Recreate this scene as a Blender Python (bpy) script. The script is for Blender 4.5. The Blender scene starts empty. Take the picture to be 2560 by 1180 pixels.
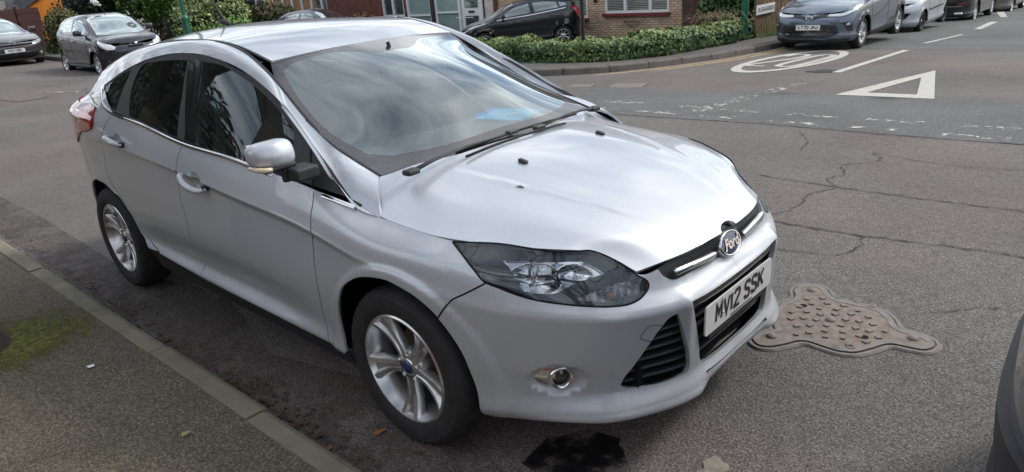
import bpy, bmesh, math, random
import numpy as np
from mathutils import Vector, Matrix, geometry
R_=math.radians
SC=bpy.context.scene
COL=SC.collection
random.seed(7); RNG=np.random.default_rng(5)
# ------------------------------------------------------------ camera
def make_camera():
    yaw,pit,rol=2.33030024373873,-0.35636098345706374,-0.08387473147277308
    ca,sa=math.cos(yaw),math.sin(yaw);cb,sb=math.cos(pit),math.sin(pit)
    f=Vector((cb*ca,cb*sa,sb));r=Vector((sa,-ca,0));u=r.cross(f)
    cc,sc=math.cos(rol),math.sin(rol)
    r2=cc*r+sc*u;u2=-sc*r+cc*u
    M=Matrix(((r2.x,u2.x,-f.x,1.89825),(r2.y,u2.y,-f.y,-2.22876),(r2.z,u2.z,-f.z,1.65444),(0,0,0,1)))
    cam=bpy.data.cameras.new('camera');o=bpy.data.objects.new('camera',cam);COL.objects.link(o)
    o.matrix_world=M
    cam.sensor_width=36;cam.lens=1793.05/2560*36;cam.clip_start=.05;cam.clip_end=800
    SC.camera=o
make_camera()
# ------------------------------------------------------------ sky and sun
SUN_EL,SUN_AZ=R_(42),R_(62)      # azimuth from +x towards +y
def make_world():
    w=bpy.data.worlds.new('World');SC.world=w;w.use_nodes=True
    nt=w.node_tree;nt.nodes.clear();N=nt.nodes.new;L=nt.links.new
    out=N('ShaderNodeOutputWorld');bg=N('ShaderNodeBackground');sky=N('ShaderNodeTexSky')
    sky.sky_type='NISHITA';sky.sun_disc=False;sky.sun_elevation=SUN_EL;sky.sun_rotation=math.pi/2-SUN_AZ
    sky.air_density=1.2;sky.dust_density=2.5
    tc=N('ShaderNodeTexCoord');sep=N('ShaderNodeSeparateXYZ');L(tc.outputs['Generated'],sep.inputs[0])
    # project the direction on a cloud plane
    mx=N('ShaderNodeMath');mx.operation='MAXIMUM';mx.inputs[1].default_value=.12;L(sep.outputs['Z'],mx.inputs[0])
    dv=N('ShaderNodeVectorMath');dv.operation='DIVIDE';L(tc.outputs['Generated'],dv.inputs[0])
    cmb=N('ShaderNodeCombineXYZ');[L(mx.outputs[0],cmb.inputs[i]) for i in range(3)]
    L(cmb.outputs[0],dv.inputs[1])
    n1=N('ShaderNodeTexNoise');n1.inputs['Scale'].default_value=1.5;n1.inputs['Detail'].default_value=7;n1.inputs['Roughness'].default_value=.55;n1.inputs['Distortion'].default_value=.3
    L(dv.outputs[0],n1.inputs['Vector'])
    cov=N('ShaderNodeMapRange');cov.inputs['From Min'].default_value=.36;cov.inputs['From Max'].default_value=.52;L(n1.outputs['Fac'],cov.inputs['Value'])
    n2=N('ShaderNodeTexNoise');n2.inputs['Scale'].default_value=1.9;n2.inputs['Detail'].default_value=6;n2.inputs['Roughness'].default_value=.5
    mp=N('ShaderNodeMapping');mp.inputs['Location'].default_value=(3.1,1.7,.4);L(dv.outputs[0],mp.inputs['Vector']);L(mp.outputs[0],n2.inputs['Vector'])
    cr=N('ShaderNodeValToRGB');L(n2.outputs['Fac'],cr.inputs['Fac'])
    e=cr.color_ramp.elements;e[0].position=.36;e[0].color=(5.6,6.1,6.9,1);e[1].position=.70;e[1].color=(15,15,14.8,1)
    m=e2=cr.color_ramp.elements.new(.52);m.color=(9.0,9.5,10.2,1)
    mix=N('ShaderNodeMix');mix.data_type='RGBA';L(cov.outputs[0],mix.inputs['Factor']);L(sky.outputs[0],mix.inputs['A']);L(cr.outputs[0],mix.inputs['B'])
    L(mix.outputs['Result'],bg.inputs['Color']);bg.inputs['Strength'].default_value=.1
    L(bg.outputs[0],out.inputs[0])
    sl=bpy.data.lights.new('sun','SUN');sl.energy=1.5;sl.angle=R_(11);sl.color=(1,.955,.89)
    so=bpy.data.objects.new('sun',sl);COL.objects.link(so)
    d=Vector((math.cos(SUN_EL)*math.cos(SUN_AZ),math.cos(SUN_EL)*math.sin(SUN_AZ),math.sin(SUN_EL)))
    so.rotation_euler=d.to_track_quat('Z','Y').to_euler()
make_world()
SC.view_settings.view_transform='Standard';SC.view_settings.look='None';SC.view_settings.exposure=0.46;SC.view_settings.gamma=1
SC.cycles.max_bounces=7;SC.cycles.transparent_max_bounces=16;SC.cycles.glossy_bounces=4;SC.cycles.diffuse_bounces=3
SC.cycles.caustics_reflective=False;SC.cycles.caustics_refractive=False
SC.cycles.use_denoising=True
# ------------------------------------------------------------ tagging and mesh helpers
def tag(o,label=None,cat=None,group=None,kind=None):
    if label:o['label']=label
    if cat:o['category']=cat
    if group:o['group']=group
    if kind:o['kind']=kind
    return o
def empty(name,loc=(0,0,0),rz=0):
    o=bpy.data.objects.new(name,None);COL.objects.link(o);o.location=loc;o.rotation_euler=(0,0,rz);o.empty_display_size=.2
    return o
def link(name,me,mat,parent=None,smooth=None):
    if mat is not None:
        for m in (mat if isinstance(mat,(list,tuple)) else [mat]): me.materials.append(m)
    if smooth is not None: me.polygons.foreach_set('use_smooth',[smooth]*len(me.polygons))
    o=bpy.data.objects.new(name,me);COL.objects.link(o)
    if parent is not None:o.parent=parent
    return o
def copy_tree(o,parent=None):
    c=o.copy();COL.objects.link(c)
    if parent is not None:c.parent=parent
    for ch in list(o.children):copy_tree(ch,c)
    return c
class MB:
    """collects shapes and links them as ONE mesh object"""
    def __init__(s):s.v=[];s.f=[];s.m=[];s.mi=0
    def add(s,v,f):
        b=len(s.v);s.v+= [tuple(map(float,p)) for p in v];s.f+=[tuple(b+i for i in q) for q in f];s.m+=[s.mi]*len(f);return s
    def box(s,c,d,rz=0,top=None,mat=None):
        x,y,z=[a/2 for a in d];tx,ty=(top if top else (1,1))
        P=[(-x,-y,-z),(x,-y,-z),(x,y,-z),(-x,y,-z),(-x*tx,-y*ty,z),(x*tx,-y*ty,z),(x*tx,y*ty,z),(-x*tx,y*ty,z)]
        if mat is not None:P=[tuple(mat@Vector(p)) for p in P]
        ca,sa=math.cos(rz),math.sin(rz)
        P=[(c[0]+p[0]*ca-p[1]*sa,c[1]+p[0]*sa+p[1]*ca,c[2]+p[2]) for p in P]
        return s.add(P,[(0,3,2,1),(4,5,6,7),(0,1,5,4),(1,2,6,5),(2,3,7,6),(3,0,4,7)])
    def rbox(s,c,d,r=.02,seg=3,M=None):
        bm=bmesh.new();bmesh.ops.create_cube(bm,size=1)
        for v in bm.verts:v.co=Vector((v.co.x*d[0],v.co.y*d[1],v.co.z*d[2]))
        bmesh.ops.bevel(bm,geom=list(bm.edges),offset=min(r,min(d)*.49),segments=seg,profile=.5,affect='EDGES')
        if M is None:M=Matrix.Identity(3)
        vs=[tuple((M@v.co)+Vector(c)) for v in bm.verts];bm.verts.index_update()
        fs=[tuple(v.index for v in f.verts) for f in bm.faces];bm.free();return s.add(vs,fs)
    def tube(s,pts,r,n=8,cap=True,flat=None):
        pts=[Vector(p) for p in pts];m=len(pts)
        rs=r if isinstance(r,(list,tuple)) else [r]*m
        V=[];F=[];up=None
        for i,p in enumerate(pts):
            t=(pts[min(i+1,m-1)]-pts[max(i-1,0)]).normalized()
            if up is None:
                up=Vector((0,0,1)) if abs(t.z)<.9 else Vector((1,0,0))
            a=t.cross(up).normalized();up=a.cross(t).normalized()
            for k in range(n):
                th=2*math.pi*k/n
                V.append(p+a*(math.cos(th)*rs[i])+up*(math.sin(th)*rs[i]*(flat or 1)))
        for i in range(m-1):
            for k in range(n):
                F.append((i*n+k,i*n+(k+1)%n,(i+1)*n+(k+1)%n,(i+1)*n+k))
        if cap:F+= [tuple(range(n-1,-1,-1)),tuple(range((m-1)*n,m*n))]
        return s.add(V,F)
    def lathe(s,prof,n=32,M=None,cap=False):
        """prof = (r, h) pairs spun around local z"""
        V=[];F=[];M=M or Matrix.Identity(4)
        for r,h in prof:
            for k in range(n):
                th=2*math.pi*k/n;V.append(M@Vector((r*math.cos(th),r*math.sin(th),h)))
        for i in range(len(prof)-1):
            for k in range(n):F.append((i*n+k,i*n+(k+1)%n,(i+1)*n+(k+1)%n,(i+1)*n+k))
        if cap:F+=[tuple(range(n-1,-1,-1)),tuple(range((len(prof)-1)*n,len(prof)*n))]
        return s.add(V,F)
    def prism(s,poly,z0,z1,M=None):
        M=M or Matrix.Identity(4);n=len(poly)
        ar=sum(poly[i][0]*poly[(i+1)%n][1]-poly[(i+1)%n][0]*poly[i][1] for i in range(n))
        if ar<0:poly=poly[::-1]
        V=[M@Vector((p[0],p[1],z0)) for p in poly]+[M@Vector((p[0],p[1],z1)) for p in poly]
        F=[(i,(i+1)%n,n+(i+1)%n,n+i) for i in range(n)]
        tr=geometry.tessellate_polygon([[Vector((p[0],p[1],0)) for p in poly]])
        for t in tr:
            a,b,c=t
            A=Vector(poly[a]);B=Vector(poly[b]);Cc=Vector(poly[c])
            if (B-A).cross(Cc-A)<0:t=(a,c,b)
            F.append((n+t[0],n+t[1],n+t[2]));F.append((t[2],t[1],t[0]))
        return s.add(V,F)
    def build(s,name,mat,parent=None,smooth=False,ang=None):
        me=bpy.data.meshes.new(name);me.from_pydata(s.v,[],s.f);me.update()
        o=link(name,me,mat,parent,smooth)
        if isinstance(mat,(list,tuple)):me.polygons.foreach_set('material_index',s.m)
        if ang is not None:
            me.polygons.foreach_set('use_smooth',[True]*len(me.polygons))
            me.set_sharp_from_angle(angle=R_(ang))
        return o
# ------------------------------------------------------------ materials
def nodes(name):
    m=bpy.data.materials.new(name);m.use_nodes=True;nt=m.node_tree;return m,nt,nt.nodes['Principled BSDF']
def noise(nt,scale,det=4,rough=.55,coord='Object',vec=None):
    n=nt.nodes.new('ShaderNodeTexNoise');n.inputs['Scale'].default_value=scale;n.inputs['Detail'].default_value=det;n.inputs['Roughness'].default_value=rough
    if vec is None:
        tc=nt.nodes.new('ShaderNodeTexCoord');nt.links.new(tc.outputs[coord],n.inputs['Vector'])
    else:nt.links.new(vec,n.inputs['Vector'])
    return n
def ramp(nt,fac,stops):
    r=nt.nodes.new('ShaderNodeValToRGB');nt.links.new(fac,r.inputs['Fac']);els=r.color_ramp.elements
    while len(els)<len(stops):els.new(.5)
    for e,(p,c) in zip(els,stops):
        e.position=p;e.color=(*(c if not isinstance(c,(int,float)) else (c,)*3),1)
    return r
def mixc(nt,fac,a,b,mode='MIX'):
    m=nt.nodes.new('ShaderNodeMix');m.data_type='RGBA';m.blend_type=mode
    for k,val in (('Factor',fac),('A',a),('B',b)):
        if hasattr(val,'is_output') or hasattr(val,'links'):nt.links.new(val,m.inputs[k])
        elif k=='Factor':m.inputs[k].default_value=val
        else:m.inputs[k].default_value=(*val,1)
    return m.outputs['Result']
def bump(nt,h,strength,dist,bsdf,prev=None):
    b=nt.nodes.new('ShaderNodeBump');b.inputs['Strength'].default_value=strength;b.inputs['Distance'].default_value=dist
    nt.links.new(h,b.inputs['Height'])
    if prev is not None:nt.links.new(prev,b.inputs['Normal'])
    nt.links.new(b.outputs[0],bsdf.inputs['Normal']);return b.outputs[0]
def plain(name,col,rough=.5,metal=0,var=.12,scale=9,coat=0,spec=.5,bmp=0):
    m,nt,b=nodes(name)
    n=noise(nt,scale,5)
    c1=[max(0,c*(1-var)) for c in col];c2=[min(1,c*(1+var)) for c in col]
    r=ramp(nt,n.outputs['Fac'],[(.3,c1),(.7,c2)]);nt.links.new(r.outputs[0],b.inputs['Base Color'])
    b.inputs['Roughness'].default_value=rough;b.inputs['Metallic'].default_value=metal
    b.inputs['Coat Weight'].default_value=coat;b.inputs['Coat Roughness'].default_value=.03;b.inputs['Specular IOR Level'].default_value=spec
    if bmp:bump(nt,noise(nt,scale*12,4).outputs['Fac'],bmp,.01,b)
    return m
def paint(name,col,metal=.75,rough=.34,dirt=.25):
    """metallic car paint under clear coat, with flake grain and a film of road dirt that thickens low on the body"""
    m,nt,b=nodes(name);L=nt.links.new
    fl=noise(nt,420,2,.8);big=noise(nt,3.2,5,.6)
    r=ramp(nt,fl.outputs['Fac'],[(.3,[c*.86 for c in col]),(.7,[min(1,c*1.1) for c in col])])
    tc=nt.nodes.new('ShaderNodeTexCoord');sp=nt.nodes.new('ShaderNodeSeparateXYZ');L(tc.outputs['Object'],sp.inputs[0])
    mr=nt.nodes.new('ShaderNodeMapRange');mr.inputs['From Min'].default_value=.62;mr.inputs['From Max'].default_value=.22;mr.inputs['To Min'].default_value=.1;L(sp.outputs['Z'],mr.inputs['Value'])
    mu=nt.nodes.new('ShaderNodeMath');mu.operation='MULTIPLY';L(mr.outputs[0],mu.inputs[0])
    bb=ramp(nt,big.outputs['Fac'],[(.38,.15),(.72,1)]);L(bb.outputs[0],mu.inputs[1])
    m2=nt.nodes.new('ShaderNodeMath');m2.operation='MULTIPLY';m2.inputs[1].default_value=dirt;L(mu.outputs[0],m2.inputs[0])
    c=mixc(nt,m2.outputs[0],r.outputs[0],(.12,.105,.09));L(c,b.inputs['Base Color'])
    rr=nt.nodes.new('ShaderNodeMath');rr.operation='ADD';rr.inputs[1].default_value=rough;L(m2.outputs[0],rr.inputs[0]);L(rr.outputs[0],b.inputs['Roughness'])
    b.inputs['Metallic'].default_value=metal
    b.inputs['Coat Weight'].default_value=1;
    cr_=nt.nodes.new('ShaderNodeMath');cr_.operation='MULTIPLY_ADD';cr_.inputs[1].default_value=.6;cr_.inputs[2].default_value=.035;L(m2.outputs[0],cr_.inputs[0]);L(cr_.outputs[0],b.inputs['Coat Roughness'])
    b.inputs['Coat IOR'].default_value=1.5
    return m
def glass(name,tint=(.75,.82,.80),haze=.03,ior=1.5,boost=1.0):
    """thin car glass: fresnel mirror over tinted clear, with a film of dust that doubles as painted bright haze"""
    m=bpy.data.materials.new(name);m.use_nodes=True;nt=m.node_tree;nt.nodes.clear();N=nt.nodes.new;L=nt.links.new
    out=N('ShaderNodeOutputMaterial');tr=N('ShaderNodeBsdfTransparent');tr.inputs[0].default_value=(*tint,1)
    gl=N('ShaderNodeBsdfGlossy');gl.inputs['Roughness'].default_value=.004;gl.inputs['Color'].default_value=(.88,.97,1.0,1)
    fr=N('ShaderNodeFresnel');fr.inputs['IOR'].default_value=ior
    mu=N('ShaderNodeMath');mu.operation='MULTIPLY';mu.use_clamp=True;mu.inputs[1].default_value=boost;L(fr.outputs[0],mu.inputs[0])
    df=N('ShaderNodeBsdfDiffuse');df.inputs['Color'].default_value=(.55,.58,.56,1)
    n=noise(nt,2.2,5);r=ramp(nt,n.outputs['Fac'],[(.3,haze*.5),(.75,haze*1.6)])
    m1=N('ShaderNodeMixShader');L(r.outputs[0],m1.inputs[0]);L(tr.outputs[0],m1.inputs[1]);L(df.outputs[0],m1.inputs[2])
    m2=N('ShaderNodeMixShader');L(mu.outputs[0],m2.inputs[0]);L(m1.outputs[0],m2.inputs[1]);L(gl.outputs[0],m2.inputs[2])
    L(m2.outputs[0],out.inputs[0]);return m
M={}
M['silver']=paint('silver_paint',(.545,.580,.630),metal=.48,rough=.44,dirt=.42)
M['black_plastic']=plain('black_plastic',(.022,.023,.027),.55,0,.25,30,bmp=.15)
M['grey_plastic']=plain('charcoal_plastic',(.05,.05,.055),.5,0,.2,30)
M['gloss_black']=plain('gloss_black_trim',(.012,.012,.014),.12,0,.3,40,coat=.6)
M['dark']=plain('dark_void',(.006,.006,.007),.85,0,.3,10,spec=.2)
M['chrome']=plain('chrome',(.78,.79,.80),.07,1,.04,60)
M['satin']=plain('satin_chrome',(.72,.74,.76),.18,1,.05,60)
M['wglass']=glass('windscreen_glass',(.76,.86,.85),.08,1.6,2.4)  # stronger haze than the other panes, painting in some sky brightness
M['sglass']=glass('side_glass',(.42,.52,.49),.03,1.5,1.6)
M['privacy']=glass('privacy_glass',(.05,.055,.06),.02,1.5,1.1)
M['lens']=glass('lamp_lens',(.90,.92,.94),.025,1.5,1.6)
M['rubber']=plain('tyre_rubber',(.022,.021,.022),.78,0,.3,22,bmp=.25)
M['alloy']=plain('alloy_silver',(.62,.62,.63),.26,.85,.10,14,coat=.3)
M['disc']=plain('brake_steel',(.16,.12,.10),.55,.7,.5,18)
M['red_lens']=plain('red_lens',(.42,.008,.012),.12,0,.35,25,coat=1)
M['amber']=plain('amber_lens',(.75,.42,.22),.15,0,.2,25,coat=1)
M['plate_w']=plain('plate_white',(.74,.75,.75),.35,0,.04,14)
M['plate_y']=plain('plate_yellow',(.80,.55,.05),.35,0,.05,14)
M['plate_k']=plain('plate_black',(.012,.012,.014),.4,0,.1,30)
M['badge']=plain('badge_blue',(.012,.025,.11),.12,0,.2,30,coat=1)
M['blue_card']=plain('blue_card',(.02,.52,.95),.55,0,.05,14)
M['dash']=plain('dash_plastic',(.10,.11,.115),.6,0,.15,30)
M['seat']=plain('seat_cloth',(.035,.036,.04),.9,0,.25,60)

# ------------------------------------------------------------ spline surfaces
def spl_w(k,u,lin=False):
    """weights matrix of natural cubic spline over knots k evaluated at u"""
    k=np.asarray(k,float);u=np.atleast_1d(np.asarray(u,float));n=len(k);h=np.diff(k)
    I=np.eye(n)
    i=np.clip(np.searchsorted(k,u,side='right')-1,0,n-2)
    t=(u-k[i])/h[i]
    if lin or n<3:
        return (1-t)[:,None]*I[i]+t[:,None]*I[i+1]
    A=np.zeros((n,n));B=np.zeros((n,n));A[0,0]=A[-1,-1]=1
    for j in range(1,n-1):
        A[j,j-1]=h[j-1];A[j,j]=2*(h[j-1]+h[j]);A[j,j+1]=h[j]
        B[j,j-1]=6/h[j-1];B[j,j]=-6/h[j-1]-6/h[j];B[j,j+1]=6/h[j]
    M=np.linalg.solve(A,B)
    a=(1-t);b=t;hh=(h[i]**2)/6
    return a[:,None]*I[i]+b[:,None]*I[i+1]+((a**3-a)*hh)[:,None]*M[i]+((b**3-b)*hh)[:,None]*M[i+1]
def pch_w(k,u,Y):
    """pchip values for data Y (n,...) (nonlinear, so direct)"""
    k=np.asarray(k,float);u=np.atleast_1d(u);n=len(k);h=np.diff(k);sh=(n,)+(1,)*(Y.ndim-1)
    d=np.diff(Y,axis=0)/h.reshape((-1,)+(1,)*(Y.ndim-1))
    m=np.zeros_like(Y);m[0]=d[0];m[-1]=d[-1]
    for j in range(1,n-1):
        w1=2*h[j]+h[j-1];w2=h[j]+2*h[j-1]
        s=(d[j-1]*d[j]>0)
        with np.errstate(all='ignore'):
            v=(w1+w2)/(w1/d[j-1]+w2/d[j])
        m[j]=np.where(s,v,0)
    i=np.clip(np.searchsorted(k,u,side='right')-1,0,n-2);t=(u-k[i])/h[i]
    t=t.reshape((-1,)+(1,)*(Y.ndim-1));H=h[i].reshape(t.shape)
    return (2*t**3-3*t**2+1)*Y[i]+(t**3-2*t**2+t)*H*m[i]+(-2*t**3+3*t**2)*Y[i+1]+(t**3-t**2)*H*m[i+1]
def pchip(xs,ys,x):
    xs=np.asarray(xs,float);ys=np.asarray(ys,float)
    o=np.argsort(xs);return pch_w(xs[o],np.clip(np.atleast_1d(x),xs[o][0],xs[o][-1]),ys[o])
class Surf:
    """dense tensor surface: cubic spline along u, monotone cubic along v; looked up bicubically by fine table"""
    def __init__(s,P,U,V,nu=400,nv=200,post=None,vsp=False):
        P=np.asarray(P,float);s.U=np.asarray(U,float);s.V=np.asarray(V,float)
        s.gu=np.linspace(U[0],U[-1],nu);s.gv=np.linspace(V[0],V[-1],nv)
        A=np.einsum('ki,ijc->kjc',spl_w(U,s.gu),P)      # nu x m x 3
        if vsp: T=np.einsum('kj,ijc->ikc',spl_w(V,s.gv),A)
        else: T=np.moveaxis(pch_w(V,s.gv,np.moveaxis(A,1,0)),0,1)
        if post is not None: T=post(T)
        s.T=T
        s.du=s.gu[1]-s.gu[0];s.dv=s.gv[1]-s.gv[0]
        Tu=np.gradient(T,axis=0);Tv=np.gradient(T,axis=1)
        N=np.cross(Tu,Tv);N/=np.linalg.norm(N,axis=2,keepdims=True)+1e-12
        s.N=N
    def _look(s,A,u,v):
        a=np.clip((np.asarray(u)-s.gu[0])/s.du,0,len(s.gu)-1.0001);b=np.clip((np.asarray(v)-s.gv[0])/s.dv,0,len(s.gv)-1.0001)
        i=a.astype(int);j=b.astype(int);f=(a-i)[...,None];g=(b-j)[...,None]
        return (A[i,j]*(1-f)+A[i+1,j]*f)*(1-g)+(A[i,j+1]*(1-f)+A[i+1,j+1]*f)*g
    def ev(s,u,v): return s._look(s.T,u,v)
    def nr(s,u,v):
        n=s._look(s.N,u,v);return n/np.linalg.norm(n,axis=-1,keepdims=True)

# ------------------------------------------------------------ cutting panels out of body surfaces
def smooth_poly(pts,step=.02,ang=38,closed=True):
    P=np.array(pts,float);n=len(P)
    T=[];C_=[]
    for i in range(n):
        if not closed and i in (0,n-1):T.append(None);C_.append(True);continue
        a=P[i]-P[i-1];b=P[(i+1)%n]-P[i];la=np.linalg.norm(a)+1e-9;lb=np.linalg.norm(b)+1e-9
        c=np.dot(a,b)/la/lb;C_.append(c<math.cos(R_(ang)))
        T.append((a/la*lb+b/lb*la)/(la+lb))
    out=[]
    m=n if closed else n-1
    for i in range(m):
        j=(i+1)%n;d=P[j]-P[i];L=np.linalg.norm(d)
        if L<1e-7:continue
        ti=d/L if C_[i] else T[i];tj=d/L if C_[j] else T[j]
        k=max(1,int(math.ceil(L/step)))
        if C_[i] and C_[j]:
            for q in range(k):out.append(P[i]+d*q/k)
        else:
            for q in range(k):
                t=q/k;out.append((2*t**3-3*t*t+1)*P[i]+(t**3-2*t*t+t)*L*ti+(-2*t**3+3*t*t)*P[j]+(t**3-t*t)*L*tj)
    if not closed:out.append(P[-1])
    return np.array(out)
def inset(P,d):
    P=np.array(P);n=len(P);ar=np.sum(P[:,0]*np.roll(P[:,1],-1)-np.roll(P[:,0],-1)*P[:,1])
    s=1 if ar>0 else -1
    a=P-np.roll(P,1,0);b=np.roll(P,-1,0)-P
    a/=np.linalg.norm(a,axis=1,keepdims=True)+1e-9;b/=np.linalg.norm(b,axis=1,keepdims=True)+1e-9
    na=np.stack([-a[:,1],a[:,0]],1)*s;nb=np.stack([-b[:,1],b[:,0]],1)*s
    m=na+nb;l=np.linalg.norm(m,axis=1,keepdims=True);m/=np.maximum(l,.3);c=np.maximum((m*na).sum(1,keepdims=True),.5)
    return P+m*d/c
def inpoly(P,x,y):
    P=np.asarray(P);r=np.zeros(len(x),bool);n=len(P)
    for i in range(n):
        x1,y1=P[i];x2,y2=P[(i+1)%n]
        if y1==y2:continue
        c=((y1>y)!=(y2>y))&(x<(x2-x1)*(y-y1)/(y2-y1)+x1);r^=c
    return r
def tri_region(outer,holes=(),res=.025):
    loops=[np.array(outer)]+[np.array(h) for h in holes]
    V=[];E=[]
    for l in loops:
        b=len(V);V+=[tuple(p) for p in l];k=len(l);E+=[(b+i,b+(i+1)%k) for i in range(k)]
    nb=len(V)
    o=loops[0];x0,y0=o.min(0);x1,y1=o.max(0)
    gx,gy=np.meshgrid(np.arange(x0+res*.37,x1,res),np.arange(y0+res*.41,y1,res));gx=gx+ (np.arange(gx.shape[0])%2)[:,None]*res*.5
    gx=gx.ravel();gy=gy.ravel();k=inpoly(o,gx,gy)
    for h in loops[1:]:k&=~inpoly(h,gx,gy)
    gx,gy=gx[k],gy[k]
    B=np.array(V)
    if len(gx):
        keep=np.ones(len(gx),bool)
        for s in range(0,len(gx),2000):
            d=((gx[s:s+2000,None]-B[None,:,0])**2+(gy[s:s+2000,None]-B[None,:,1])**2).min(1);keep[s:s+2000]=d>(res*.45)**2
        gx,gy=gx[keep],gy[keep]
    V+= list(zip(gx.tolist(),gy.tolist()))
    r=geometry.delaunay_2d_cdt([Vector((float(a),float(b))) for a,b in V],E,[],0,1e-6)
    vo=np.array([tuple(v) for v in r[0]]);F=np.array([f for f in r[2] if len(f)==3])
    c=vo[F].mean(1);k=inpoly(o,c[:,0],c[:,1])
    for h in loops[1:]:k&=~inpoly(h,c[:,0],c[:,1])
    F=F[k]
    a,b,cc=vo[F[:,0]],vo[F[:,1]],vo[F[:,2]]
    s=(b[:,0]-a[:,0])*(cc[:,1]-a[:,1])-(b[:,1]-a[:,1])*(cc[:,0]-a[:,0])
    F=F[np.abs(s)>1e-10];s=s[np.abs(s)>1e-10];F[s<0]=F[s<0][:,::-1]
    return vo,F
def patch(name,fn,outer,mat,parent,holes=(),off=0.,res=.025,gap=0.,thick=.010,mirror=False,sides=(1,),disp=None,cent=False,vflip=False):
    """cut a panel: fn(u,v)->(pos,normal).  gap insets the outline, thick returns the edge inwards"""
    if gap:outer=inset(outer,gap)
    vo,F=tri_region(outer,holes,res)
    pos,nr=fn(vo[:,0],vo[:,1])
    o=off if disp is None else off+disp(vo[:,0],vo[:,1])
    o=np.asarray(o)
    if o.ndim==1:o=o[:,None]
    # outward orientation
    A,B,Cc=pos[F[:,0]],pos[F[:,1]],pos[F[:,2]];fnm=np.cross(B-A,Cc-A)
    if (fnm*nr[F[:,0]]).sum()<0:F=F[:,::-1]
    pos=pos+nr*o
    if mirror:pos=pos*[1,-1,1];nr=nr*[1,-1,1];F=F[:,::-1]
    if disp is not None:
        def ev(u,v):
            p_,n_=fn(u,v);return p_+n_*(np.asarray(disp(u,v))+0*u)[:,None]
        e=3.2e-3;U0,V0=vo[:,0],vo[:,1];du=ev(U0+e,V0)-ev(np.maximum(U0-e,0),V0);dv=ev(U0,V0+e)-ev(U0,V0-e)
        nn=np.cross(du,dv);l=np.linalg.norm(nn,axis=1,keepdims=True);bad=l[:,0]<1e-12;nn=nn/(l+1e-20)
        base=fn(U0,V0)[1];sg=np.sign((nn*base).sum(1));sg[sg==0]=1;nn=nn*sg[:,None];nn[bad]=base[bad]
        if mirror:nn=nn*[1,-1,1]
        nrn=nn
    else:nrn=nr
    n=len(pos);V=pos.tolist();FF=[tuple(map(int,f)) for f in F];LN=[nrn[i] for f in FF for i in f]
    if thick:
        ed={}
        for f in FF:
            for k in range(3):
                a,b=f[k],f[(k+1)%3];ed[(a,b)]=1
        bd=[(a,b) for a,b in ed if (b,a) not in ed]
        for a,b in bd:
            pa,pb=pos[a],pos[b];qa=pa-nr[a]*thick;qb=pb-nr[b]*thick
            i=len(V);V+=[pa.tolist(),pb.tolist(),qb.tolist(),qa.tolist()]
            fnn=np.cross(qa-pa,pb-pa);fnn=fnn/(np.linalg.norm(fnn)+1e-12)
            FF.append((i+1,i,i+3,i+2));LN+=[fnn]*4
    me=bpy.data.meshes.new(name);me.from_pydata(V,[],FF);me.update()
    me.polygons.foreach_set('use_smooth',[True]*len(me.polygons))
    me.normals_split_custom_set([tuple(map(float,x)) for x in LN])
    return link(name,me,mat,parent)
def ribbon(name,P3,nrm,w,h,mat,parent,mirror=False,cap=True,round_=True):
    """strip of width w (across, in surface) and height h (proud) along a 3D path with surface normals"""
    P=np.array(P3,float);N=np.array(nrm,float);n=len(P)
    if mirror:P=P*[1,-1,1];N=N*[1,-1,1]
    T=np.gradient(P,axis=0);T/=np.linalg.norm(T,axis=1,keepdims=True)
    Bn=np.cross(T,N);Bn/=np.linalg.norm(Bn,axis=1,keepdims=True)
    prof=[(-.5,-.3),(-.5,.45),(-.36,.88),(0,1),(.36,.88),(.5,.45),(.5,-.3)] if round_ else [(-.5,-.5),(-.5,1),(.5,1),(.5,-.5)]
    V=[];F=[];k=len(prof)
    ww=np.broadcast_to(w,(n,));hh=np.broadcast_to(h,(n,))
    for i in range(n):
        for a,b in prof:V.append(P[i]+Bn[i]*a*ww[i]+N[i]*b*hh[i])
    for i in range(n-1):
        for j in range(k-1):F.append((i*k+j,(i+1)*k+j,(i+1)*k+j+1,i*k+j+1))
    if cap:F+=[tuple(range(k)),tuple(range((n-1)*k+k-1,(n-1)*k-1,-1))]
    if mirror:F=[f[::-1] for f in F]
    b=MB();b.add(V,F);return b.build(name,mat,parent,ang=50)

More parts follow.
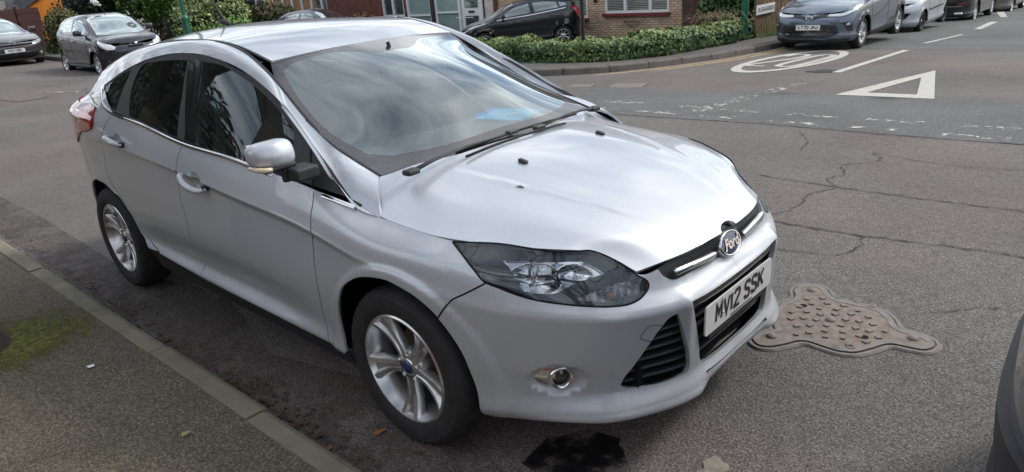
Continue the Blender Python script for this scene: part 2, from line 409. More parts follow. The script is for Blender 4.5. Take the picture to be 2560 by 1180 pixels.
# control nets, seams and window outlines of the silver hatchback, metres, car axes
DATA={"surf":{"S":{"P":[[[0.765,-0.0,0.18],[0.87,-0.0,0.255],[0.885,-0.0,0.285],[0.87,-0.0,0.34],[0.88,-0.0,0.47],[0.8845,-0.0,0.5735],[0.885,-0.0,0.585],[0.865,-0.0,0.61],[0.862,-0.0,0.615],[0.835,-0.0,0.66],[0.835,-0.0,0.735]],
[[0.7638,-0.1941,0.1781],[0.8744,-0.1997,0.2488],[0.8875,-0.2004,0.2825],[0.8681,-0.1994,0.3385],[0.8746,-0.1997,0.47],[0.8802,-0.2,0.5735],[0.8808,-0.2,0.585],[0.8668,-0.1993,0.61],[0.8631,-0.1991,0.6147],[0.8301,-0.1975,0.6569],[0.822,-0.18,0.733]],
[[0.7526,-0.3112,0.1759],[0.862,-0.34,0.245],[0.8736,-0.3431,0.28],[0.8523,-0.3375,0.3369],[0.8564,-0.3385,0.47],[0.8629,-0.3402,0.5735],[0.8636,-0.3404,0.585],[0.8543,-0.338,0.61],[0.8508,-0.337,0.6145],[0.8194,-0.3288,0.655],[0.795,-0.31,0.728]],
[[0.6952,-0.4447,0.1738],[0.7887,-0.4992,0.245],[0.7993,-0.5054,0.2769],[0.7727,-0.4899,0.3355],[0.7848,-0.497,0.47],[0.791,-0.5006,0.578],[0.7917,-0.501,0.59],[0.7848,-0.497,0.615],[0.7819,-0.4953,0.6195],[0.7555,-0.4798,0.66],[0.736,-0.45,0.715]],
[[0.6617,-0.5004,0.1727],[0.7455,-0.5631,0.245],[0.7556,-0.5707,0.2755],[0.732,-0.553,0.3351],[0.7434,-0.5615,0.47],[0.7488,-0.5656,0.5819],[0.7494,-0.566,0.5943],[0.7432,-0.5614,0.6193],[0.7405,-0.5594,0.6242],[0.716,-0.541,0.6682],[0.676,-0.475,0.7567]],
[[0.6249,-0.5458,0.1719],[0.6964,-0.6165,0.245],[0.7057,-0.6256,0.275],[0.6858,-0.6059,0.335],[0.6962,-0.6163,0.47],[0.7003,-0.6203,0.587],[0.7007,-0.6207,0.6],[0.6957,-0.6158,0.625],[0.6933,-0.6134,0.6305],[0.6715,-0.5919,0.68],[0.6139,-0.515,0.791]],
[[0.5229,-0.6379,0.1705],[0.5729,-0.7097,0.2425],[0.5798,-0.7197,0.275],[0.5686,-0.7036,0.3363],[0.5777,-0.7167,0.47],[0.5798,-0.7197,0.6005],[0.58,-0.72,0.615],[0.5766,-0.7151,0.64],[0.5748,-0.7124,0.6465],[0.5583,-0.6888,0.705],[0.5388,-0.61,0.8079]],
[[0.3842,-0.7287,0.17],[0.4119,-0.7917,0.24],[0.4168,-0.8027,0.275],[0.4152,-0.799,0.3387],[0.419,-0.8077,0.47],[0.4199,-0.8098,0.623],[0.42,-0.81,0.64],[0.4177,-0.8048,0.665],[0.4167,-0.8026,0.672],[0.4079,-0.7825,0.735],[0.3915,-0.695,0.8314]],
[[0.235,-0.7934,0.1772],[0.2453,-0.8424,0.2432],[0.2481,-0.8558,0.2764],[0.2481,-0.8561,0.34],[0.2498,-0.8642,0.4791],[0.25,-0.8649,0.6509],[0.25,-0.865,0.67],[0.249,-0.8601,0.7],[0.2486,-0.8584,0.707],[0.2455,-0.8435,0.77],[0.262,-0.765,0.838]],
[[0.0952,-0.8252,0.19],[0.098,-0.8601,0.25],[0.0992,-0.875,0.28],[0.0994,-0.877,0.34],[0.1,-0.885,0.5009],[0.0999,-0.8841,0.6585],[0.0999,-0.884,0.676],[0.0997,-0.8808,0.72],[0.0995,-0.8793,0.7265],[0.0984,-0.8651,0.785],[0.117,-0.785,0.85]],
[[-0.1014,-0.8449,0.2023],[-0.1008,-0.8687,0.2606],[-0.1003,-0.8862,0.2939],[-0.1003,-0.8854,0.3532],[-0.1,-0.894,0.5273],[-0.1001,-0.8913,0.6863],[-0.1001,-0.891,0.704],[-0.1001,-0.892,0.732],[-0.1001,-0.8903,0.7388],[-0.1006,-0.875,0.8],[-0.12,-0.79,0.868]],
[[-0.4005,-0.855,0.215],[-0.4003,-0.8725,0.275],[-0.4001,-0.894,0.315],[-0.4001,-0.886,0.375],[-0.4,-0.898,0.55],[-0.4002,-0.8827,0.7372],[-0.4002,-0.881,0.758],[-0.4,-0.899,0.786],[-0.4,-0.8966,0.7944],[-0.4003,-0.875,0.87],[-0.4,-0.835,0.932]],
[[-0.9004,-0.86,0.2295],[-0.9003,-0.8765,0.293],[-0.9,-0.905,0.335],[-0.9003,-0.869,0.392],[-0.9,-0.9035,0.5683],[-0.9002,-0.886,0.7849],[-0.9002,-0.884,0.809],[-0.9,-0.9039,0.837],[-0.9,-0.9014,0.8453],[-0.9002,-0.8793,0.92],[-0.9,-0.852,0.985]],
[[-1.4,-0.863,0.2436],[-1.4,-0.8787,0.31],[-1.4,-0.908,0.355],[-1.4,-0.872,0.405],[-1.4,-0.9075,0.5856],[-1.4,-0.8895,0.8308],[-1.4,-0.8875,0.858],[-1.4,-0.9065,0.886],[-1.4,-0.9041,0.8939],[-1.4,-0.882,0.965],[-1.4,-0.857,1.022]],
[[-1.8996,-0.86,0.25],[-1.8997,-0.8752,0.3232],[-1.9,-0.905,0.372],[-1.8997,-0.873,0.418],[-1.9,-0.905,0.6],[-1.8999,-0.8879,0.8619],[-1.8998,-0.886,0.891],[-1.9,-0.903,0.919],[-1.9,-0.9008,0.9271],[-1.8998,-0.8807,1.0],[-1.9,-0.857,1.072]],
[[-2.2991,-0.855,0.2456],[-2.2994,-0.87,0.33],[-2.2999,-0.896,0.38],[-2.2997,-0.884,0.43],[-2.3,-0.9,0.6131],[-2.2998,-0.8883,0.8857],[-2.2997,-0.887,0.916],[-2.2999,-0.897,0.944],[-2.2999,-0.8951,0.9516],[-2.2995,-0.878,1.02],[-2.25,-0.85,1.105]],
[[-2.6166,-0.8383,0.2368],[-2.6179,-0.8571,0.3062],[-2.6193,-0.877,0.3572],[-2.6193,-0.877,0.4181],[-2.62,-0.887,0.62],[-2.6195,-0.8801,0.8954],[-2.6195,-0.8794,0.926],[-2.6198,-0.8837,0.954],[-2.6196,-0.8819,0.9626],[-2.6185,-0.866,1.04],[-2.56,-0.82,1.13]],
[[-2.8901,-0.7969,0.23],[-2.895,-0.8254,0.28],[-2.8983,-0.8451,0.33],[-2.8983,-0.8451,0.4],[-2.9,-0.855,0.6114],[-2.8994,-0.8515,0.8765],[-2.8993,-0.8511,0.906],[-2.8994,-0.8516,0.934],[-2.8991,-0.8499,0.9456],[-2.8966,-0.835,1.05],[-2.78,-0.765,1.15]],
[[-3.0993,-0.7236,0.2268],[-3.1174,-0.7628,0.2761],[-3.1258,-0.7809,0.3228],[-3.1258,-0.7809,0.3887],[-3.13,-0.79,0.5893],[-3.129,-0.7879,0.8473],[-3.1289,-0.7877,0.876],[-3.1285,-0.7867,0.904],[-3.1278,-0.7852,0.9186],[-3.1216,-0.7718,1.05],[-2.97,-0.69,1.16]],
[[-3.2381,-0.5968,0.2244],[-3.2874,-0.6332,0.2738],[-3.302,-0.644,0.318],[-3.302,-0.644,0.3789],[-3.31,-0.65,0.5595],[-3.3088,-0.6491,0.8152],[-3.3087,-0.649,0.8436],[-3.307,-0.6478,0.8716],[-3.3055,-0.6467,0.8885],[-3.2924,-0.637,1.0407],[-3.1,-0.56,1.16]],
[[-3.2962,-0.3996,0.2223],[-3.3764,-0.4154,0.272],[-3.3902,-0.4181,0.3142],[-3.3902,-0.4181,0.3696],[-3.4,-0.42,0.5278],[-3.3992,-0.4199,0.7816],[-3.3992,-0.4198,0.8098],[-3.3962,-0.4193,0.8378],[-3.394,-0.4188,0.856],[-3.3746,-0.415,1.0204],[-3.19,-0.36,1.17]],
[[-3.31,-0.0,0.22],[-3.41,-0.0,0.27],[-3.42,-0.0,0.31],[-3.42,-0.0,0.36],[-3.43,-0.0,0.5],[-3.43,-0.0,0.7484],[-3.43,-0.0,0.776],[-3.426,-0.0,0.804],[-3.4234,-0.0,0.8236],[-3.4,-0.0,1.0],[-3.22,-0.0,1.18]]],"U":[0.0,0.2001,0.3412,0.5167,0.5941,0.6671,0.8233,1.0068,1.1855,1.3368,1.5371,1.8371,2.3372,2.8372,3.3372,3.7372,4.0575,4.3393,4.5783,4.8063,5.0533,5.4744],"V":[0.0,0.1,0.16,0.22,0.36,0.488,0.5,0.535,0.546,0.64,0.8]},"H":{"P":[[[0.837,-0.0,0.742],[0.8273,-0.135,0.7405],[0.8072,-0.2609,0.7369],[0.776,-0.3599,0.7304],[0.7513,-0.4184,0.7249],[0.7381,-0.4499,0.722]],
[[0.775,-0.0,0.79],[0.7617,-0.1475,0.7894],[0.7285,-0.2852,0.7846],[0.6893,-0.3934,0.7882],[0.6609,-0.4573,0.7784],[0.644,-0.4917,0.776]],
[[0.69,-0.0,0.828],[0.6775,-0.1723,0.827],[0.6462,-0.3331,0.8205],[0.6093,-0.4594,0.8213],[0.5826,-0.5341,0.8093],[0.5667,-0.5743,0.8054]],
[[0.56,-0.0,0.872],[0.5497,-0.1982,0.8698],[0.524,-0.3833,0.8577],[0.4936,-0.5286,0.8495],[0.4716,-0.6145,0.8299],[0.4585,-0.6608,0.8212]],
[[0.4,-0.0,0.912],[0.3924,-0.2203,0.9087],[0.3735,-0.426,0.8915],[0.3512,-0.5875,0.8753],[0.335,-0.683,0.8489],[0.3254,-0.7344,0.8358]],
[[0.24,-0.0,0.945],[0.2316,-0.2349,0.9407],[0.2108,-0.4542,0.9191],[0.1861,-0.6265,0.8959],[0.1683,-0.7283,0.8635],[0.1577,-0.7831,0.8466]],
[[0.1,-0.0,0.968],[0.0879,-0.2364,0.9632],[0.0577,-0.4571,0.9393],[0.022,-0.6305,0.9124],[-0.0038,-0.7329,0.8769],[-0.0192,-0.7881,0.8579]],
[[-0.02,-0.0,0.982],[-0.0341,-0.2317,0.9778],[-0.0693,-0.448,0.9566],[-0.1109,-0.618,0.934],[-0.141,-0.7184,0.9022],[-0.1589,-0.7724,0.8856]],
[[-0.125,-0.0,0.988],[-0.1361,-0.2016,0.9871],[-0.1639,-0.3898,0.9812],[-0.1967,-0.5376,0.9828],[-0.2204,-0.625,0.9715],[-0.2345,-0.672,0.968]]],"U":[0.0,0.12,0.24,0.384,0.54,0.72,0.9,1.056,1.2],"V":[0.0,0.225,0.435,0.6,0.6975,0.75]},"R":{"P":[[[-0.1067,-0.7861,0.8584],[-0.1449,-0.755,0.9143],[-0.19,-0.715,0.953],[-0.2355,-0.672,0.9691]],
[[-0.2845,-0.7947,0.9256],[-0.3216,-0.7564,0.9768],[-0.3666,-0.7126,1.0102],[-0.4131,-0.6697,1.021]],
[[-0.4093,-0.7712,0.9979],[-0.4661,-0.7353,1.0053],[-0.5132,-0.697,1.0283],[-0.544,-0.6618,1.0637]],
[[-0.5736,-0.7324,1.0934],[-0.6304,-0.7076,1.0964],[-0.6784,-0.6761,1.1124],[-0.7109,-0.6424,1.1392]],
[[-0.7413,-0.6989,1.1833],[-0.7948,-0.6754,1.1856],[-0.8407,-0.6471,1.2012],[-0.8725,-0.6179,1.2279]],
[[-0.8713,-0.6799,1.2425],[-0.9085,-0.6522,1.2746],[-0.9515,-0.6242,1.2922],[-0.9941,-0.6,1.293]],
[[-1.0507,-0.6631,1.3079],[-1.0853,-0.6387,1.3419],[-1.1239,-0.6099,1.3621],[-1.161,-0.581,1.3658]],
[[-1.2361,-0.6553,1.3564],[-1.2684,-0.6309,1.3898],[-1.3032,-0.6007,1.4102],[-1.3357,-0.5691,1.4148]],
[[-1.4258,-0.6564,1.387],[-1.4562,-0.6296,1.4182],[-1.4883,-0.5972,1.4366],[-1.5176,-0.5639,1.4396]],
[[-1.5695,-0.6633,1.3978],[-1.5994,-0.6336,1.4275],[-1.63,-0.5984,1.4443],[-1.6569,-0.5626,1.4456]],
[[-1.7611,-0.6807,1.3952],[-1.7903,-0.645,1.4261],[-1.8192,-0.6035,1.4429],[-1.8437,-0.562,1.4433]],
[[-1.951,-0.7056,1.3734],[-1.9796,-0.6622,1.411],[-2.0069,-0.6113,1.4326],[-2.0289,-0.5602,1.4353]],
[[-2.0915,-0.7264,1.3455],[-2.1205,-0.6771,1.3915],[-2.1467,-0.6181,1.42],[-2.1663,-0.5578,1.427]],
[[-2.2758,-0.7507,1.296],[-2.3056,-0.6949,1.3559],[-2.331,-0.626,1.3962],[-2.3484,-0.5539,1.4112]],
[[-2.4577,-0.7633,1.2387],[-2.4894,-0.7051,1.3105],[-2.5152,-0.6306,1.3617],[-2.5314,-0.5506,1.385]],
[[-2.5941,-0.7611,1.1962],[-2.6272,-0.7045,1.2732],[-2.6536,-0.63,1.3298],[-2.6696,-0.5484,1.3581]],
[[-2.78,-0.7447,1.1499],[-2.811,-0.6919,1.2306],[-2.8354,-0.6202,1.292],[-2.8499,-0.5399,1.3251]]],"U":[0.0,0.2,0.4,0.6,0.8,1.0,1.2,1.4,1.6,1.8,2.0,2.2,2.4,2.6,2.8,3.0,3.2],"V":[0.0,0.09,0.18,0.25]},"W":{"P":[[[-0.15,-0.0,0.978],[-0.1605,-0.2353,0.9769],[-0.1864,-0.437,0.9743],[-0.2151,-0.585,0.9713],[-0.236,-0.6724,0.9691]],
[[-0.2858,-0.0,1.0664],[-0.2984,-0.2331,1.0601],[-0.3295,-0.4329,1.0447],[-0.3641,-0.5794,1.0275],[-0.3892,-0.666,1.0149]],
[[-0.4238,-0.0,1.1499],[-0.4392,-0.2309,1.1402],[-0.4767,-0.4288,1.1165],[-0.5186,-0.5739,1.0901],[-0.5491,-0.6596,1.0709]],
[[-0.5664,-0.0,1.2234],[-0.5799,-0.2279,1.211],[-0.613,-0.4232,1.1806],[-0.6498,-0.5665,1.1467],[-0.6766,-0.6511,1.1221]],
[[-0.7151,-0.0,1.2837],[-0.7291,-0.2212,1.2726],[-0.7633,-0.4108,1.2454],[-0.8013,-0.5498,1.215],[-0.829,-0.632,1.193]],
[[-0.8684,-0.0,1.334],[-0.8804,-0.2095,1.3262],[-0.9099,-0.3891,1.3071],[-0.9426,-0.5208,1.2857],[-0.9665,-0.5986,1.2702]],
[[-1.024,-0.0,1.3793],[-1.0307,-0.1907,1.3761],[-1.0472,-0.3542,1.3682],[-1.0656,-0.4742,1.3594],[-1.079,-0.545,1.353]]],"U":[0.0,0.1833,0.3667,0.55,0.7333,0.9167,1.1],"V":[0.0,0.2275,0.4225,0.5655,0.65]},"F":{"P":[[[-1.024,-0.0,1.3793],[-1.0305,-0.218,1.3754],[-1.0469,-0.4087,1.3657],[-1.0648,-0.545,1.355]],
[[-1.3099,-0.0,1.4369],[-1.3107,-0.2173,1.4336],[-1.3125,-0.4074,1.4253],[-1.3145,-0.5432,1.4163]],
[[-1.5998,-0.0,1.4673],[-1.5951,-0.2145,1.4635],[-1.5835,-0.4021,1.4539],[-1.5708,-0.5362,1.4435]],
[[-1.8915,-0.0,1.4776],[-1.8814,-0.2136,1.4726],[-1.856,-0.4005,1.4601],[-1.8283,-0.534,1.4466]],
[[-2.183,-0.0,1.4748],[-2.1674,-0.2122,1.4692],[-2.1283,-0.3978,1.4551],[-2.0857,-0.5304,1.4397]],
[[-2.4739,-0.0,1.4546],[-2.4529,-0.2106,1.4481],[-2.3998,-0.3948,1.4317],[-2.3421,-0.5264,1.4139]],
[[-2.7633,-0.0,1.418],[-2.7367,-0.2088,1.4113],[-2.6697,-0.3916,1.3947],[-2.597,-0.5221,1.3765]],
[[-3.05,-0.0,1.365],[-3.018,-0.2048,1.3592],[-2.9375,-0.384,1.3447],[-2.85,-0.512,1.329]]],"U":[0.0,0.2714,0.5429,0.8143,1.0857,1.3571,1.6286,1.9],"V":[0.0,0.212,0.3975,0.53]},"outer":[[-0.2355,-0.672,0.9691],[-0.3559,-0.671,1.0041],[-0.4701,-0.668,1.0368],[-0.5993,-0.655,1.088],[-0.7816,-0.633,1.1803],[-0.9374,-0.61,1.25],[-1.0756,-0.588,1.3359],[-1.2145,-0.575,1.3941],[-1.4053,-0.567,1.4238],[-1.6038,-0.564,1.4413],[-1.8264,-0.562,1.4426],[-1.9872,-0.56,1.4407],[-2.3,-0.555,1.415],[-2.6,-0.55,1.372],[-2.85,-0.54,1.325]],"inner":[[-0.1067,-0.79,0.8727],[-0.2033,-0.8058,0.8874],[-0.3179,-0.7844,0.9538],[-0.4212,-0.7649,1.0106],[-0.5446,-0.7427,1.0741],[-0.6905,-0.7111,1.154],[-0.8432,-0.6821,1.2313],[-1.0311,-0.6604,1.3055],[-1.1394,-0.6596,1.3294],[-1.4072,-0.6556,1.3873],[-1.5498,-0.6627,1.3991],[-1.696,-0.6751,1.3988],[-1.8484,-0.6916,1.3871],[-2.0083,-0.7127,1.3611],[-2.1805,-0.737,1.3212],[-2.3756,-0.7607,1.2694],[-2.4888,-0.7742,1.2319],[-2.6,-0.755,1.19],[-2.78,-0.745,1.15]],"edge":[[0.7359,-0.4499,0.7152],[0.7085,-0.4627,0.7336],[0.6759,-0.4751,0.7567],[0.6141,-0.515,0.7909],[0.5737,-0.5642,0.8043],[0.5388,-0.61,0.8079],[0.4705,-0.6548,0.819],[0.3915,-0.695,0.8313],[0.3264,-0.7339,0.8357],[0.2619,-0.7649,0.838],[0.1957,-0.7793,0.8433],[0.117,-0.785,0.85],[-0.0017,-0.7866,0.8575],[-0.12,-0.79,0.868]]},"uv":{"gapF":[[1.8662,0.8],[1.858,0.763],[1.8404,0.6553],[1.8423,0.6087],[1.837,0.5301],[1.8647,0.4912],[1.8636,0.4744],[1.8662,0.4335],[1.8621,0.3508],[1.8744,0.2569],[1.8595,0.1489]],"gapB":[[2.8732,0.7495],[2.8907,0.6566],[2.9049,0.6064],[2.9103,0.5499],[2.9639,0.4756],[2.9567,0.4413],[2.9306,0.3917],[2.9436,0.3015],[2.9272,0.2061],[2.921,0.1053]],"gapR":[[3.7235,0.7906],[3.7741,0.6608],[3.8258,0.5786],[3.8686,0.4953],[3.8787,0.4667],[3.898,0.4423],[3.8788,0.4186],[3.8153,0.391],[3.7187,0.3514],[3.644,0.2943],[3.5587,0.2164],[3.4068,0.1736]],"sillF":[[1.8601,0.148],[1.9354,0.1476],[2.0123,0.1485],[2.0914,0.15],[2.1731,0.1519],[2.258,0.1536],[2.347,0.1544],[2.4405,0.1541],[2.5388,0.1527],[2.6434,0.1496],[2.7557,0.1446],[2.8843,0.1338]],"sillR":[[2.8843,0.1338],[2.9479,0.1466],[3.0268,0.1523],[3.1117,0.1562],[3.2014,0.159],[3.2949,0.1612],[3.3928,0.1624]],"archF":[[1.7331,0.1636],[1.7418,0.2583],[1.7299,0.3211],[1.711,0.3626],[1.6841,0.4007],[1.6322,0.4368],[1.5564,0.4729],[1.4825,0.4934],[1.4107,0.5063],[1.3464,0.5032],[1.2795,0.4921],[1.2258,0.4743],[1.1858,0.4545],[1.1436,0.4214],[1.1075,0.3743],[1.083,0.2876],[1.069,0.2013],[1.0684,0.1154]],"archR":[[3.5365,0.154],[3.6565,0.2289],[3.6762,0.3137],[3.7441,0.3562],[3.85,0.3824],[3.937,0.3939],[4.0297,0.3957],[4.1782,0.3887],[4.4591,0.3643],[4.363,0.3328],[4.3905,0.3256]],"gapW":[[1.0183,0.6289],[1.1858,0.4545]],"head":[[1.2013,0.7913],[1.1281,0.8],[1.0063,0.7986],[0.9177,0.8],[0.8406,0.7973],[0.7854,0.7924],[0.7088,0.7918],[0.658,0.8],[0.6342,0.8],[0.5925,0.8],[0.5212,0.7981],[0.4782,0.7559],[0.4643,0.691],[0.476,0.6438],[0.5044,0.606],[0.5433,0.5858],[0.5991,0.5812],[0.6856,0.5827],[0.7685,0.5867],[0.8509,0.5932],[0.9212,0.6075],[0.9791,0.6245],[1.0176,0.6326],[1.0589,0.6709],[1.1205,0.7258]],"hinner":[[0.9871,0.7361],[0.904,0.7501],[0.7789,0.7558],[0.677,0.7541],[0.6481,0.7435],[0.6241,0.7295],[0.6785,0.7018],[0.7388,0.671],[0.7923,0.6329],[0.8367,0.6225],[0.8787,0.6194],[0.9021,0.6342],[0.9232,0.6675],[0.958,0.7174]],"hind":[[0.5274,0.7404],[0.4795,0.7057],[0.4963,0.6378],[0.5327,0.6088],[0.6251,0.6119],[0.6837,0.6094],[0.7287,0.6137],[0.6812,0.6456],[0.6199,0.681]],"vent":[[0.3848,0.4888],[0.3672,0.4287],[0.3477,0.3448],[0.3319,0.2834],[0.3253,0.2264],[0.334,0.2138],[0.3831,0.211],[0.4471,0.2095],[0.5159,0.2149],[0.5753,0.2243],[0.5898,0.234],[0.5849,0.2493],[0.5426,0.3057],[0.4963,0.3731],[0.4487,0.4461],[0.4142,0.483]],"grille_l":[[0.3294,0.5145],[0.3121,0.4559],[0.2876,0.3655],[0.2702,0.2894],[0.2565,0.2276],[0.2415,0.2136]],"grille_t":[[0.329,0.5158],[0.238,0.5111],[0.1022,0.5085],[0.0,0.5097],[0.0,0.5162],[0.0,0.5233]],"grille_b":[[0.2415,0.2136],[0.0274,0.2007],[0.0,0.2052],[0.0,0.232]],"slot":[[0.2424,0.1847],[0.1312,0.1781],[0.0,0.1733],[0.0,0.1488],[0.0263,0.1504],[0.1591,0.1598],[0.2437,0.1671]],"uslot":[[0.4178,0.8],[0.3938,0.7151],[0.3609,0.6686],[0.2711,0.6681],[0.165,0.6468],[0.081,0.6301]],"fog":[[0.6861,0.2708],[0.6893,0.2867],[0.6994,0.3023],[0.7153,0.3165],[0.736,0.3278],[0.7601,0.3355],[0.7861,0.3388],[0.8124,0.3378],[0.8373,0.3324],[0.8592,0.323],[0.8767,0.3101],[0.8884,0.2946],[0.8934,0.278],[0.8912,0.2617],[0.8819,0.2472],[0.866,0.2353],[0.8449,0.2265],[0.8199,0.221],[0.7929,0.219],[0.7657,0.2202],[0.7402,0.2247],[0.7181,0.2324],[0.701,0.2429],[0.69,0.2559]],"fogr":[[0.797,0.285],[0.7624,0.2836],[0.8316,0.2857],[0.7939,0.3366],[0.8001,0.2322]],"bump":[[0.4414,0.4549],[0.4739,0.4657],[0.498,0.4634],[0.5167,0.4383],[0.5223,0.4244],[0.5116,0.4087],[0.4821,0.3945]],"tail":[[4.6754,0.8],[4.0312,0.7932],[3.9803,0.6946],[3.9623,0.6289],[3.9789,0.5924],[4.0423,0.5677],[4.1695,0.5485],[4.2653,0.5372]],"tailL":[[4.1443,0.8],[4.1261,0.6959],[4.2686,0.6203]],"hdlF":[[2.8651,0.4986],[2.7535,0.542],[2.6931,0.5673],[2.6458,0.5651],[2.5791,0.5379],[2.6432,0.492],[2.752,0.4839],[2.8258,0.4833],[2.8687,0.4895]]},"win":{"wz":{"quarter":[[-2.4609,1.2234],[-2.3113,1.2736],[-2.1671,1.3102],[-2.1386,1.3132],[-2.185,1.2302],[-2.2112,1.117],[-2.3174,1.1362],[-2.399,1.169]],"rear":[[-2.0323,1.3357],[-1.9166,1.3548],[-1.776,1.3651],[-1.6165,1.3682],[-1.5859,1.3668],[-1.5751,1.3123],[-1.5479,1.203],[-1.533,1.1264],[-1.5015,1.0398],[-1.703,1.0602],[-1.9187,1.0873],[-2.0387,1.1014],[-2.0678,1.1588],[-2.083,1.2252],[-2.0717,1.2792]],"front":[[-1.4484,1.3616],[-1.3228,1.3534],[-1.217,1.3313],[-1.1116,1.3026],[-1.0066,1.2681],[-0.9022,1.229],[-0.7644,1.1682],[-0.6791,1.1244],[-0.6467,1.0796],[-0.5515,0.9468],[-0.6452,0.9564],[-0.8257,0.9771],[-1.1144,1.0084],[-1.3112,1.0282],[-1.3627,1.0951],[-1.3977,1.1777],[-1.4011,1.2149],[-1.435,1.3158]],"bpil":[[-1.5804,1.3728],[-1.4615,1.3667],[-1.4147,1.2144],[-1.3281,1.0261],[-1.4198,1.034],[-1.4713,1.1315],[-1.5511,1.279]],"chrome":[[-0.2184,0.895],[-0.2966,0.9093],[-0.4383,0.9317],[-0.6473,0.9609],[-0.9414,0.9952],[-1.4427,1.0265],[-1.9456,1.0863],[-2.2402,1.1103],[-2.3369,1.1259],[-2.4184,1.1567],[-2.4698,1.1897],[-2.5027,1.2282]],"seam":[[-1.5152,1.3638],[-1.4671,1.2479],[-1.4413,1.1345],[-1.4246,1.0346]],"sailgap":[[-0.5461,1.0723],[-0.518,1.0292],[-0.4782,0.9808],[-0.4414,0.9366]]},"xb":[-0.12,-0.25,-0.4,-0.9,-1.4,-1.9,-2.25,-2.56,-2.78,-2.97],"zb":[0.868,0.908,0.932,0.985,1.022,1.072,1.105,1.13,1.15,1.16],"wb":[0.787,0.805,0.825,0.85,0.857,0.857,0.85,0.825,0.77,0.7],"cZ":[-0.020966961256422736,-0.12801172156834437,-0.26842163123888363,-0.3123398097362822,0.841376426119494],"cW":[-0.019067144424569936,-0.10826185797790328,-0.2355778243273387,-0.2391715471012942,0.7594130342093613],"cK":[0.1494766556061063,0.5572599351803307,0.9971337799455883]}}
# ------------------------------------------------------------ ground
def gz(x,y):
    x=np.asarray(x,float);y=np.asarray(y,float)
    return -0.047*np.logaddexp(0,(y-2)*2)/2+0.014*np.logaddexp(0,(-x-9)*1.0)*np.exp(-np.maximum(0,y-8)/7)
def GZ(x,y):return float(gz(x,y))

# ------------------------------------------------------------ the silver hatchback
def make_surfs():
    d=DATA['surf'];S={}
    def arch(T):
        for cx,cz_,R,am in ((0.03,.315,.37,.012),(-2.63,.315,.37,.010)):
            r=np.hypot(T[...,0]-cx,(T[...,2]-cz_));m=np.clip((r-R)/.055,-5,5)
            f=am/(1+np.exp(np.clip((m-.85)*14,-50,50)))*(T[...,1]<-.6)
            f=f*np.clip((T[...,2]-.2)/.08,0,1);T[...,1]-=f
        return T
    S['S']=Surf(d['S']['P'],d['S']['U'],d['S']['V'],post=arch,nu=700,nv=260)
    S['H']=Surf(d['H']['P'],d['H']['U'],d['H']['V'],vsp=True,nu=240,nv=160)
    S['R']=Surf(d['R']['P'],d['R']['U'],d['R']['V'],vsp=True,nu=260,nv=50)
    S['W']=Surf(d['W']['P'],d['W']['U'],d['W']['V'],vsp=True,nu=140,nv=140)
    S['F']=Surf(d['F']['P'],d['F']['U'],d['F']['V'],vsp=True,nu=140,nv=70)
    return S
SF=make_surfs()
def sfn(k,ref,y0=False):
    s=SF[k];sg=1 if (s.N.reshape(-1,3)@np.array(ref)).mean()>0 else -1
    def f(u,v):
        p=s.ev(u,v);n=s.nr(u,v)*sg
        if y0:
            e=(np.asarray(u if y0=='u' else v)<1e-4);n[e,1]=0;p[e,1]=0
            n/=np.linalg.norm(n,axis=1,keepdims=True)
        return p,n
    return f
fS=sfn('S',(1,-3,0),'u');fH=sfn('H',(0,0,1),'v');fR=sfn('R',(0,-1,1));fW=sfn('W',(1,0,1),'v');fF=sfn('F',(0,0,1),'v')
def both(name,fn,outer,mat,parent,cen='u',**k):
    """left and right halves joined into one mesh across the centre line"""
    a=patch('tmp_a',fn,outer,None,None,**k);b=patch('tmp_b',fn,outer,None,None,mirror=True,**k)
    V=[];F=[];LN=[]
    for o in (a,b):
        me=o.data;base=len(V);V+=[tuple(v.co) for v in me.vertices]
        for p in me.polygons:
            vs=[me.vertices[i].co for i in p.vertices]
            if len(p.vertices)==4 and all(abs(v.y)<2e-4 for v in vs):continue
            F.append(tuple(base+i for i in p.vertices))
            for li,vi in zip(p.loop_indices,p.vertices):
                q=me.corner_normals[li].vector.copy()
                if abs(me.vertices[vi].co.y)<1e-4 and len(p.vertices)==3:q.y=0;q.normalize()
                LN.append(tuple(q))
        bpy.data.objects.remove(o);bpy.data.meshes.remove(me)
    me=bpy.data.meshes.new(name);me.from_pydata(V,[],F);me.update()
    me.polygons.foreach_set('use_smooth',[True]*len(me.polygons));me.normals_split_custom_set(LN)
    return link(name,me,mat,parent)
def wall(name,fn,loop,o0,o1,mat,parent,mirror=False,closed=True):
    p,n=fn(loop[:,0],loop[:,1]);A=p+n*o0;B=p+n*o1
    if mirror:A=A*[1,-1,1];B=B*[1,-1,1]
    k=len(A);F=[(i,(i+1)%k,k+(i+1)%k,k+i) for i in range(k if closed else k-1)]
    b=MB();b.add(np.vstack([A,B]),F);return b.build(name,mat,parent,smooth=True)
def path3(fn,pts,off=0,mirror=False,n=None):
    P=smooth_poly(pts,.02,60,closed=False);p,nr=fn(P[:,0],P[:,1]);p=p+nr*off
    return p,nr
def text_mesh(s,size,thick=.003,xs=1,bold=0,shear=0):
    cu=bpy.data.curves.new('lettering','FONT');cu.body=s;cu.size=size;cu.extrude=thick/2;cu.offset=bold;cu.shear=shear;cu.align_x='CENTER';cu.align_y='CENTER';cu.resolution_u=3
    o=bpy.data.objects.new('lettering',cu);COL.objects.link(o);dg=bpy.context.evaluated_depsgraph_get();dg.update()
    me=bpy.data.meshes.new_from_object(o.evaluated_get(dg));bpy.data.objects.remove(o);bpy.data.curves.remove(cu)
    for v in me.vertices:v.co.x*=xs
    return me
def text(name,s,size,mat,parent,M4,thick=.003,xs=1,bold=0,shear=0):
    me=text_mesh(s,size,thick,xs,bold,shear);me.transform(M4);me.name=name
    return link(name,me,mat,parent)
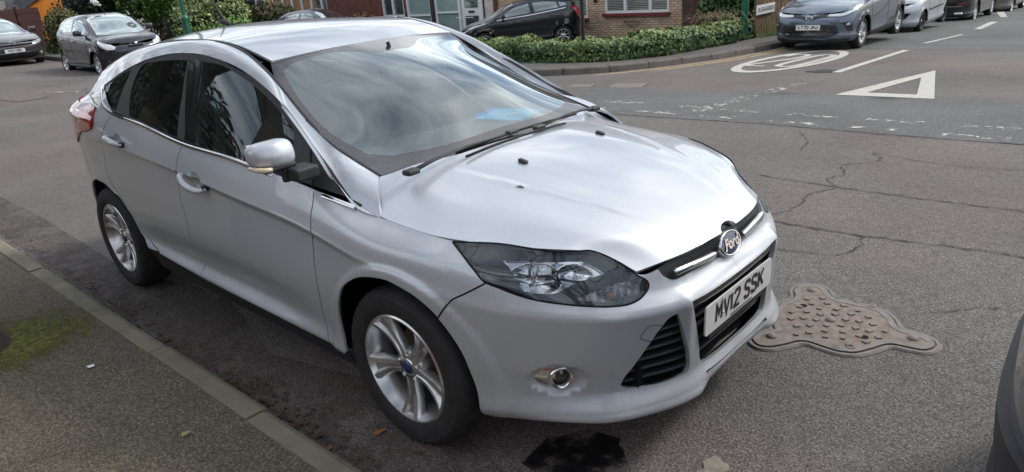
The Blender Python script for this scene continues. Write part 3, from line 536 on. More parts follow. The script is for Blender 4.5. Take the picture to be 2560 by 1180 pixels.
def frame(p,n,up=(0,0,1)):
    """matrix: local z along n, local y up"""
    n=Vector(n).normalized();u=Vector(up);x=u.cross(n).normalized();y=n.cross(x)
    return Matrix(((x.x,y.x,n.x,p[0]),(x.y,y.y,n.y,p[1]),(x.z,y.z,n.z,p[2]),(0,0,0,1)))
GL={'M':[[(0,0),(0,8),(2.5,3.2),(5,8),(5,0)]],'V':[[(0,8),(2.5,0),(5,8)]],'1':[[(2.5,0),(2.5,8)]],'2':[[(0,6.4),(.2,7.2),(1,7.9),(2.5,8.05),(4,7.9),(4.8,7.2),(5,6.2),(4.5,4.9),(.2,.9),(0,0),(5,0)]],
'S':[[(4.9,6.3),(4.6,7.4),(3.7,8),(1.3,8),(.4,7.4),(.05,6.4),(.3,5.2),(1.2,4.5),(3.8,3.6),(4.7,2.9),(5,1.8),(4.6,.6),(3.7,0),(1.3,0),(.4,.6),(.1,1.7)]],'K':[[(0,0),(0,8)],[(5,8),(.3,3.2)],[(1.7,4.7),(5,0)]],
'L':[[(0,8),(0,0),(5,0)]],'T':[[(0,8),(5,8)],[(2.5,8),(2.5,0)]],'7':[[(0,8),(5,8),(1.6,0)]],'0':[[(2.5,0),(1.2,.1),(.3,.8),(0,2),(0,6),(.3,7.2),(1.2,7.9),(2.5,8),(3.8,7.9),(4.7,7.2),(5,6),(5,2),(4.7,.8),(3.8,.1),(2.5,0)]],
'J':[[(5,8),(5,2),(4.6,.7),(3.7,0),(1.3,0),(.4,.6),(0,1.8)]],'H':[[(0,0),(0,8)],[(5,0),(5,8)],[(0,4),(5,4)]],'W':[[(0,8),(1.1,0),(2.5,5),(3.9,0),(5,8)]],'N':[[(0,0),(0,8),(5,0),(5,8)]],
'B':[[(0,0),(0,8),(3.6,8),(4.6,7.3),(4.6,5),(3.6,4.3),(0,4.3)],[(3.6,4.3),(4.7,3.6),(5,2.2),(4.6,.6),(3.6,0),(0,0)]],'G':[[(4.9,6.3),(4.5,7.4),(3.6,8),(1.4,8),(.4,7.3),(0,6),(0,2),(.4,.7),(1.4,0),(3.6,0),(4.6,.7),(5,2),(5,3.8),(3,3.8)]],
'E':[[(5,8),(0,8),(0,0),(5,0)],[(0,4.2),(4,4.2)]],'R':[[(0,0),(0,8),(3.8,8),(4.8,7.2),(4.8,5),(3.8,4),(0,4)],[(2.6,4),(5,0)]],'D':[[(0,0),(0,8),(3.4,8),(4.7,6.9),(5,5.5),(5,2.5),(4.7,1.1),(3.4,0),(0,0)]],'I':[[(2.5,0),(2.5,8)]],'A':[[(0,0),(2.5,8),(5,0)],[(1,2.8),(4,2.8)]],
'O':[[(2.5,0),(1.2,.1),(.3,.8),(0,2),(0,6),(.3,7.2),(1.2,7.9),(2.5,8),(3.8,7.9),(4.7,7.2),(5,6),(5,2),(4.7,.8),(3.8,.1),(2.5,0)]],'Y':[[(0,8),(2.5,4),(5,8)],[(2.5,4),(2.5,0)]],'5':[[(4.8,8),(.4,8),(.1,4.2),(1.6,4.9),(3.6,4.9),(4.7,4),(5,2.4),(4.6,.8),(3.6,0),(1.3,0),(.3,.7),(0,1.6)]],'6':[[(4.8,6.6),(4.3,7.6),(3.2,8),(1.6,7.9),(.4,7),(0,5),(0,2),(.5,.6),(1.6,0),(3.5,0),(4.6,.7),(5,2.3),(4.7,3.8),(3.6,4.6),(1.6,4.6),(.3,3.8)]]}
def strokes(s,h,sw,Mx,z=.0035,gap=.28,aspect=.63,t=.001):
    """lettering drawn with flat strokes, centred on the origin of Mx; h = letter height"""
    b=MB();w=h*aspect;adv=[];x=0
    for ch in s:
        cw=0 if ch in '1I' else w
        if ch==' ':x+=w*.62;adv.append(None);continue
        adv.append(x+(0 if cw else 0));x+=(cw if cw else sw*.3)+w*gap+ (sw*.6)
    x-=w*gap+sw*.6
    for ch,ax in zip(s,adv):
        if ax is None:continue
        for pl in GL.get(ch,[]):
            P=[Vector(((ax-x/2+((px-2.5 if ch in '1I' else px)/5)*w),(py/8-.5)*(h-sw),0)) for px,py in pl]
            n=len(P);cl=(P[0]-P[-1]).length<1e-6
            Lf=[];Rt=[]
            for i,p in enumerate(P):
                a=(P[i]-P[i-1]).normalized() if i>0 else ((P[0]-P[-2]).normalized() if cl else None)
                c=(P[i+1]-P[i]).normalized() if i<n-1 else ((P[1]-P[0]).normalized() if cl else None)
                a=a or c;c=c or a
                na=Vector((-a.y,a.x,0));nc=Vector((-c.y,c.x,0));m=(na+nc)
                m=m/m.length if m.length>.2 else na
                k=min(1/max(m.dot(na),.35),2.2)*sw/2
                Lf.append(p+m*k);Rt.append(p-m*k)
            V=[Mx@(q+Vector((0,0,z+t))) for q in Lf]+[Mx@(q+Vector((0,0,z+t))) for q in Rt]
            b.add(V,[(i,n+i,n+i+1,i+1) for i in range(n-1)])
            V=[Mx@(q+Vector((0,0,z))) for q in Lf]+[Mx@(q+Vector((0,0,z))) for q in Rt]
    return b
def number_plate(parent,p,n,s,mat,w=.52,h=.111,up=(0,0,1),extra=True):
    Mx=frame(p,n,up)
    bm=MB();c=.012;poly=[(-w/2+c,-h/2),(w/2-c,-h/2),(w/2-c*.3,-h/2+c*.3),(w/2,-h/2+c),(w/2,h/2-c),(w/2-c*.3,h/2-c*.3),(w/2-c,h/2),(-w/2+c,h/2),(-w/2+c*.3,h/2-c*.3),(-w/2,h/2-c),(-w/2,-h/2+c),(-w/2+c*.3,-h/2+c*.3)]
    bm.prism(poly,-.003,.003,Mx);o=bm.build('number_plate',mat,parent)
    strokes(s,h*.70,h*.125,Mx@Matrix.Translation((0,h*.05,0)),.0033,aspect=.50*w/.52,gap=.26).build('lettering',M['plate_k'],o)
    if extra:
        b=MB();b.box((0,0,0),(.17,.0045,.001));b.v=[tuple(Mx@(Vector(v)+Vector((.01,-.0478,.0036)))) for v in b.v];b.build('small_print',M['plate_k'],o)
        b=MB();b.lathe([(.0001,.007),(.004,.006),(.006,.003)],10,Mx@Matrix.Translation((-.135,-.01,0)));b.build('screw',M['plate_w'],o,smooth=True)
    return o
def wheel(parent,c,side,R=.315,Rr=.212,W=.205,mat='alloy',steer=0,spokes=5,style='twin',capmat='badge',rot=0.3):
    """c centre of the tyre; side -1 = right hand side of the car (faces -y)"""
    w=empty('wheel');w.parent=parent;w.location=c;w.rotation_euler=(0,0,steer)
    M4=Matrix.Rotation(-math.pi/2*side,4,'X')   # local z -> outward y*side
    h=W/2
    prof=[(Rr+.002,-h*.80),(Rr+.02,-h*.93),(R-.055,-h),(R-.022,-h*.93),(R-.008,-h*.80),(R-.001,-h*.6),(R,0),(R-.001,h*.6),(R-.008,h*.80),(R-.022,h*.93),(R-.03,h*.965),(R-.034,h*.96),(R-.055,h),(Rr+.03,h*.97),(Rr+.012,h*.90),(Rr+.002,h*.80)]
    t=MB();n=88
    V=[];F=[]
    for i,(r,z) in enumerate(prof):
        for k in range(n):
            th=2*math.pi*k/n;rr=r
            if 3<=i<=5 or 7<=i<=9:
                if k%2==0:rr-=.0055
            x,y=rr*math.cos(th),rr*math.sin(th)
            V.append((x,y,z))
    for i in range(len(prof)-1):
        for k in range(n):F.append((i*n+k,i*n+(k+1)%n,(i+1)*n+(k+1)%n,(i+1)*n+k))
    V=[tuple(M4@Vector(v)) for v in V]
    V=[(x,y,max(z,-R+.008)) for x,y,z in V]
    t.add(V,F);ty=t.build('tyre',M['rubber'],w,ang=50)
    rim=MB()
    rim.lathe([(Rr+.004,h*.80),(Rr+.006,h*.86),(Rr,h*.90),(Rr-.006,h*.89),(Rr-.009,h*.80),(Rr-.016,h*.62),(Rr-.03,h*.30),(Rr-.035,-.2*h),(Rr-.02,-h*.8)],64,M4)
    z0=h*.60
    # hub
    rim.lathe([(.0,z0+.004),(.03,z0+.004),(.034,z0),(.062,z0-.006),(.072,z0-.022),(.074,z0-.06)],40,M4)
    for k in range(spokes):
        a0=rot+2*math.pi*k/spokes
        V=[];F=[]
        rs=[.045,.07,.10,.13,.16,.19,Rr-.006]
        if style=='twin':
            hw=[.030,.027,.029,.035,.043,.053,.064];gr=[.002,.004,.008,.011,.014,.016,.018];gw=[.1,.12,.16,.22,.28,.34,.40]
        else:
            hw=[.026,.022,.020,.020,.021,.023,.027];gr=[0]*7;gw=[.2]*7
        for j,r in enumerate(rs):
            f=(r-.045)/(Rr-.051);zz=z0+.002+ (h*.86-z0)*f**1.3-.010*math.sin(math.pi*f)
            s=hw[j]*Rr/.212;g=gr[j];q=gw[j]
            for x,z in ((-s,-.034),(-s*.96,-.012),(-s*.80,-.002),(-s*(q+.10),0),(-s*q*.75,-g),(s*q*.75,-g),(s*(q+.10),0),(s*.80,-.002),(s*.96,-.012),(s,-.034)):
                V.append((r,x,zz+z))
        m=10
        for j in range(len(rs)-1):
            for i in range(m-1):F.append((j*m+i,(j+1)*m+i,(j+1)*m+i+1,j*m+i+1))
        ca,sa=math.cos(a0),math.sin(a0)
        rim.add([tuple(M4@Vector((x*ca-y*sa,x*sa+y*ca,z))) for x,y,z in V],F)
    ro=rim.build('rim',M[mat],w,ang=32)
    cp=MB();cp.lathe([(.0,z0+.012),(.020,z0+.0115),(.027,z0+.008),(.028,z0+.003)],28,M4);cp.build('centre_cap',M[capmat],ro,smooth=True)
    for k in range(5 if spokes==5 and Rr>.2 else 0):
        nb=MB();a=rot+.63+2*math.pi*k/5;nb.lathe([(.0,z0+.009),(.006,z0+.008),(.0095,z0+.002),(.0095,z0-.02)],8,M4@Matrix.Translation((.05*math.cos(a),.05*math.sin(a),0)))
        nb.build('wheel_nut',M['satin'],ro,ang=40)
    d=MB();d.lathe([(.0,-.02),(.075,-.02),(.08,-.03),(.135,-.03),(.136,-.05),(.0,-.05)],48,M4);d.build('brake_disc',M['disc'],w,ang=40)
    bk=MB();bk.lathe([(.0,-.055),(Rr-.02,-.055)],40,M4);bk.build('backing_plate',M['dark'],w)
    return w
def ellip(cx,cy,a,b,n=40,th=0):
    t=np.linspace(0,2*np.pi,n,endpoint=False);x=a*np.cos(t);y=b*np.sin(t);return np.stack([cx+x*math.cos(th)-y*math.sin(th),cy+x*math.sin(th)+y*math.cos(th)],1)
def make_focus():
    U=DATA['uv'];root=empty('parked_car',(0,0,0))
    tag(root,'silver five-door hatchback parked at the kerb in the foreground, blue card on its dashboard','car','parked cars')
    G=.0028
    sm=lambda l,c=True,s=.02,ang=38:smooth_poly(l,s,ang,closed=c)
    gF=sm(U['gapF'],False);gB=sm(U['gapB'],False);gR=sm(U['gapR'],False)
    sF=sm(U['sillF'],False);sR=sm(U['sillR'],False);aF=sm(U['archF'],False);gW=sm(U['gapW'],False)
    archR=[p for p in U['archR'][:8]]+[(4.27,.362),(4.33,.305),(4.36,.22),(4.37,.10)]
    aR=sm(archR,False)
    gF[0,1]=.8;gB=np.vstack([[gB[0,0]-.02,.8],gB]);gR=np.vstack([[gR[0,0]-.005,.8],gR])
    dimp=lambda cu,cv,a,b,d,e=2.2:(lambda u,v:-d*np.clip(1-(((u-cu)/a)**2+((v-cv)/b)**2),0,1)**(1/e*1.6))
    hF=(2.735,.528);hR=(3.612,.578)
    def line(a,b,k=12):return np.stack([np.linspace(a[0],b[0],k),np.linspace(a[1],b[1],k)],1)
    for mir in (False,True):
        K=dict(mirror=mir)
        # doors
        poly=np.vstack([gF,sF[1:],gB[::-1][1:],line(gB[0],gF[0],60)[1:-1]])
        d=patch('front_door',fS,poly,M['silver'],root,gap=G,disp=lambda u,v:dimp(hF[0],hF[1],.055,.048,.016)(u,v),res=.0125,**K)
        poly=np.vstack([gB,sR[1:],gR[::-1],line(gR[0],gB[0],50)[1:-1]])
        d2=patch('rear_door',fS,poly,M['silver'],root,gap=G,disp=lambda u,v:dimp(hR[0],hR[1],.055,.048,.016)(u,v),res=.0125,**K)
        for dd,(cu,cv),a,b_ in ((d,hF,U['hdlF'][0],U['hdlF'][4]),(d2,hR,None,None)):
            # bar handle along the crease, arched off the door
            us=np.linspace(cu+.098,cu-.098,11);vs=np.linspace(cv+.012,cv-.012,11)+ (.012 if False else 0)
            p,n=fS(us,vs);t=np.linspace(-1,1,11);off=.042-.030*np.abs(t)**3.2
            q=p+n*off[:,None]
            if mir:q=q*[1,-1,1]
            h=MB();h.tube(q.tolist(),[.010,.0135,.0145,.015,.0155,.0155,.0155,.015,.0145,.0135,.010],14,flat=1.0)
            h.v=[v for v in h.v];h.build('handle',M['silver'],dd,smooth=True)
            p,n=fS(np.array([cu-.088]),np.array([cv-.011]))
            q=(p+n*.012)[0]*(np.array([1,-1,1]) if mir else 1)
            e=MB();e.rbox(q,(.022,.03,.030),.008);e.build('handle_seal',M['black_plastic'],dd,smooth=True)
        # wing
        tip=np.array(U['head'][0]);hb=np.array(U['head'][::-1][:3])  # rear-lower side of the lamp
        sub=np.vstack([[tip],np.array(U['head'][::-1])[:3],[gW[0]]])
        sub=sm([tuple(a) for a in sub],False)
        iW=int(np.argmin(np.hypot(aF[:,0]-gW[-1,0],aF[:,1]-gW[-1,1])))
        poly=np.vstack([line(gF[0],(tip[0],.8),30),sub,gW[1:-1],aF[:iW+1][::-1],[[aF[0,0]+.02,.135]],gF[::-1][:-1]])
        patch('front_wing',fS,poly,M['silver'],root,gap=G,res=.0125,**K)
        p,n=fS(gW[:,0],gW[:,1]);ribbon('bumper_seam',p+n*.0004,n,.0055,.001,M['dark'],root,mirror=mir)
        hp_=sm(U['head'],ang=35);hp_[:,1]=np.minimum(hp_[:,1],.7985);hp_=np.vstack([hp_,hp_[:1]]);p,n=fS(hp_[:,0],hp_[:,1]);ribbon('lamp_seal',p+n*.0004,n,.006,.001,M['dark'],root,mirror=mir)
        # sills
        sl=np.vstack([[[aF[0,0]+.0,.0]],[[aF[0,0]+.0,aF[0,1]-.02]],sF-[0,.006],sR[1:]-[0,.006],[[3.56,.150]],[[3.56,0.0]]])
        patch('sill',fS,sl,M['black_plastic'],root,res=.04,off=-.006,**K)
        # rear quarter with tail lamp hole
        tl=[(3.955,.63),(3.975,.595),(4.05,.568),(4.2,.548),(4.40,.49),(4.62,.50),(4.80,.60),(4.86,.70),(4.70,.72),(4.35,.73),(4.10,.775),(4.00,.78),(3.985,.74),(3.965,.70)]
        tlp=sm(tl,ang=60)
        ue=4.90
        poly=np.vstack([line(gR[0],(ue,.8),60),line((ue,.8),(ue,.10),20)[1:],line((ue,.10),(4.37,.10),8)[1:-1],aR[::-1],gR[::-1][:-1]])
        patch('rear_quarter',fS,poly,M['silver'],root,holes=[tlp],gap=G,res=.028,**K)
        t=patch('tail_lamp',fS,inset(tlp,.003),M['red_lens'],root,res=.025,off=.010,thick=.03,disp=lambda u,v:.012*np.exp(-((v-.64)/.03)**2),**K)
        # arch liners
        for cx in (0.03,-2.63):
            lb=MB();a=np.linspace(R_(-12),R_(192),26);V=[];F=[]
            for th in a:
                for y in (-.765,-.55):V.append((cx+.375*math.cos(th),y,.315+.375*math.sin(th)))
            for i in range(25):F.append((2*i,2*i+1,2*i+3,2*i+2))
            V+= [(cx+.4*math.cos(th),-.545,.315+.4*math.sin(th)) for th in a];b0=52
            F.append(tuple(range(b0,b0+26)))
            V=[(x,-y if mir else y,z) for x,y,z in V]
            lb.add(V,F);lb.build('wheel_arch_liner',M['black_plastic'],root,smooth=False)
        sd=1 if mir else -1
        wheel(root,(0,.777*-1 if not mir else .777,.315),sd,steer=R_(.5),rot=R_(-92) if not mir else 0)
        wheel(root,(-2.648,-.775 if not mir else .775,.315),sd,rot=R_(-60) if not mir else 0)
        # headlamp
        hp=sm(U['head'],ang=35);hp[:,1]=np.minimum(hp[:,1],.7985)
        lamp=empty('headlamp');lamp.parent=root
        patch('lamp_cover',fS,inset(hp,.003),M['lens'],lamp,res=.02,off=.001,thick=.004,**K)
        wall('lamp_rim',fS,inset(hp,.0015),.0,-.075,M['dark'],lamp,mirror=mir)
        hi=sm(U['hinner'],ang=45);hd=sm(U['hind'],ang=45)
        patch('lamp_bezel',fS,inset(hp,.008),M['lampgrey'],lamp,holes=[hi,hd],res=.025,off=-.016,thick=.03,disp=lambda u,v:-.012*np.clip((v-.60)/.05,0,1)*0,**K)
        bz=np.vstack([hi])
        cu,cv=.865,.690
        def bowl(u,v):
            d1=np.clip(1-((u-.862)/.088)**2-((v-.685)/.064)**2,0,1);d2=np.clip(1-((u-.725)/.070)**2-((v-.712)/.040)**2,0,1)
            return -.050*d1**.8-.022*d2**.8
        patch('reflector',fS,hi,M['reflector'],lamp,res=.006,off=-.020,thick=.004,disp=bowl,**K)
        def at(u,v,o):
            p,n=fS(np.array([u]),np.array([v]));q=(p+n*o)[0]
            if mir:q=q*[1,-1,1];n=n*[1,-1,1]
            return q,n[0]
        q,n=at(.87,.69,-.045);b=MB();b.lathe([(.0,.018),(.008,.016),(.011,0),(.011,-.03)],16,frame(q,n));b.build('bulb',M['satin'],lamp,smooth=True)
        wall('reflector_edge',fS,hi,-.008,-.022,M['chrome'],lamp,mirror=mir)
        patch('indicator',fS,hd,M['clear_ribbed'],lamp,res=.006,off=-.022,thick=.004,disp=lambda u,v:.0025*np.sin(v*520+u*120)-.012*np.clip(1-((u-.56)/.09)**2-((v-.66)/.05)**2,0,1),**K)
        q,n=at(.60,.645,-.020);b=MB();b.lathe([(.0,.016),(.010,.012),(.014,.0)],14,frame(q,n));b.build('indicator_bulb',M['amber'],lamp,smooth=True)
        # cant rail and A pillar
        rail=np.vstack([line((0,0),(3.2,0),90),line((3.2,0),(3.2,.25),6)[1:],line((3.2,.25),(0,.25),90)[1:-1],line((0,.25),(0,0),6)[:-1]])
        patch('roof_rail',fR,rail,M['silver'],root,res=.02,thick=.012,**K)
        # foot of the pillar, between the rail and the wing
        ft=[SF['R'].ev(u,0.) for u in (0.,.08,.16,.26,.36,.46)];lo=[np.array(x) for x in ((-.107,-.790,.866),(-.14,-.797,.871),(-.175,-.803,.878),(-.205,-.807,.886),(-.24,-.806,.900),(-.285,-.798,.928))]
        V=[];
        for x,y in zip(ft,lo):
            for q_ in (x,y):
                q_=np.array(q_)+[0,-.0015,0];V.append((q_[0],q_[1]*(-1 if mir else 1),q_[2]))
        b=MB();b.add(V,[(2*i,2*i+1,2*i+3,2*i+2) if not mir else (2*i+2,2*i+3,2*i+1,2*i) for i in range(5)]);b.build('pillar_foot',M['silver'],root,smooth=True)
        # roof ditch strip
        us=np.linspace(1.52,3.12,60);p,n=fR(us,np.full(60,.25));ru=np.linspace(0,1.9,200);q,_=fF(ru,np.full(200,.53))
        xq=np.clip(p[:,0],q[-1,0],q[0,0]);o=np.argsort(q[:,0]);Q=np.stack([xq,np.interp(xq,q[o,0],q[o,1]),np.interp(xq,q[o,0],q[o,2])],1)
        A_=p+[0,-.003,-.004];B_=(p+Q)/2+[0,0,-.006];C2_=Q+[0,.003,-.004];V=np.stack([A_,B_,C2_],1).reshape(-1,3)*([1,-1,1] if mir else [1,1,1])
        b=MB();F_=[(3*i+j,3*i+3+j,3*i+4+j,3*i+1+j) for i in range(59) for j in range(2)];b.add(V,F_ if mir else [f[::-1] for f in F_]);b.build('roof_strip',M['grey_plastic'],root,smooth=True)
        # screen edge trim
        us=np.linspace(.0,1.6,60);p,n=fR(us,np.full(60,.25));n=np.tile([.55,-.3,.78],(60,1))
        ribbon('screen_trim',p+[.002,.004,.001],n,.012,.003,M['black_plastic'],root,mirror=mir)
        # side window area in the (x,z) plane
        WD=DATA['win'];xb,zb,wb=WD['xb'],WD['zb'],WD['wb']
        def gw(x,z):
            x=np.asarray(x,float);h=np.clip(z-np.polyval(WD['cZ'],x),-.05,.6)
            return np.polyval(WD['cW'],x)-np.polyval(WD['cK'],x)*h-.12*h*np.abs(h)
        def fG(x,z):
            e=1e-3;w=gw(x,z);p=np.stack([x,-w,z],1)
            wx=(gw(x+e,z)-gw(x-e,z))/2/e;wz_=(gw(x,z+e)-gw(x,z-e))/2/e
            n=np.stack([-wx,-np.ones_like(x),-wz_],1)*1.0;n=np.stack([wx*-1,-np.ones_like(wx),-wz_],1)
            n=np.stack([-wx,-1+0*wx,-wz_],1);n[:,0]*=1;n/=np.linalg.norm(n,axis=1,keepdims=True);n[:,1]=-np.abs(n[:,1]);n[:,2]=np.abs(n[:,2])
            return p,n
        inn=np.array(DATA['surf']['inner'])[1:17]
        low=np.array([(x,float(pchip(xb,zb,x)[0])+.006) for x in np.linspace(-2.42,-.2,60)])
        reg=np.vstack([np.stack([inn[:,0]+.004,inn[:,2]-.003],1),low])
        wz=WD['wz'];panes={k:inset(smooth_poly(wz[k],.03,50),.0) for k in ('quarter','rear','front')}
        for k in panes:panes[k][:,1]=np.maximum(panes[k][:,1],pchip(xb,zb,panes[k][:,0])+.004)
        patch('window_frame',fG,smooth_poly(reg,.03,40),M['black_plastic'],root,holes=list(panes.values()),res=.04,off=-.002,thick=.02,**K)
        patch('quarter_glass',fG,panes['quarter'],M['privacy'],root,res=.05,off=-.004,thick=0,**K)
        patch('rear_door_glass',fG,panes['rear'],M['privacy'],root,res=.05,off=-.007,thick=0,**K)
        patch('front_door_glass',fG,panes['front'],M['sglass'],root,res=.05,off=-.007,thick=0,**K)
        patch('pillar_cover',fG,smooth_poly([wz['bpil'][0],wz['bpil'][1],wz['bpil'][2],wz['bpil'][3],wz['bpil'][4],wz['bpil'][5]],.05,5),M['gloss_black'],root,res=.05,off=.002,thick=.008,**K)
        sx=[tuple(a) for a in WD['wz']['seam']];p,n=fG(*np.array(smooth_poly(sx,.03,60,closed=False)).T)
        ribbon('pillar_seam',p+n*.002,n,.006,.002,M['dark'],root,mirror=mir)
        # chrome strip under the windows
        ch=np.array(smooth_poly(wz['chrome'],.02,60,closed=False));p,n=fG(ch[:,0],ch[:,1]);
        wd=np.interp(np.linspace(0,1,len(ch)),[0,.72,.80,1],[.021,.021,.016,.008])
        ribbon('chrome_strip',p+n*.005-np.array([0,0,.012]),n,wd,.010,M['chrome'],root,mirror=mir)
        # sail panel gap
        sg=np.array(smooth_poly(wz['sailgap'],.02,60,closed=False));p,n=fG(sg[:,0],sg[:,1]);ribbon('panel_gap',p,n,.005,.0015,M['dark'],root,mirror=mir)
        # mirror
        if mir:continue
        mr=empty('door_mirror');mr.parent=root
        s_=1 if mir else -1
        b=MB();bm=bmesh.new();bmesh.ops.create_cube(bm,size=2);bmesh.ops.subdivide_edges(bm,edges=bm.edges,cuts=7,use_grid_fill=True)
        for v in bm.verts:
            x,y,z=v.co;l=(abs(x)**3.4+abs(y)**3.4+abs(z)**3.4)**(1/3.4);x/=l;y/=l;z/=l
            zz=z*.050*(1-.20*y if z>0 else 1);yy=y*.082;xx=x*.052
            xx+= -.018*(1 if y>0 else 0)*y
            if x>0:xx*=(1-.35*max(0,z))*(1-.25*max(0,y))
            v.co=(-.500+xx,s_*(.940+yy),1.088+zz+.006*y)
        bm.verts.index_update()
        b.add([tuple(v.co) for v in bm.verts],[tuple(q.index for q in f.verts) for f in bm.faces]);bm.free()
        b.build('mirror_cover',M['silver'],mr,smooth=True)
        b=MB();b.tube([(-.447,s_*(.975),1.046),(-.456,s_*(1.0),1.046),(-.475,s_*1.017,1.048),(-.52,s_*1.024,1.052)],[.007,.010,.010,.007],10);b.build('side_indicator',M['cream_lens'],mr,smooth=True)
        b=MB();b.rbox((-.50,s_*.935,1.040),(.085,.135,.022),.010);b.rbox((-.445,s_*.865,1.008),(.10,.10,.050),.012);b.rbox((-.475,s_*.905,1.004),(.026,.04,.05),.006);b.build('mirror_foot',M['black_plastic'],mr,smooth=False)
        b=MB();b.rbox((-.553,s_*.940,1.088),(.006,.13,.08),.003);b.build('mirror_glass',M['chrome'],mr)
    # ---------------- front bumper
    hb=[tuple(p) for p in np.array(U['head'])[10:23]]      # lamp underside, from the bonnet corner round to the wing gap
    hb=sm(hb,False);hb[:,1]=np.minimum(hb[:,1],.7985)
    us_=[(.4178,.80),(.3957,.7192),(.363,.672),(.2718,.664),(.1648,.652),(.085,.640),(.05,.622),(0,.617)]
    us=sm(us_,False,ang=60)
    poly=np.vstack([us[::-1],line((.43,.7985),hb[0],5)[:-1],hb,gW[1:-1],aF[iW:],[[1.062,.10]],line((1.05,.10),(0,.10),40)[1:]])
    gt=[(0,.509),(.1018,.5089),(.2371,.5112),(.3275,.5154)]
    gl=U['grille_l'][1:]
    grille=sm(gt,False).tolist()+sm(gl,False).tolist()+[(.20,.208),(.1,.204),(0,.203)]
    grille=np.array(grille)
    vent=sm(U['vent'],ang=50)
    slot=sm([(0,.173),(.1312,.1781),(.2424,.1847),(.2437,.1671),(.16,.1598),(0,.150)],ang=50)
    # open the centre cut-outs by routing the outline along the centre line
    top=us[::-1]
    out=np.vstack([poly, line((0,.10),(0,.150),3)[1:], slot[np.argmin(np.hypot(*(slot-[0,.150]).T))][None]])
    # build outline explicitly: bottom -> slot notch -> grille notch -> nose
    sn=sm([(0,.156),(.16,.163),(.2437,.1690),(.2424,.1827),(.1312,.1765),(0,.171)],False,ang=50)
    gn=grille[::-1]
    poly=np.vstack([poly,sn,gn])
    fogc=(.797,.2795)
    def bdisp(u,v):
        q=((u-fogc[0]-.0)/.104)**2+((v-fogc[1])/.060)**2
        d=-.030*np.clip(1-q,0,1)**.85
        # blade beside the grille and the lip that kicks out at the bottom
        d=d+.010*np.exp(-((u-.335)/.03)**2)*np.clip((v-.20)/.1,0,1)*np.clip((.62-v)/.1,0,1)
        d=d+.022*np.exp(-((v-.118)/.028)**2)*np.clip((u-.22)/.08,0,1)*np.clip((.95-u)/.3,0,1)
        
        return d
    both('front_bumper',fS,poly,M['silver'],root,holes=[vent],res=.013,thick=.018,disp=bdisp,gap=0)
    vl=np.vstack([line((0,0.0),(1.07,0.0),40),line((1.07,0),(1.07,.10),4)[1:],line((1.07,.10),(0,.10),40)[1:],line((0,.10),(0,0),4)[1:-1]])
    both('valance',fS,vl,M['black_plastic'],root,res=.04,off=-.012,thick=.01)
    # grille
    gr=empty('grille');gr.parent=root
    rec=np.vstack([line((0,.19),(.36,.19),12),line((.36,.19),(.36,.53),12)[1:],line((.36,.53),(0,.53),12)[1:],line((0,.53),(0,.19),12)[1:-1]])
    both('grille_backing',fS,rec,M['dark'],gr,res=.05,off=-.075,thick=0)
    def rib(name,ua,ub,va,vb,off,w,h,mat,par,both_=True,tilt=(0,0,0)):
        k=24;u=np.linspace(ua,ub,k);v=np.linspace(va,vb,k);p,n=fS(u,v);p=p+n*off
        if both_:
            p=np.vstack([(p*[1,-1,1])[::-1],p[1:]]) if ua==0 else p
            n=np.vstack([(n*[1,-1,1])[::-1],n[1:]]) if ua==0 else n
        o=ribbon(name,p,n,w,h,mat,par,round_=True)
        if both_ and ua!=0:ribbon(name,p,n,w,h,mat,par,mirror=True)
        return o
    for k,v in enumerate((.245,.30,.352,.405,.452)):
        rib('grille_bar',0,.262+.015*k,v,v,-.045,.014,.022,M['black_plastic'],gr)
    rib('grille_top_bar',0,.318,.486,.488,-.03,.040,.024,M['gloss_black'],gr)
    for v in (.245,.30,.352,.405,.452,.486):pass
    # side vents
    for mir in (False,True):
        vt=empty('side_vent');vt.parent=root
        patch('vent_backing',fS,inset(vent,-.01),M['dark'],vt,res=.03,off=-.06,thick=0,mirror=mir)
        wall('vent_edge',fS,vent,-.012,-.06,M['black_plastic'],vt,mirror=mir)
        for v in (.24,.275,.312,.35,.388,.425):
            # chord of the opening at this height
            cr_=[]
            for i in range(len(vent)):
                a,b=vent[i],vent[(i+1)%len(vent)]
                if (a[1]-v)*(b[1]-v)<0:cr_.append(a[0]+(b[0]-a[0])*(v-a[1])/(b[1]-a[1]))
            if len(cr_)<2:continue
            u=np.linspace(min(cr_)+.002,max(cr_)-.002,14);p,n=fS(u,np.full(14,v));ribbon('vent_slat',p-n*.032,n,.011,.022,M['black_plastic'],vt,mirror=mir)
        # tow cover outline
        tp=sm(U['bump'],False);p,n=fS(tp[:,0],tp[:,1]);ribbon('cover_seam',p+n*.0002,n,.0035,.0012,M['seam'],root,mirror=mir)
        # fog lamp
        q,n=fS(np.array([.790]),np.array([.2815]));q=q[0]-n[0]*.020;n=n[0]
        ax=Vector((.80,-.56,0.03)).normalized()
        s_=(1,-1,1) if mir else (1,1,1)
        q=Vector([a*b for a,b in zip(q,s_)]);ax=Vector([a*b for a,b in zip(ax,s_)])
        fl=empty('fog_lamp');fl.parent=root
        b=MB();b.lathe([(.030,.014),(.036,.021),(.040,.018),(.043,.008),(.052,-.03),(.055,-.05)],40,frame(q,ax));b.build('fog_surround',M['chrome'],fl,smooth=True)
        b=MB();b.lathe([(.0,.010),(.02,.008),(.031,.0)],32,frame(q,ax));b.build('fog_glass',M['foglens'],fl,smooth=True)
        th=np.linspace(math.pi*.52,math.pi*1.48,20);sh=np.stack([.800-.083*np.cos(th),.2795+.043*np.sin(th)],1)
        patch('fog_shell',fS,sh,M['chrome'],fl,res=.012,off=-.018,thick=.012,mirror=mir,disp=lambda u,v:.014*np.clip(1-((u-.815)/.075)**2-((v-.2795)/.05)**2,0,1))
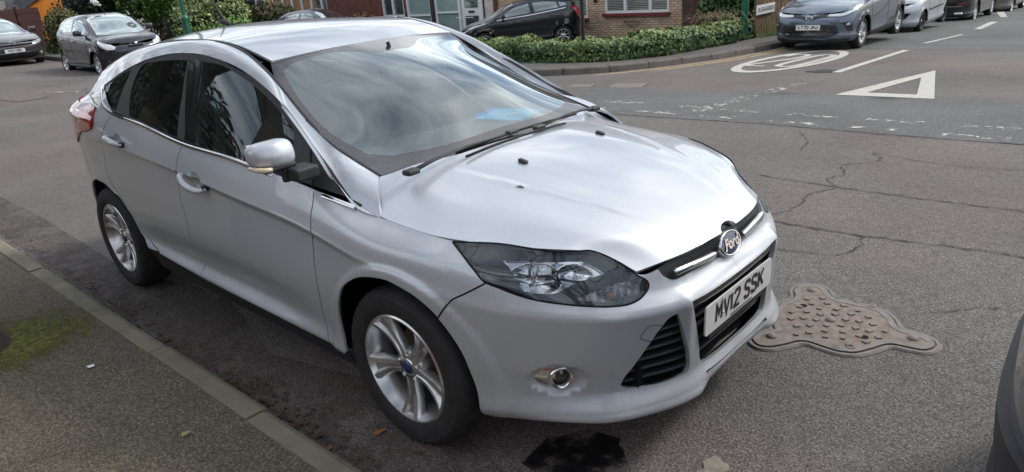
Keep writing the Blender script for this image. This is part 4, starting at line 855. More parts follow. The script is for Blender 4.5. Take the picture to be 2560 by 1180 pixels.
    # lower slot
    sb=np.vstack([line((0,.14),(.26,.15),12),line((.26,.15),(.26,.195),4)[1:],line((.26,.195),(0,.185),12)[1:]])
    both('slot_backing',fS,sb,M['dark'],root,res=.04,off=-.03,thick=0)
    # upper slot, badge and chrome bars
    ur=np.vstack([us[::-1],line((.43,.80),(0,.80),20)[1:]])
    both('upper_grille',fS,ur,M['black_plastic'],root,res=.02,off=-.014,thick=.01)
    for s_ in (1,-1):
        u=np.linspace(.355,.112,20);v=np.interp(u,[.112,.24,.355],[.688,.705,.713]);p,n=fS(u,v);p=p+n*.001
        ribbon('chrome_bar',p,n,np.interp(np.linspace(0,1,20),[0,.05,.95,1],[.016,.025,.025,.020]),.012,M['chrome'],root,mirror=s_<0)
    bn=Vector((.93,0,.36)).normalized();bc=Vector((.832,0,.680))
    Mb=frame(bc,bn)
    b=MB();b.lathe([(.0,.003),(.05,.002),(.066,-.003),(.078,-.013),(.087,-.030),(.090,-.06)],48,Mb@Matrix.Translation((0,.022,0))@Matrix.Diagonal((1.0,.80,1,1)));b.build('badge_surround',M['black_plastic'],root,smooth=True)
    bd=empty('badge');bd.parent=root
    Me=Mb@Matrix.Translation((0,.004,.002))@Matrix.Diagonal((1.0,.60,1,1))
    b=MB();b.lathe([(.062,.007),(.066,.012),(.072,.0125),(.076,.008),(.077,.0),(.077,-.02)],56,Me);b.build('badge_ring',M['chrome'],bd,smooth=True)
    b=MB();b.lathe([(.0,.0105),(.03,.0100),(.055,.0085),(.063,.0075)],48,Me);b.build('badge_plate',M['badge'],bd,smooth=True)
    text('badge_lettering','Ford',.055,M['chrome'],bd,Mb@Matrix.Translation((0,.003,.0135)),.002,.95,.0012,.35)
    number_plate(root,(.882,0,.495),(1,0,-.035),'MV12 SSK',M['plate_w'])
    b=MB();b.box((.868,0,.425),(.012,.42,.03));b.build('plate_holder',M['black_plastic'],root)
    # ---------------- bonnet
    e=np.array([(0,0),(1.2,0)]);
    hoodp=np.vstack([line((0,0),(0,.75),30),line((0,.75),(1.2,.75),60)[1:],line((1.2,.75),(1.2,0),30)[1:],line((1.2,0),(0,0),50)[1:-1]])
    # notch for the badge surround
    nt=ellip(-.005,0,.052,.088,40);nt=nt[(nt[:,0]>=0)&(nt[:,1]>=0)];nt=nt[np.argsort(nt[:,1])]
    hoodp=np.vstack([nt,line((0,.1),(0,.745),30),line((0,.747),(1.2,.747),60)[1:],line((1.2,.747),(1.2,0),30)[1:],line((1.2,0),(nt[0,0]+.01,0),50)[1:-1]])
    bon=both('bonnet',fH,hoodp,M['silver'],root,res=.022,thick=.020,disp=lambda u,v:.0035*np.exp(-((v-(.30+.13*u))/.018)**2)*np.clip(u*3,0,1)*np.clip((1.25-u)*2.5,0,1)-.003*np.clip((v-(.33+.13*u))/.1,0,1))
    for s_ in (1,-1):
        p,n=fH(np.array([.8666]),np.array([.2404]));q=p[0]+n[0]*.004;b=MB();b.rbox((0,0,0),(.040,.022,.014),.006)
        b.v=[(q[0]+x,(q[1]+y)*(-s_),q[2]+z+(.004 if x<0 else -.002)) for x,y,z in b.v];b.build('washer_nozzle',M['black_plastic'],root,smooth=True)
    # ---------------- screen
    cl=[(.085,0),(.09,.4),(.12,.53),(.18,.592),(.32,.612),(.9,.600),(.99,.598),(1.03,.56),(1.048,.46),(1.045,.33),(1.02,.25),(.955,.16),(.925,.10),(.925,0)]
    clear=sm(cl,False,ang=25)
    whole=np.vstack([line((0,0),(0,.65),30),line((0,.65),(1.1,.65),40)[1:],line((1.1,.65),(1.1,0),30)[1:],line((1.1,0),(clear[-1,0],0),8)[1:],clear[::-1],line((clear[0,0],0),(0,0),6)[1:-1]])
    both('screen_border',fW,whole,M['frit'],root,res=.03,off=0,thick=.004)
    wh=np.vstack([clear,line((clear[-1,0],0),(clear[0,0],0),30)[1:-1]])
    both('windscreen',fW,wh,M['wglass'],root,res=.03,off=.0,thick=0)
    # cowl under the wipers
    b=MB();V=[];F=[]
    k=30
    for i in range(k):
        v=-.65+1.3*i/(k-1);p,n=fH(np.array([1.19]),np.array([min(abs(v)/.65*.72,.72)]));q,_=fW(np.array([.05]),np.array([min(abs(v),.64)]))
        s_=1 if v>0 else -1
        V+=[(p[0][0]-.004,p[0][1]*-s_,p[0][2]-.012),(p[0][0]-.06,p[0][1]*-s_,p[0][2]-.03),(q[0][0],q[0][1]*-s_,q[0][2]-.006)]
    for i in range(k-1):
        for j in range(2):F.append((3*i+j,3*i+3+j,3*i+4+j,3*i+1+j))
    b.add(V,F);b.build('cowl',M['black_plastic'],root,smooth=True)
    def on_screen(y,t,o=.02):
        q,n=fW(np.array([t]),np.array([abs(y)/.66*.65]));r=q[0]+n[0]*o;return (r[0],y,r[2])
    for side,pv,tip,bl in ((-1,(-.118,-.612,.985),(-.150,-.018,1.0),((-.172,-.33,.985),(-.125,.40,1.0))),(1,(-.152,.575,.990),(-.105,.108,.998),((-.072,.25,.992),(-.085,-.36,.985)))):
        wp=empty('wiper');wp.parent=root
        m_=(pv[0]*.45+tip[0]*.55-.006,pv[1]*.45+tip[1]*.55,(pv[2]+tip[2])/2+.014)
        b=MB();b.tube([pv,(pv[0]*.8+tip[0]*.2,pv[1]*.8+tip[1]*.2,pv[2]*.8+tip[2]*.2+.012),m_,tip],[.013,.011,.007,.006],8,flat=.6);b.build('wiper_arm',M['black_plastic'],wp,smooth=True)
        b=MB();b.rbox(pv,(.045,.06,.022),.009);b.build('wiper_pivot',M['black_plastic'],wp,smooth=True)
        b=MB();b.rbox((tip[0],tip[1],tip[2]+.004),(.030,.062,.018),.006);b.build('wiper_clip',M['grey_plastic'],wp,smooth=True)
        mid=tuple((a+c)/2 for a,c in zip(*bl));b=MB();b.tube([bl[0],((bl[0][0]+mid[0])/2-.004,(bl[0][1]+mid[1])/2,(bl[0][2]+mid[2])/2+.006),(mid[0]-.006,mid[1],mid[2]+.008),((bl[1][0]+mid[0])/2-.004,(bl[1][1]+mid[1])/2,(bl[1][2]+mid[2])/2+.006),bl[1]],.0055,6);b.build('wiper_blade',M['rubber'],wp,smooth=True)
    # ---------------- roof, tailgate, rear
    rp=np.vstack([line((0,0),(1.9,0),60),line((1.9,0),(1.9,.53),20)[1:],line((1.9,.53),(0,.53),60)[1:],line((0,.53),(0,0),20)[1:-1]])
    both('roof',fF,rp,M['silver'],root,res=.03,thick=.012)
    b=MB()
    b.tube([(-2.44,0,1.472),(-2.50,0,1.487),(-2.56,0,1.482)],[.018,.026,.012],10,flat=.7);b.tube([(-2.50,0,1.49),(-2.54,0,1.545),(-2.585,0,1.60),(-2.63,0,1.655)],[.012,.007,.006,.004],8);b.build('aerial',M['black_plastic'],root,smooth=True)
    # tailgate surface from the roof end down to the lamps
    P=[];edge=SF['F'].ev(np.full(13,1.9),np.linspace(.53,0,13));side_u=np.linspace(4.4,SF['S'].U[-1],13);low=SF['S'].ev(side_u,np.full(13,.8))
    for i in range(13):
        a=edge[i];c=low[i]
        if i==0:
            P.append([SF['R'].ev(3.2,.25),SF['R'].ev(3.2,.12),SF['R'].ev(3.2,.0),c]);continue
        P.append([a,a*.66+c*.34+[-.03,0,.03],a*.3+c*.7+[-.03,0,.015],c])
    T=Surf(np.array(P),np.linspace(0,.6,13),np.array([0,.3,.6,.9]),vsp=True,nu=60,nv=60)
    sg=1 if (T.N.reshape(-1,3)@np.array([-1,0,.5])).mean()>0 else -1
    def fT(u,v):
        p=T.ev(u,v);n=T.nr(u,v)*sg;e=np.asarray(u)>.6-1e-4;p[e,1]=0;n[e,1]=0;n/=np.linalg.norm(n,axis=1,keepdims=True);return p,n
    gl_=sm([(.12,.12),(.6,.10),(.6,.60),(.16,.62)],False,ang=5)
    tg=np.vstack([line((0,0),(.6,0),20),line((.6,0),(.6,.10),4)[1:],gl_[::-1][len(line((.6,.10),(.6,.60),2))*0:][:0],line((.6,.10),(.6,.9),14)[1:],line((.6,.9),(0,.9),20)[1:],line((0,.9),(0,0),20)[1:-1]])
    both('tailgate',fT,tg,M['silver'],root,res=.04,thick=.01)
    rg=np.vstack([line((.10,.14),(.6,.12),16),line((.6,.12),(.6,.62),12)[1:],line((.6,.62),(.12,.60),16)[1:],line((.12,.60),(.10,.14),12)[1:-1]])
    both('rear_screen',fT,rg,M['privacy_solid'],root,res=.05,off=.004,thick=.003)
    # side filler behind the rear quarter glass
    inn=SF['R'];a=inn.ev(np.full(8,3.2),np.linspace(0,.25,8))
    # rear quarter upper skin between rail and shoulder
    top_=[SF['R'].ev(u,0.0) for u in np.linspace(2.86,3.2,10)]
    bt=[SF['S'].ev(u,.8) for u in np.linspace(float(np.interp(-2.35,[-3.2,-2.0],[4.4,3.45])),4.4,10)]
    for s_ in (1,-1):
        b=MB();V=[];F=[]
        for x,y in zip(top_,bt):
            for f in (0,.33,.66,1):
                q=np.array(x)*(1-f)+np.array(y)*f+np.array([0,-.012,.01])*math.sin(math.pi*f);V.append((q[0],q[1]*s_,q[2]))
        for i in range(9):
            for j in range(3):
                f=(4*i+j,4*i+4+j,4*i+5+j,4*i+1+j);F.append(f if s_>0 else f[::-1])
        b.add(V,F);b.build('rear_pillar',M['silver'],root,smooth=True)
    ue=4.90;Ue=float(SF['S'].U[-1])
    rb=np.vstack([line((ue,.10),(Ue,.10),20),line((Ue,.10),(Ue,.5),10)[1:],line((Ue,.5),(ue,.5),20)[1:],line((ue,.5),(ue,.10),10)[1:-1]])
    rb2=np.vstack([line((ue,.505),(Ue,.505),20),line((Ue,.505),(Ue,.8),10)[1:],line((Ue,.8),(ue,.8),20)[1:],line((ue,.8),(ue,.505),10)[1:-1]])
    for nm,pp in (('rear_bumper',rb),('tailgate_lower',rb2)):
        for mir in (False,True):patch(nm,sfn('S',(1,-3,0)),pp,M['silver'],root,res=.04,mirror=mir,gap=.002)
    # ---------------- inner shell and floor (keeps light out of the gaps)
    b=MB();b.box((-1.3,0,.27),(4.0,1.06,.10));b.box((-1.30,0,.29),(1.9,1.60,.10));b.box((.52,0,.45),(.5,1.0,.30));b.box((-3.05,0,.5),(.5,1.2,.4));b.build('underbody',M['dark'],root)
    ins=[]
    for mir in (False,True):
        for (a0,a1,v0,v1) in ((1.80,3.56,.12,.79),):
            q=np.vstack([line((a0,v0),(a1,v0),40),line((a1,v0),(a1,v1),10)[1:],line((a1,v1),(a0,v1),40)[1:],line((a0,v1),(a0,v0),10)[1:-1]])
            patch('door_lining',fS,q,M['dash'],root,res=.08,off=-.05,thick=0,mirror=mir)
        q=np.vstack([line((1.05,.58),(1.9,.58),20),line((1.9,.58),(1.9,.79),6)[1:],line((1.9,.79),(1.05,.79),20)[1:],line((1.05,.79),(1.05,.58),6)[1:-1]])
        patch('inner_wing',fS,q,M['dark'],root,res=.06,off=-.03,thick=0,mirror=mir)
        q=np.vstack([line((.3,.40),(1.2,.50),20),line((1.2,.50),(1.2,.79),6)[1:],line((1.2,.79),(.3,.79),20)[1:],line((.3,.79),(.3,.40),6)[1:-1]])
        patch('lamp_backing',fS,q,M['dark'],root,res=.06,off=-.085,thick=0,mirror=mir)
    b=MB();b.box((.20,0,.60),(.9,.9,.02));b.build('engine_cover',M['dark'],root)
    # ---------------- cabin
    it=empty('interior');it.parent=root
    b=MB()
    V=[];F=[];k=13
    for i in range(k):
        y=-.66+1.32*i/(k-1);c=1-abs(y/.66)**3
        hump=.035*math.exp(-((y+.36)/.2)**2)
        V+=[(-.20-.03*(1-c),y,.955+.004*c),(-.45,y,.955+hump*.2),(-.62,y,.958+hump),(-.74,y,.950+hump),(-.80,y,.90),(-.82,y,.70)]
    for i in range(k-1):
        for j in range(5):F.append((6*i+j,6*i+6+j,6*i+7+j,6*i+1+j))
    b.add(V,F);b.build('dashboard',M['dash'],it,smooth=True)
    st=empty('steering_wheel');st.parent=it
    Ms=frame((-.86,-.36,.93),Vector((-.90,0,.42)))
    b=MB();b.tube([tuple(Ms@Vector((.18*math.cos(a),.18*math.sin(a),0))) for a in np.linspace(0,2*math.pi,40)],.015,8);b.build('wheel_rim',M['seat'],st,smooth=True)
    b=MB();b.rbox((0,0,0),(.13,.11,.04),.02);b.box((0,0,-.01),(.34,.03,.012));b.v=[tuple(Ms@Vector(v)) for v in b.v];b.build('wheel_hub',M['seat'],st)
    for x0 in (-1.32,-2.2):
        for y in ((-.36,.36) if x0>-2 else (-.38,0,.38)):
            s=empty('seat');s.parent=it
            T3=Matrix.Rotation(R_(-20),3,'Y')
            b=MB();b.rbox((x0-.22,y,.82),(.13,.48 if x0>-2 else .40,.62),.05,4,T3);b.build('seat_back',M['seat'],s,smooth=True)
            b=MB();b.rbox((x0+.08,y,.52),(.52,.50 if x0>-2 else .42,.16),.05,4);b.build('seat_base',M['seat'],s,smooth=True)
            b=MB();b.rbox((x0-.36,y,1.20),(.09,.26,.17),.035,4,T3);b.build('headrest',M['seat'],s,smooth=True)
    b=MB();b.rbox((-.92,0,1.285),(.03,.24,.07),.012);b.tube([(-.91,0,1.31),(-.93,0,1.37)],.01,6);b.build('rear_view_mirror',M['seat'],it)
    b=MB();b.box((-1.75,0,.40),(1.9,1.4,.04));b.build('cabin_floor',M['seat'],it)
    b=MB();b.box((-2.75,0,.95),(.6,1.3,.03));b.build('parcel_shelf',M['seat'],it)
    hl=np.vstack([line((0.06,0),(1.85,0),40),line((1.85,0),(1.85,.50),12)[1:],line((1.85,.50),(0.06,.50),40)[1:],line((0.06,.50),(0.06,0),12)[1:-1]])
    both('headlining',fF,hl,M['lining'],it,res=.08,off=-.035,thick=0)
    # belt strap seen through the driver's glass
    b=MB();b.tube([(-1.38,-.66,1.26),(-1.36,-.70,1.1),(-1.34,-.74,.9)],.022,6,flat=.15);b.build('belt_strap',M['strap'],it)
    # the folded blue card on the dashboard
    P=[(-.646,.242,.968),(-.393,.307,.966),(-.468,.596,.966),(-.721,.488,.968)]
    b=MB();b.add(P+[(x,y,z+.004) for x,y,z in P],[(3,2,1,0),(4,5,6,7),(0,1,5,4),(1,2,6,5),(2,3,7,6),(3,0,4,7)])
    b.add([(-.646,.242,.974),(-.721,.488,.974),(-.70,.495,.99),(-.63,.25,.99)],[(0,1,2,3)])
    card=b.build('card',M['blue_card'],None);tag(card,'bright blue folded card lying on the dashboard of the silver car','card')
    b=MB();b.add([(-.56,.36,.9725),(-.49,.38,.9725),(-.51,.46,.9725),(-.58,.43,.9725)],[(0,1,2,3)]);b.build('card_print',M['pale_blue'],card)
    return root
_r=random.Random(5)
M['lampgrey']=plain('lamp_bezel_grey',(.045,.047,.052),.32,.3,.15,30)
M['reflector']=plain('lamp_reflector',(.72,.73,.74),.10,1,.1,60)
M['clear_ribbed']=plain('ribbed_reflector',(.35,.35,.36),.2,.8,.3,60)
M['cream_lens']=plain('cream_lens',(.72,.62,.42),.2,0,.1,25,coat=1)
M['foglens']=plain('fog_lens',(.06,.065,.07),.06,.2,.2,30,coat=1)
M['seam']=plain('paint_seam',(.10,.10,.11),.5,0,.1,30)
M['frit']=plain('ceramic_border',(.040,.034,.038),.25,0,.15,40,coat=1)
M['privacy_solid']=plain('tinted_rear_screen',(.012,.013,.015),.05,0,.2,30,coat=1)
M['lining']=plain('headlining_cloth',(.35,.35,.34),.9,0,.1,40)
M['strap']=plain('belt_webbing',(.25,.36,.28),.8,0,.1,40)
M['pale_blue']=plain('card_print_blue',(.35,.65,.9),.5,0,.1,40)
FOCUS=make_focus()

b=MB();leaf_=[(.0,.0),(.012,.006),(.026,.003),(.034,-.004),(.020,-.006),(.006,-.005)]
b.add([(.2199+x,-.4190+y*1.0+x*.35,.9222+.0035+abs(y)*.5-x*.16) for x,y in leaf_],[(0,1,2,3,4,5)]);tag(b.build('fallen_leaf',plain('hood_leaf_brown',(.09,.07,.04),.8),None),'tiny curled brown leaf lying on the bonnet of the silver car','leaf')

# ------------------------------------------------------------ the other parked cars
def farglass(name,dark=(.03,.036,.036),k=.42):
    m=bpy.data.materials.new(name);m.use_nodes=True;nt=m.node_tree;nt.nodes.clear();N=nt.nodes.new;L=nt.links.new
    o=N('ShaderNodeOutputMaterial');d=N('ShaderNodeBsdfPrincipled');d.inputs['Base Color'].default_value=(*dark,1);d.inputs['Roughness'].default_value=.3
    n=noise(nt,3,4);r=ramp(nt,n.outputs['Fac'],[(.3,dark),(.7,[c*2.2 for c in dark])]);L(r.outputs[0],d.inputs['Base Color'])
    g=N('ShaderNodeBsdfGlossy');g.inputs['Roughness'].default_value=.03;g.inputs['Color'].default_value=(.92,1,.98,1)
    f=N('ShaderNodeLayerWeight');f.inputs['Blend'].default_value=.35
    mr=N('ShaderNodeMapRange');mr.inputs['To Min'].default_value=k*.5;mr.inputs['To Max'].default_value=min(1,k*2.0);L(f.outputs['Facing'],mr.inputs['Value'])
    mx=N('ShaderNodeMixShader');L(mr.outputs[0],mx.inputs[0]);L(d.outputs[0],mx.inputs[1]);L(g.outputs[0],mx.inputs[2]);L(mx.outputs[0],o.inputs[0]);return m
M['fglass']=farglass('car_window_glass');M['fglass_dark']=farglass('car_window_dark',(.008,.009,.01),.12);M['fscreen']=farglass('car_screen_glass',(.06,.07,.07),.75)
M['clearlamp']=plain('clear_lamp',(.70,.73,.74),.12,.35,.25,60,coat=1)
M['darklamp']=plain('smoked_lamp',(.30,.31,.32),.12,.4,.5,40,coat=1)
M['redlamp']=plain('bright_red_lamp',(.75,.02,.03),.12,0,.25,40,coat=1)
class Car:
    def __init__(s,name,label,col,L,W,H,wb,fo,belt,hood,cowl,roof,rear,R=.29,sill=.25,shape=None,group='parked cars',cat='car',simple=False,rail=.62,glassm='fglass',screenm='fscreen',edge_d=.075):
        s.root=empty(name);tag(s.root,label,cat,group);s.col=col;s.R=R;s.wb=wb;hw=W/2;s.hw=hw;xf=fo;xr=fo-L;s.xf=xf;s.xr=xr;s.gm=M[glassm];s.sm_=M[screenm]
        O=np.array([(xf,0),(xf-.008,.3*hw),(xf-.045,.55*hw),(xf-.12,.74*hw),(xf-.24,.88*hw),(xf-.42,.955*hw),(xf-.70,.985*hw),((xf+xr)/2+.4,hw),((xf+xr)/2-.5,hw),(xr+.75,.985*hw),(xr+.38,.95*hw),(xr+.16,.84*hw),(xr+.05,.62*hw),(xr+.01,.3*hw),(xr,0)])
        K=np.concatenate([[0],np.cumsum(np.linalg.norm(np.diff(O,axis=0),axis=1))]);s.K=K
        e=1e-3;tn=(spl_w(K,np.clip(K+e,0,K[-1]))-spl_w(K,np.clip(K-e,0,K[-1])))@O;tn/=np.linalg.norm(tn,axis=1,keepdims=True)
        nr=np.stack([tn[:,1],-tn[:,0]],1)
        if nr[0][0]<0:nr=-nr
        nr[0]=(1,0);nr[-1]=(-1,0);n=len(O)
        hx=[p[0] for p in hood];hz=[p[1] for p in hood];bx=[p[0] for p in belt];bz=[p[1] for p in belt]
        # shoulder/edge height along the car: bonnet edge in front, waistline behind
        prof=sorted(hood[:1]+belt,key=lambda p:p[0])
        def edge_z(x):return pchip([p[0] for p in prof],[p[1] for p in prof],x)
        s.edge_z=edge_z
        rows=[]
        fr=np.clip((O[:,0]-(xf-.45))/.45,0,1)   # 1 at the nose
        rr=np.clip(((xr+.35)-O[:,0])/.35,0,1)
        def row(d,z):
            d=np.broadcast_to(d,(n,));z=np.broadcast_to(z,(n,));rows.append(np.stack([O[:,0]-nr[:,0]*d,-(O[:,1]-nr[:,1]*d),z],1))
        ez=edge_z(O[:,0])
        row(.09,sill-.07);row(.02,sill);row(.0,sill+.08);row(.015+.0*fr,sill+.16);row(0,.5+(ez-.5)*.25);row(.004+.01*fr,.5+(ez-.5)*.62);row(.012+.03*fr,.5+(ez-.5)*.82);row(edge_d+.05*fr**2+.05*rr,ez)
        P=np.stack(rows,1);s.V=np.array([0,.08,.16,.24,.36,.5,.6,.72]);s.U=K
        def arch(T):
            for cx in (0,-wb):
                r=np.hypot(T[...,0]-cx,T[...,2]-R);f=.018/(1+np.exp(np.clip((r-R-.10)*90,-50,50)))*(T[...,1]<-hw*.6);T[...,1]-=f
            return T
        s.S=Surf(P,s.U,s.V,nu=260,nv=90,post=arch)
        f0=s.S
        def fS_(u,v):
            p=f0.ev(u,v);q=f0.nr(u,v)*(1 if (f0.N[100:160].reshape(-1,3)@np.array([0,-1,0])).mean()>0 else -1)
            e=(np.asarray(u)<1e-4)|(np.asarray(u)>K[-1]-1e-4);q[e,1]=0;q/=np.linalg.norm(q,axis=1,keepdims=True);return p,q
        s.fS=fS_
        # top surface
        eU=np.linspace(0,K[-1],200);E=s.S.ev(eU,np.full(200,.72))
        xs=np.unique(np.round(np.concatenate([np.linspace(E[0,0],hood[-1][0],6),np.linspace(cowl[0],roof[0][0],6),np.linspace(roof[0][0],roof[-1][0],6),np.linspace(roof[-1][0],rear[-1][0],6)]),3))[::-1]
        xs=xs[(xs<=E[0,0])&(xs>=E[-1,0])]
        xs[0]=E[0,0]-.001;xs[-1]=E[-1,0]+.001
        cz=sorted([(E[0,0],hood[0][1]+.02)]+hood[1:]+[cowl]+roof+rear+[(E[-1,0],float(E[-1,2]))],key=lambda p:p[0])
        czf=lambda x:pchip([p[0] for p in cz],[p[1] for p in cz],x)
        s.czf=czf;TP=[]
        xc=cowl[0];x0=roof[0][0];x1=roof[-1][0];xg=rear[-1][0]
        iE=np.argsort(E[:,0]);wE=np.interp(xs,E[iE,0],-E[iE,1]);
        for x,we in zip(xs,wE):
            z=float(czf(np.array([x]))[0]);ze=float(edge_z(np.array([x]))[0])
            if x>=xc:f=0
            elif x>=x0:f=(xc-x)/(xc-x0)
            elif x>=x1:f=1
            else:f=max(0,(x-xg)/(x1-xg))
            f_=f**.85
            wr=we*(.86)*(1-f_)+hw*rail*f_
            if x>=xc: zr=z-.025*(1) ; zr=min(zr,ze+(z-ze)*.75)
            else: zr=ze+(z-ze)*.80*(1 if f>0 else .8)+.0
            wr=min(wr,we*.95)
            TP.append([(x,-we,ze),(x,-(we*.62+wr*.38)-.012*f_,ze*.62+zr*.38),(x,-(we*.25+wr*.75)-.02*f_,ze*.22+zr*.78),(x,-wr,zr),(x,-wr*.72,z-.018-.0*f_),(x,-wr*.36,z-.004),(x,0,z)])
        TP=np.array(TP);s.TU=-(xs-xs[0]);s.TV=np.array([0,.14,.30,.38,.56,.78,1.0]);s.x0=xs[0]
        s.T=Surf(TP,s.TU,s.TV,nu=200,nv=80)
        t0=s.T;sg=1 if (t0.N.reshape(-1,3)@np.array([0,-.2,1])).mean()>0 else -1
        def fT(u,v):
            p=t0.ev(u,v);q=t0.nr(u,v)*sg;e=np.asarray(v)>1-1e-4;q[e,1]=0;q/=np.linalg.norm(q,axis=1,keepdims=True);return p,q
        s.fT=fT
        ln=lambda a,b,k:np.stack([np.linspace(a[0],b[0],k),np.linspace(a[1],b[1],k)],1)
        s.ln=ln;Ue=K[-1]
        # body with wheel arches open
        bot=[]
        for cx in (0,-wb):
            a=np.linspace(0,math.pi,16);ra=R+.055
            x=cx+ra*np.cos(a);z=np.maximum(R+ra*np.sin(a)*.98,.0)
            bot.append(s.uv_side(x,z))
        A,B=bot;A=np.vstack([[A[0,0],.0],A,[A[-1,0],.0]]);B=np.vstack([[B[0,0],0],B,[B[-1,0],0]])
        poly=np.vstack([ln((0,.72),(0,0),6),A,B,ln((Ue,0),(Ue,.72),6),ln((Ue,.72),(0,.72),90)[1:-1]])
        both('body',s.fS,poly,col,s.root,res=.07,thick=.02)
        tp=np.vstack([ln((0,0),(s.TU[-1],0),60),ln((s.TU[-1],0),(s.TU[-1],1),8)[1:],ln((s.TU[-1],1),(0,1),60)[1:],ln((0,1),(0,0),8)[1:-1]])
        both('upper_body',s.fT,tp,col,s.root,res=.07,thick=.0)
        b=MB();b.box(((xf+xr)/2,0,.33),(L*.86,W*.62,.22));b.box(((0-wb)/2,0,.36),(wb-.85,W*.86,.2));b.build('underbody',M['dark'],s.root)
    def uv_side(s,x,z):
        T=s.S.T;i0=int(len(s.S.gu)*.0);out=[]
        for a,b in zip(np.atleast_1d(x),np.atleast_1d(z)):
            d=(T[...,0]-a)**2+(T[...,2]-b)**2+1e3*(T[...,1]>-s.hw*.8);i,j=np.unravel_index(d.argmin(),d.shape);out.append((s.S.gu[i],s.S.gv[j]))
        return np.array(out)
    def uv_end(s,y,z,front=True):
        T=s.S.T;out=[];mid=(s.xf+s.xr)/2
        for a,b in zip(np.atleast_1d(y),np.atleast_1d(z)):
            d=(-T[...,1]-a)**2+(T[...,2]-b)**2+1e3*((T[...,0]<mid) if front else (T[...,0]>mid));i,j=np.unravel_index(d.argmin(),d.shape);out.append((s.S.gu[i],s.S.gv[j]))
        return np.array(out)
    def side(s,name,pts,mat,off=.004,both_=True,ang=40,parent=None,thick=.006):
        a=s.uv_side([p[0] for p in pts],[p[1] for p in pts]);pl=smooth_poly(a,.05,ang)
        for m in ((False,True) if both_ else (False,)):patch(name,s.fS,pl,mat,parent or s.root,res=.05,off=off,thick=thick,mirror=m)
    def end(s,name,pts,mat,off=.004,front=True,cen=False,ang=40,parent=None,thick=.006,res=.04):
        a=s.uv_end([p[0] for p in pts],[p[1] for p in pts],front)
        if cen:
            k0=0 if front else s.K[-1]
            for i,p in enumerate(pts):
                if abs(p[0])<1e-6:a[i,0]=k0
        pl=smooth_poly(a,.04,ang)
        if cen:both(name,s.fS,pl,mat,parent or s.root,res=res,off=off,thick=thick)
        else:
            for m in (False,True):patch(name,s.fS,pl,mat,parent or s.root,res=res,off=off,thick=thick,mirror=m)
    def top(s,name,pts,mat,off=.004,cen=False,ang=35,sides=(False,True)):
        pl=smooth_poly([(s.x0-p[0],p[1]) for p in pts],.06,ang);pl[:,0]=np.clip(pl[:,0],0,s.TU[-1])
        if cen:return both(name,s.fT,pl,mat,s.root,res=.08,off=off,thick=.004)
        for m in sides:patch(name,s.fT,pl,mat,s.root,res=.06,off=off,thick=.004,mirror=m)
    def seam(s,pts,mirror=(False,True),w=.008,mat=None,name='door_seam',off=.001,h=.002):
        a=s.uv_side([p[0] for p in pts],[p[1] for p in pts]);a=smooth_poly(a,.06,80,closed=False);p,n=s.fS(a[:,0],a[:,1])
        for m in mirror:ribbon(name,p+n*off,n,w,h,mat or M['dark'],s.root,mirror=m)
    def wheels(s,mat='alloy',spokes=7,style='plain',W=.185,Rr=None,track=None):
        for x in (0,-s.wb):
            for sd in (-1,1):wheel(s.root,(x,sd*(s.hw-.035-W/2),s.R),sd,R=s.R,Rr=Rr or s.R*.66,W=W,mat=mat,spokes=spokes,style=style,capmat='alloy')
    def mirrors(s,x,z,col,sides=(-1,1),sz=1):
        for sd in sides:
            m=empty('door_mirror');m.parent=s.root;b=MB();b.rbox((x,sd*(s.hw+.07),z+.06),(.11*sz,.19*sz,.13*sz),.045,4);b.build('mirror_cover',col,m,smooth=True)
            b=MB();b.rbox((x+.01,sd*(s.hw-.02),z),(.07,.12,.04),.015);b.build('mirror_foot',M['black_plastic'],m,smooth=True)
    def handles(s,xs,col):
        for x,z in xs:
            for sd in (-1,1):
                u=s.uv_side([x],[z]);p,n=s.fS(u[:,0],u[:,1]);q=p[0]+n[0]*.02;b=MB();b.rbox((q[0],q[1]*-sd,q[2]),(.19,.03,.028),.01);b.build('handle',col,s.root,smooth=True)
    def put(s,x,y,az,z=None,pitch=0):
        s.root.rotation_euler=(0,pitch,az);s.root.location=(x,y,GZ(x,y) if z is None else z);return s
def windows(c,quarter,front_pts,rear_pts,q_pts=None,screen=True,rear=True,cowl=None,roof=None,rg=None,frame_=True):
    """side glass drawn in (x, v) on the upper surface"""
    if screen:c.top('windscreen',[(cowl+.02,1),(cowl+.0,.62),(cowl-.05,.43),(roof+.03,.43),(roof+.02,.6),(roof+.02,1)],c.sm_,cen=True,off=.003)
    for nm,p in (('front_door_glass',front_pts),('rear_door_glass',rear_pts),('quarter_glass',q_pts)):
        if p:c.top(nm,p,c.gm,off=.003)
    if rear and rg:c.top('rear_screen',rg,M['fglass_dark'],cen=True,off=.003)
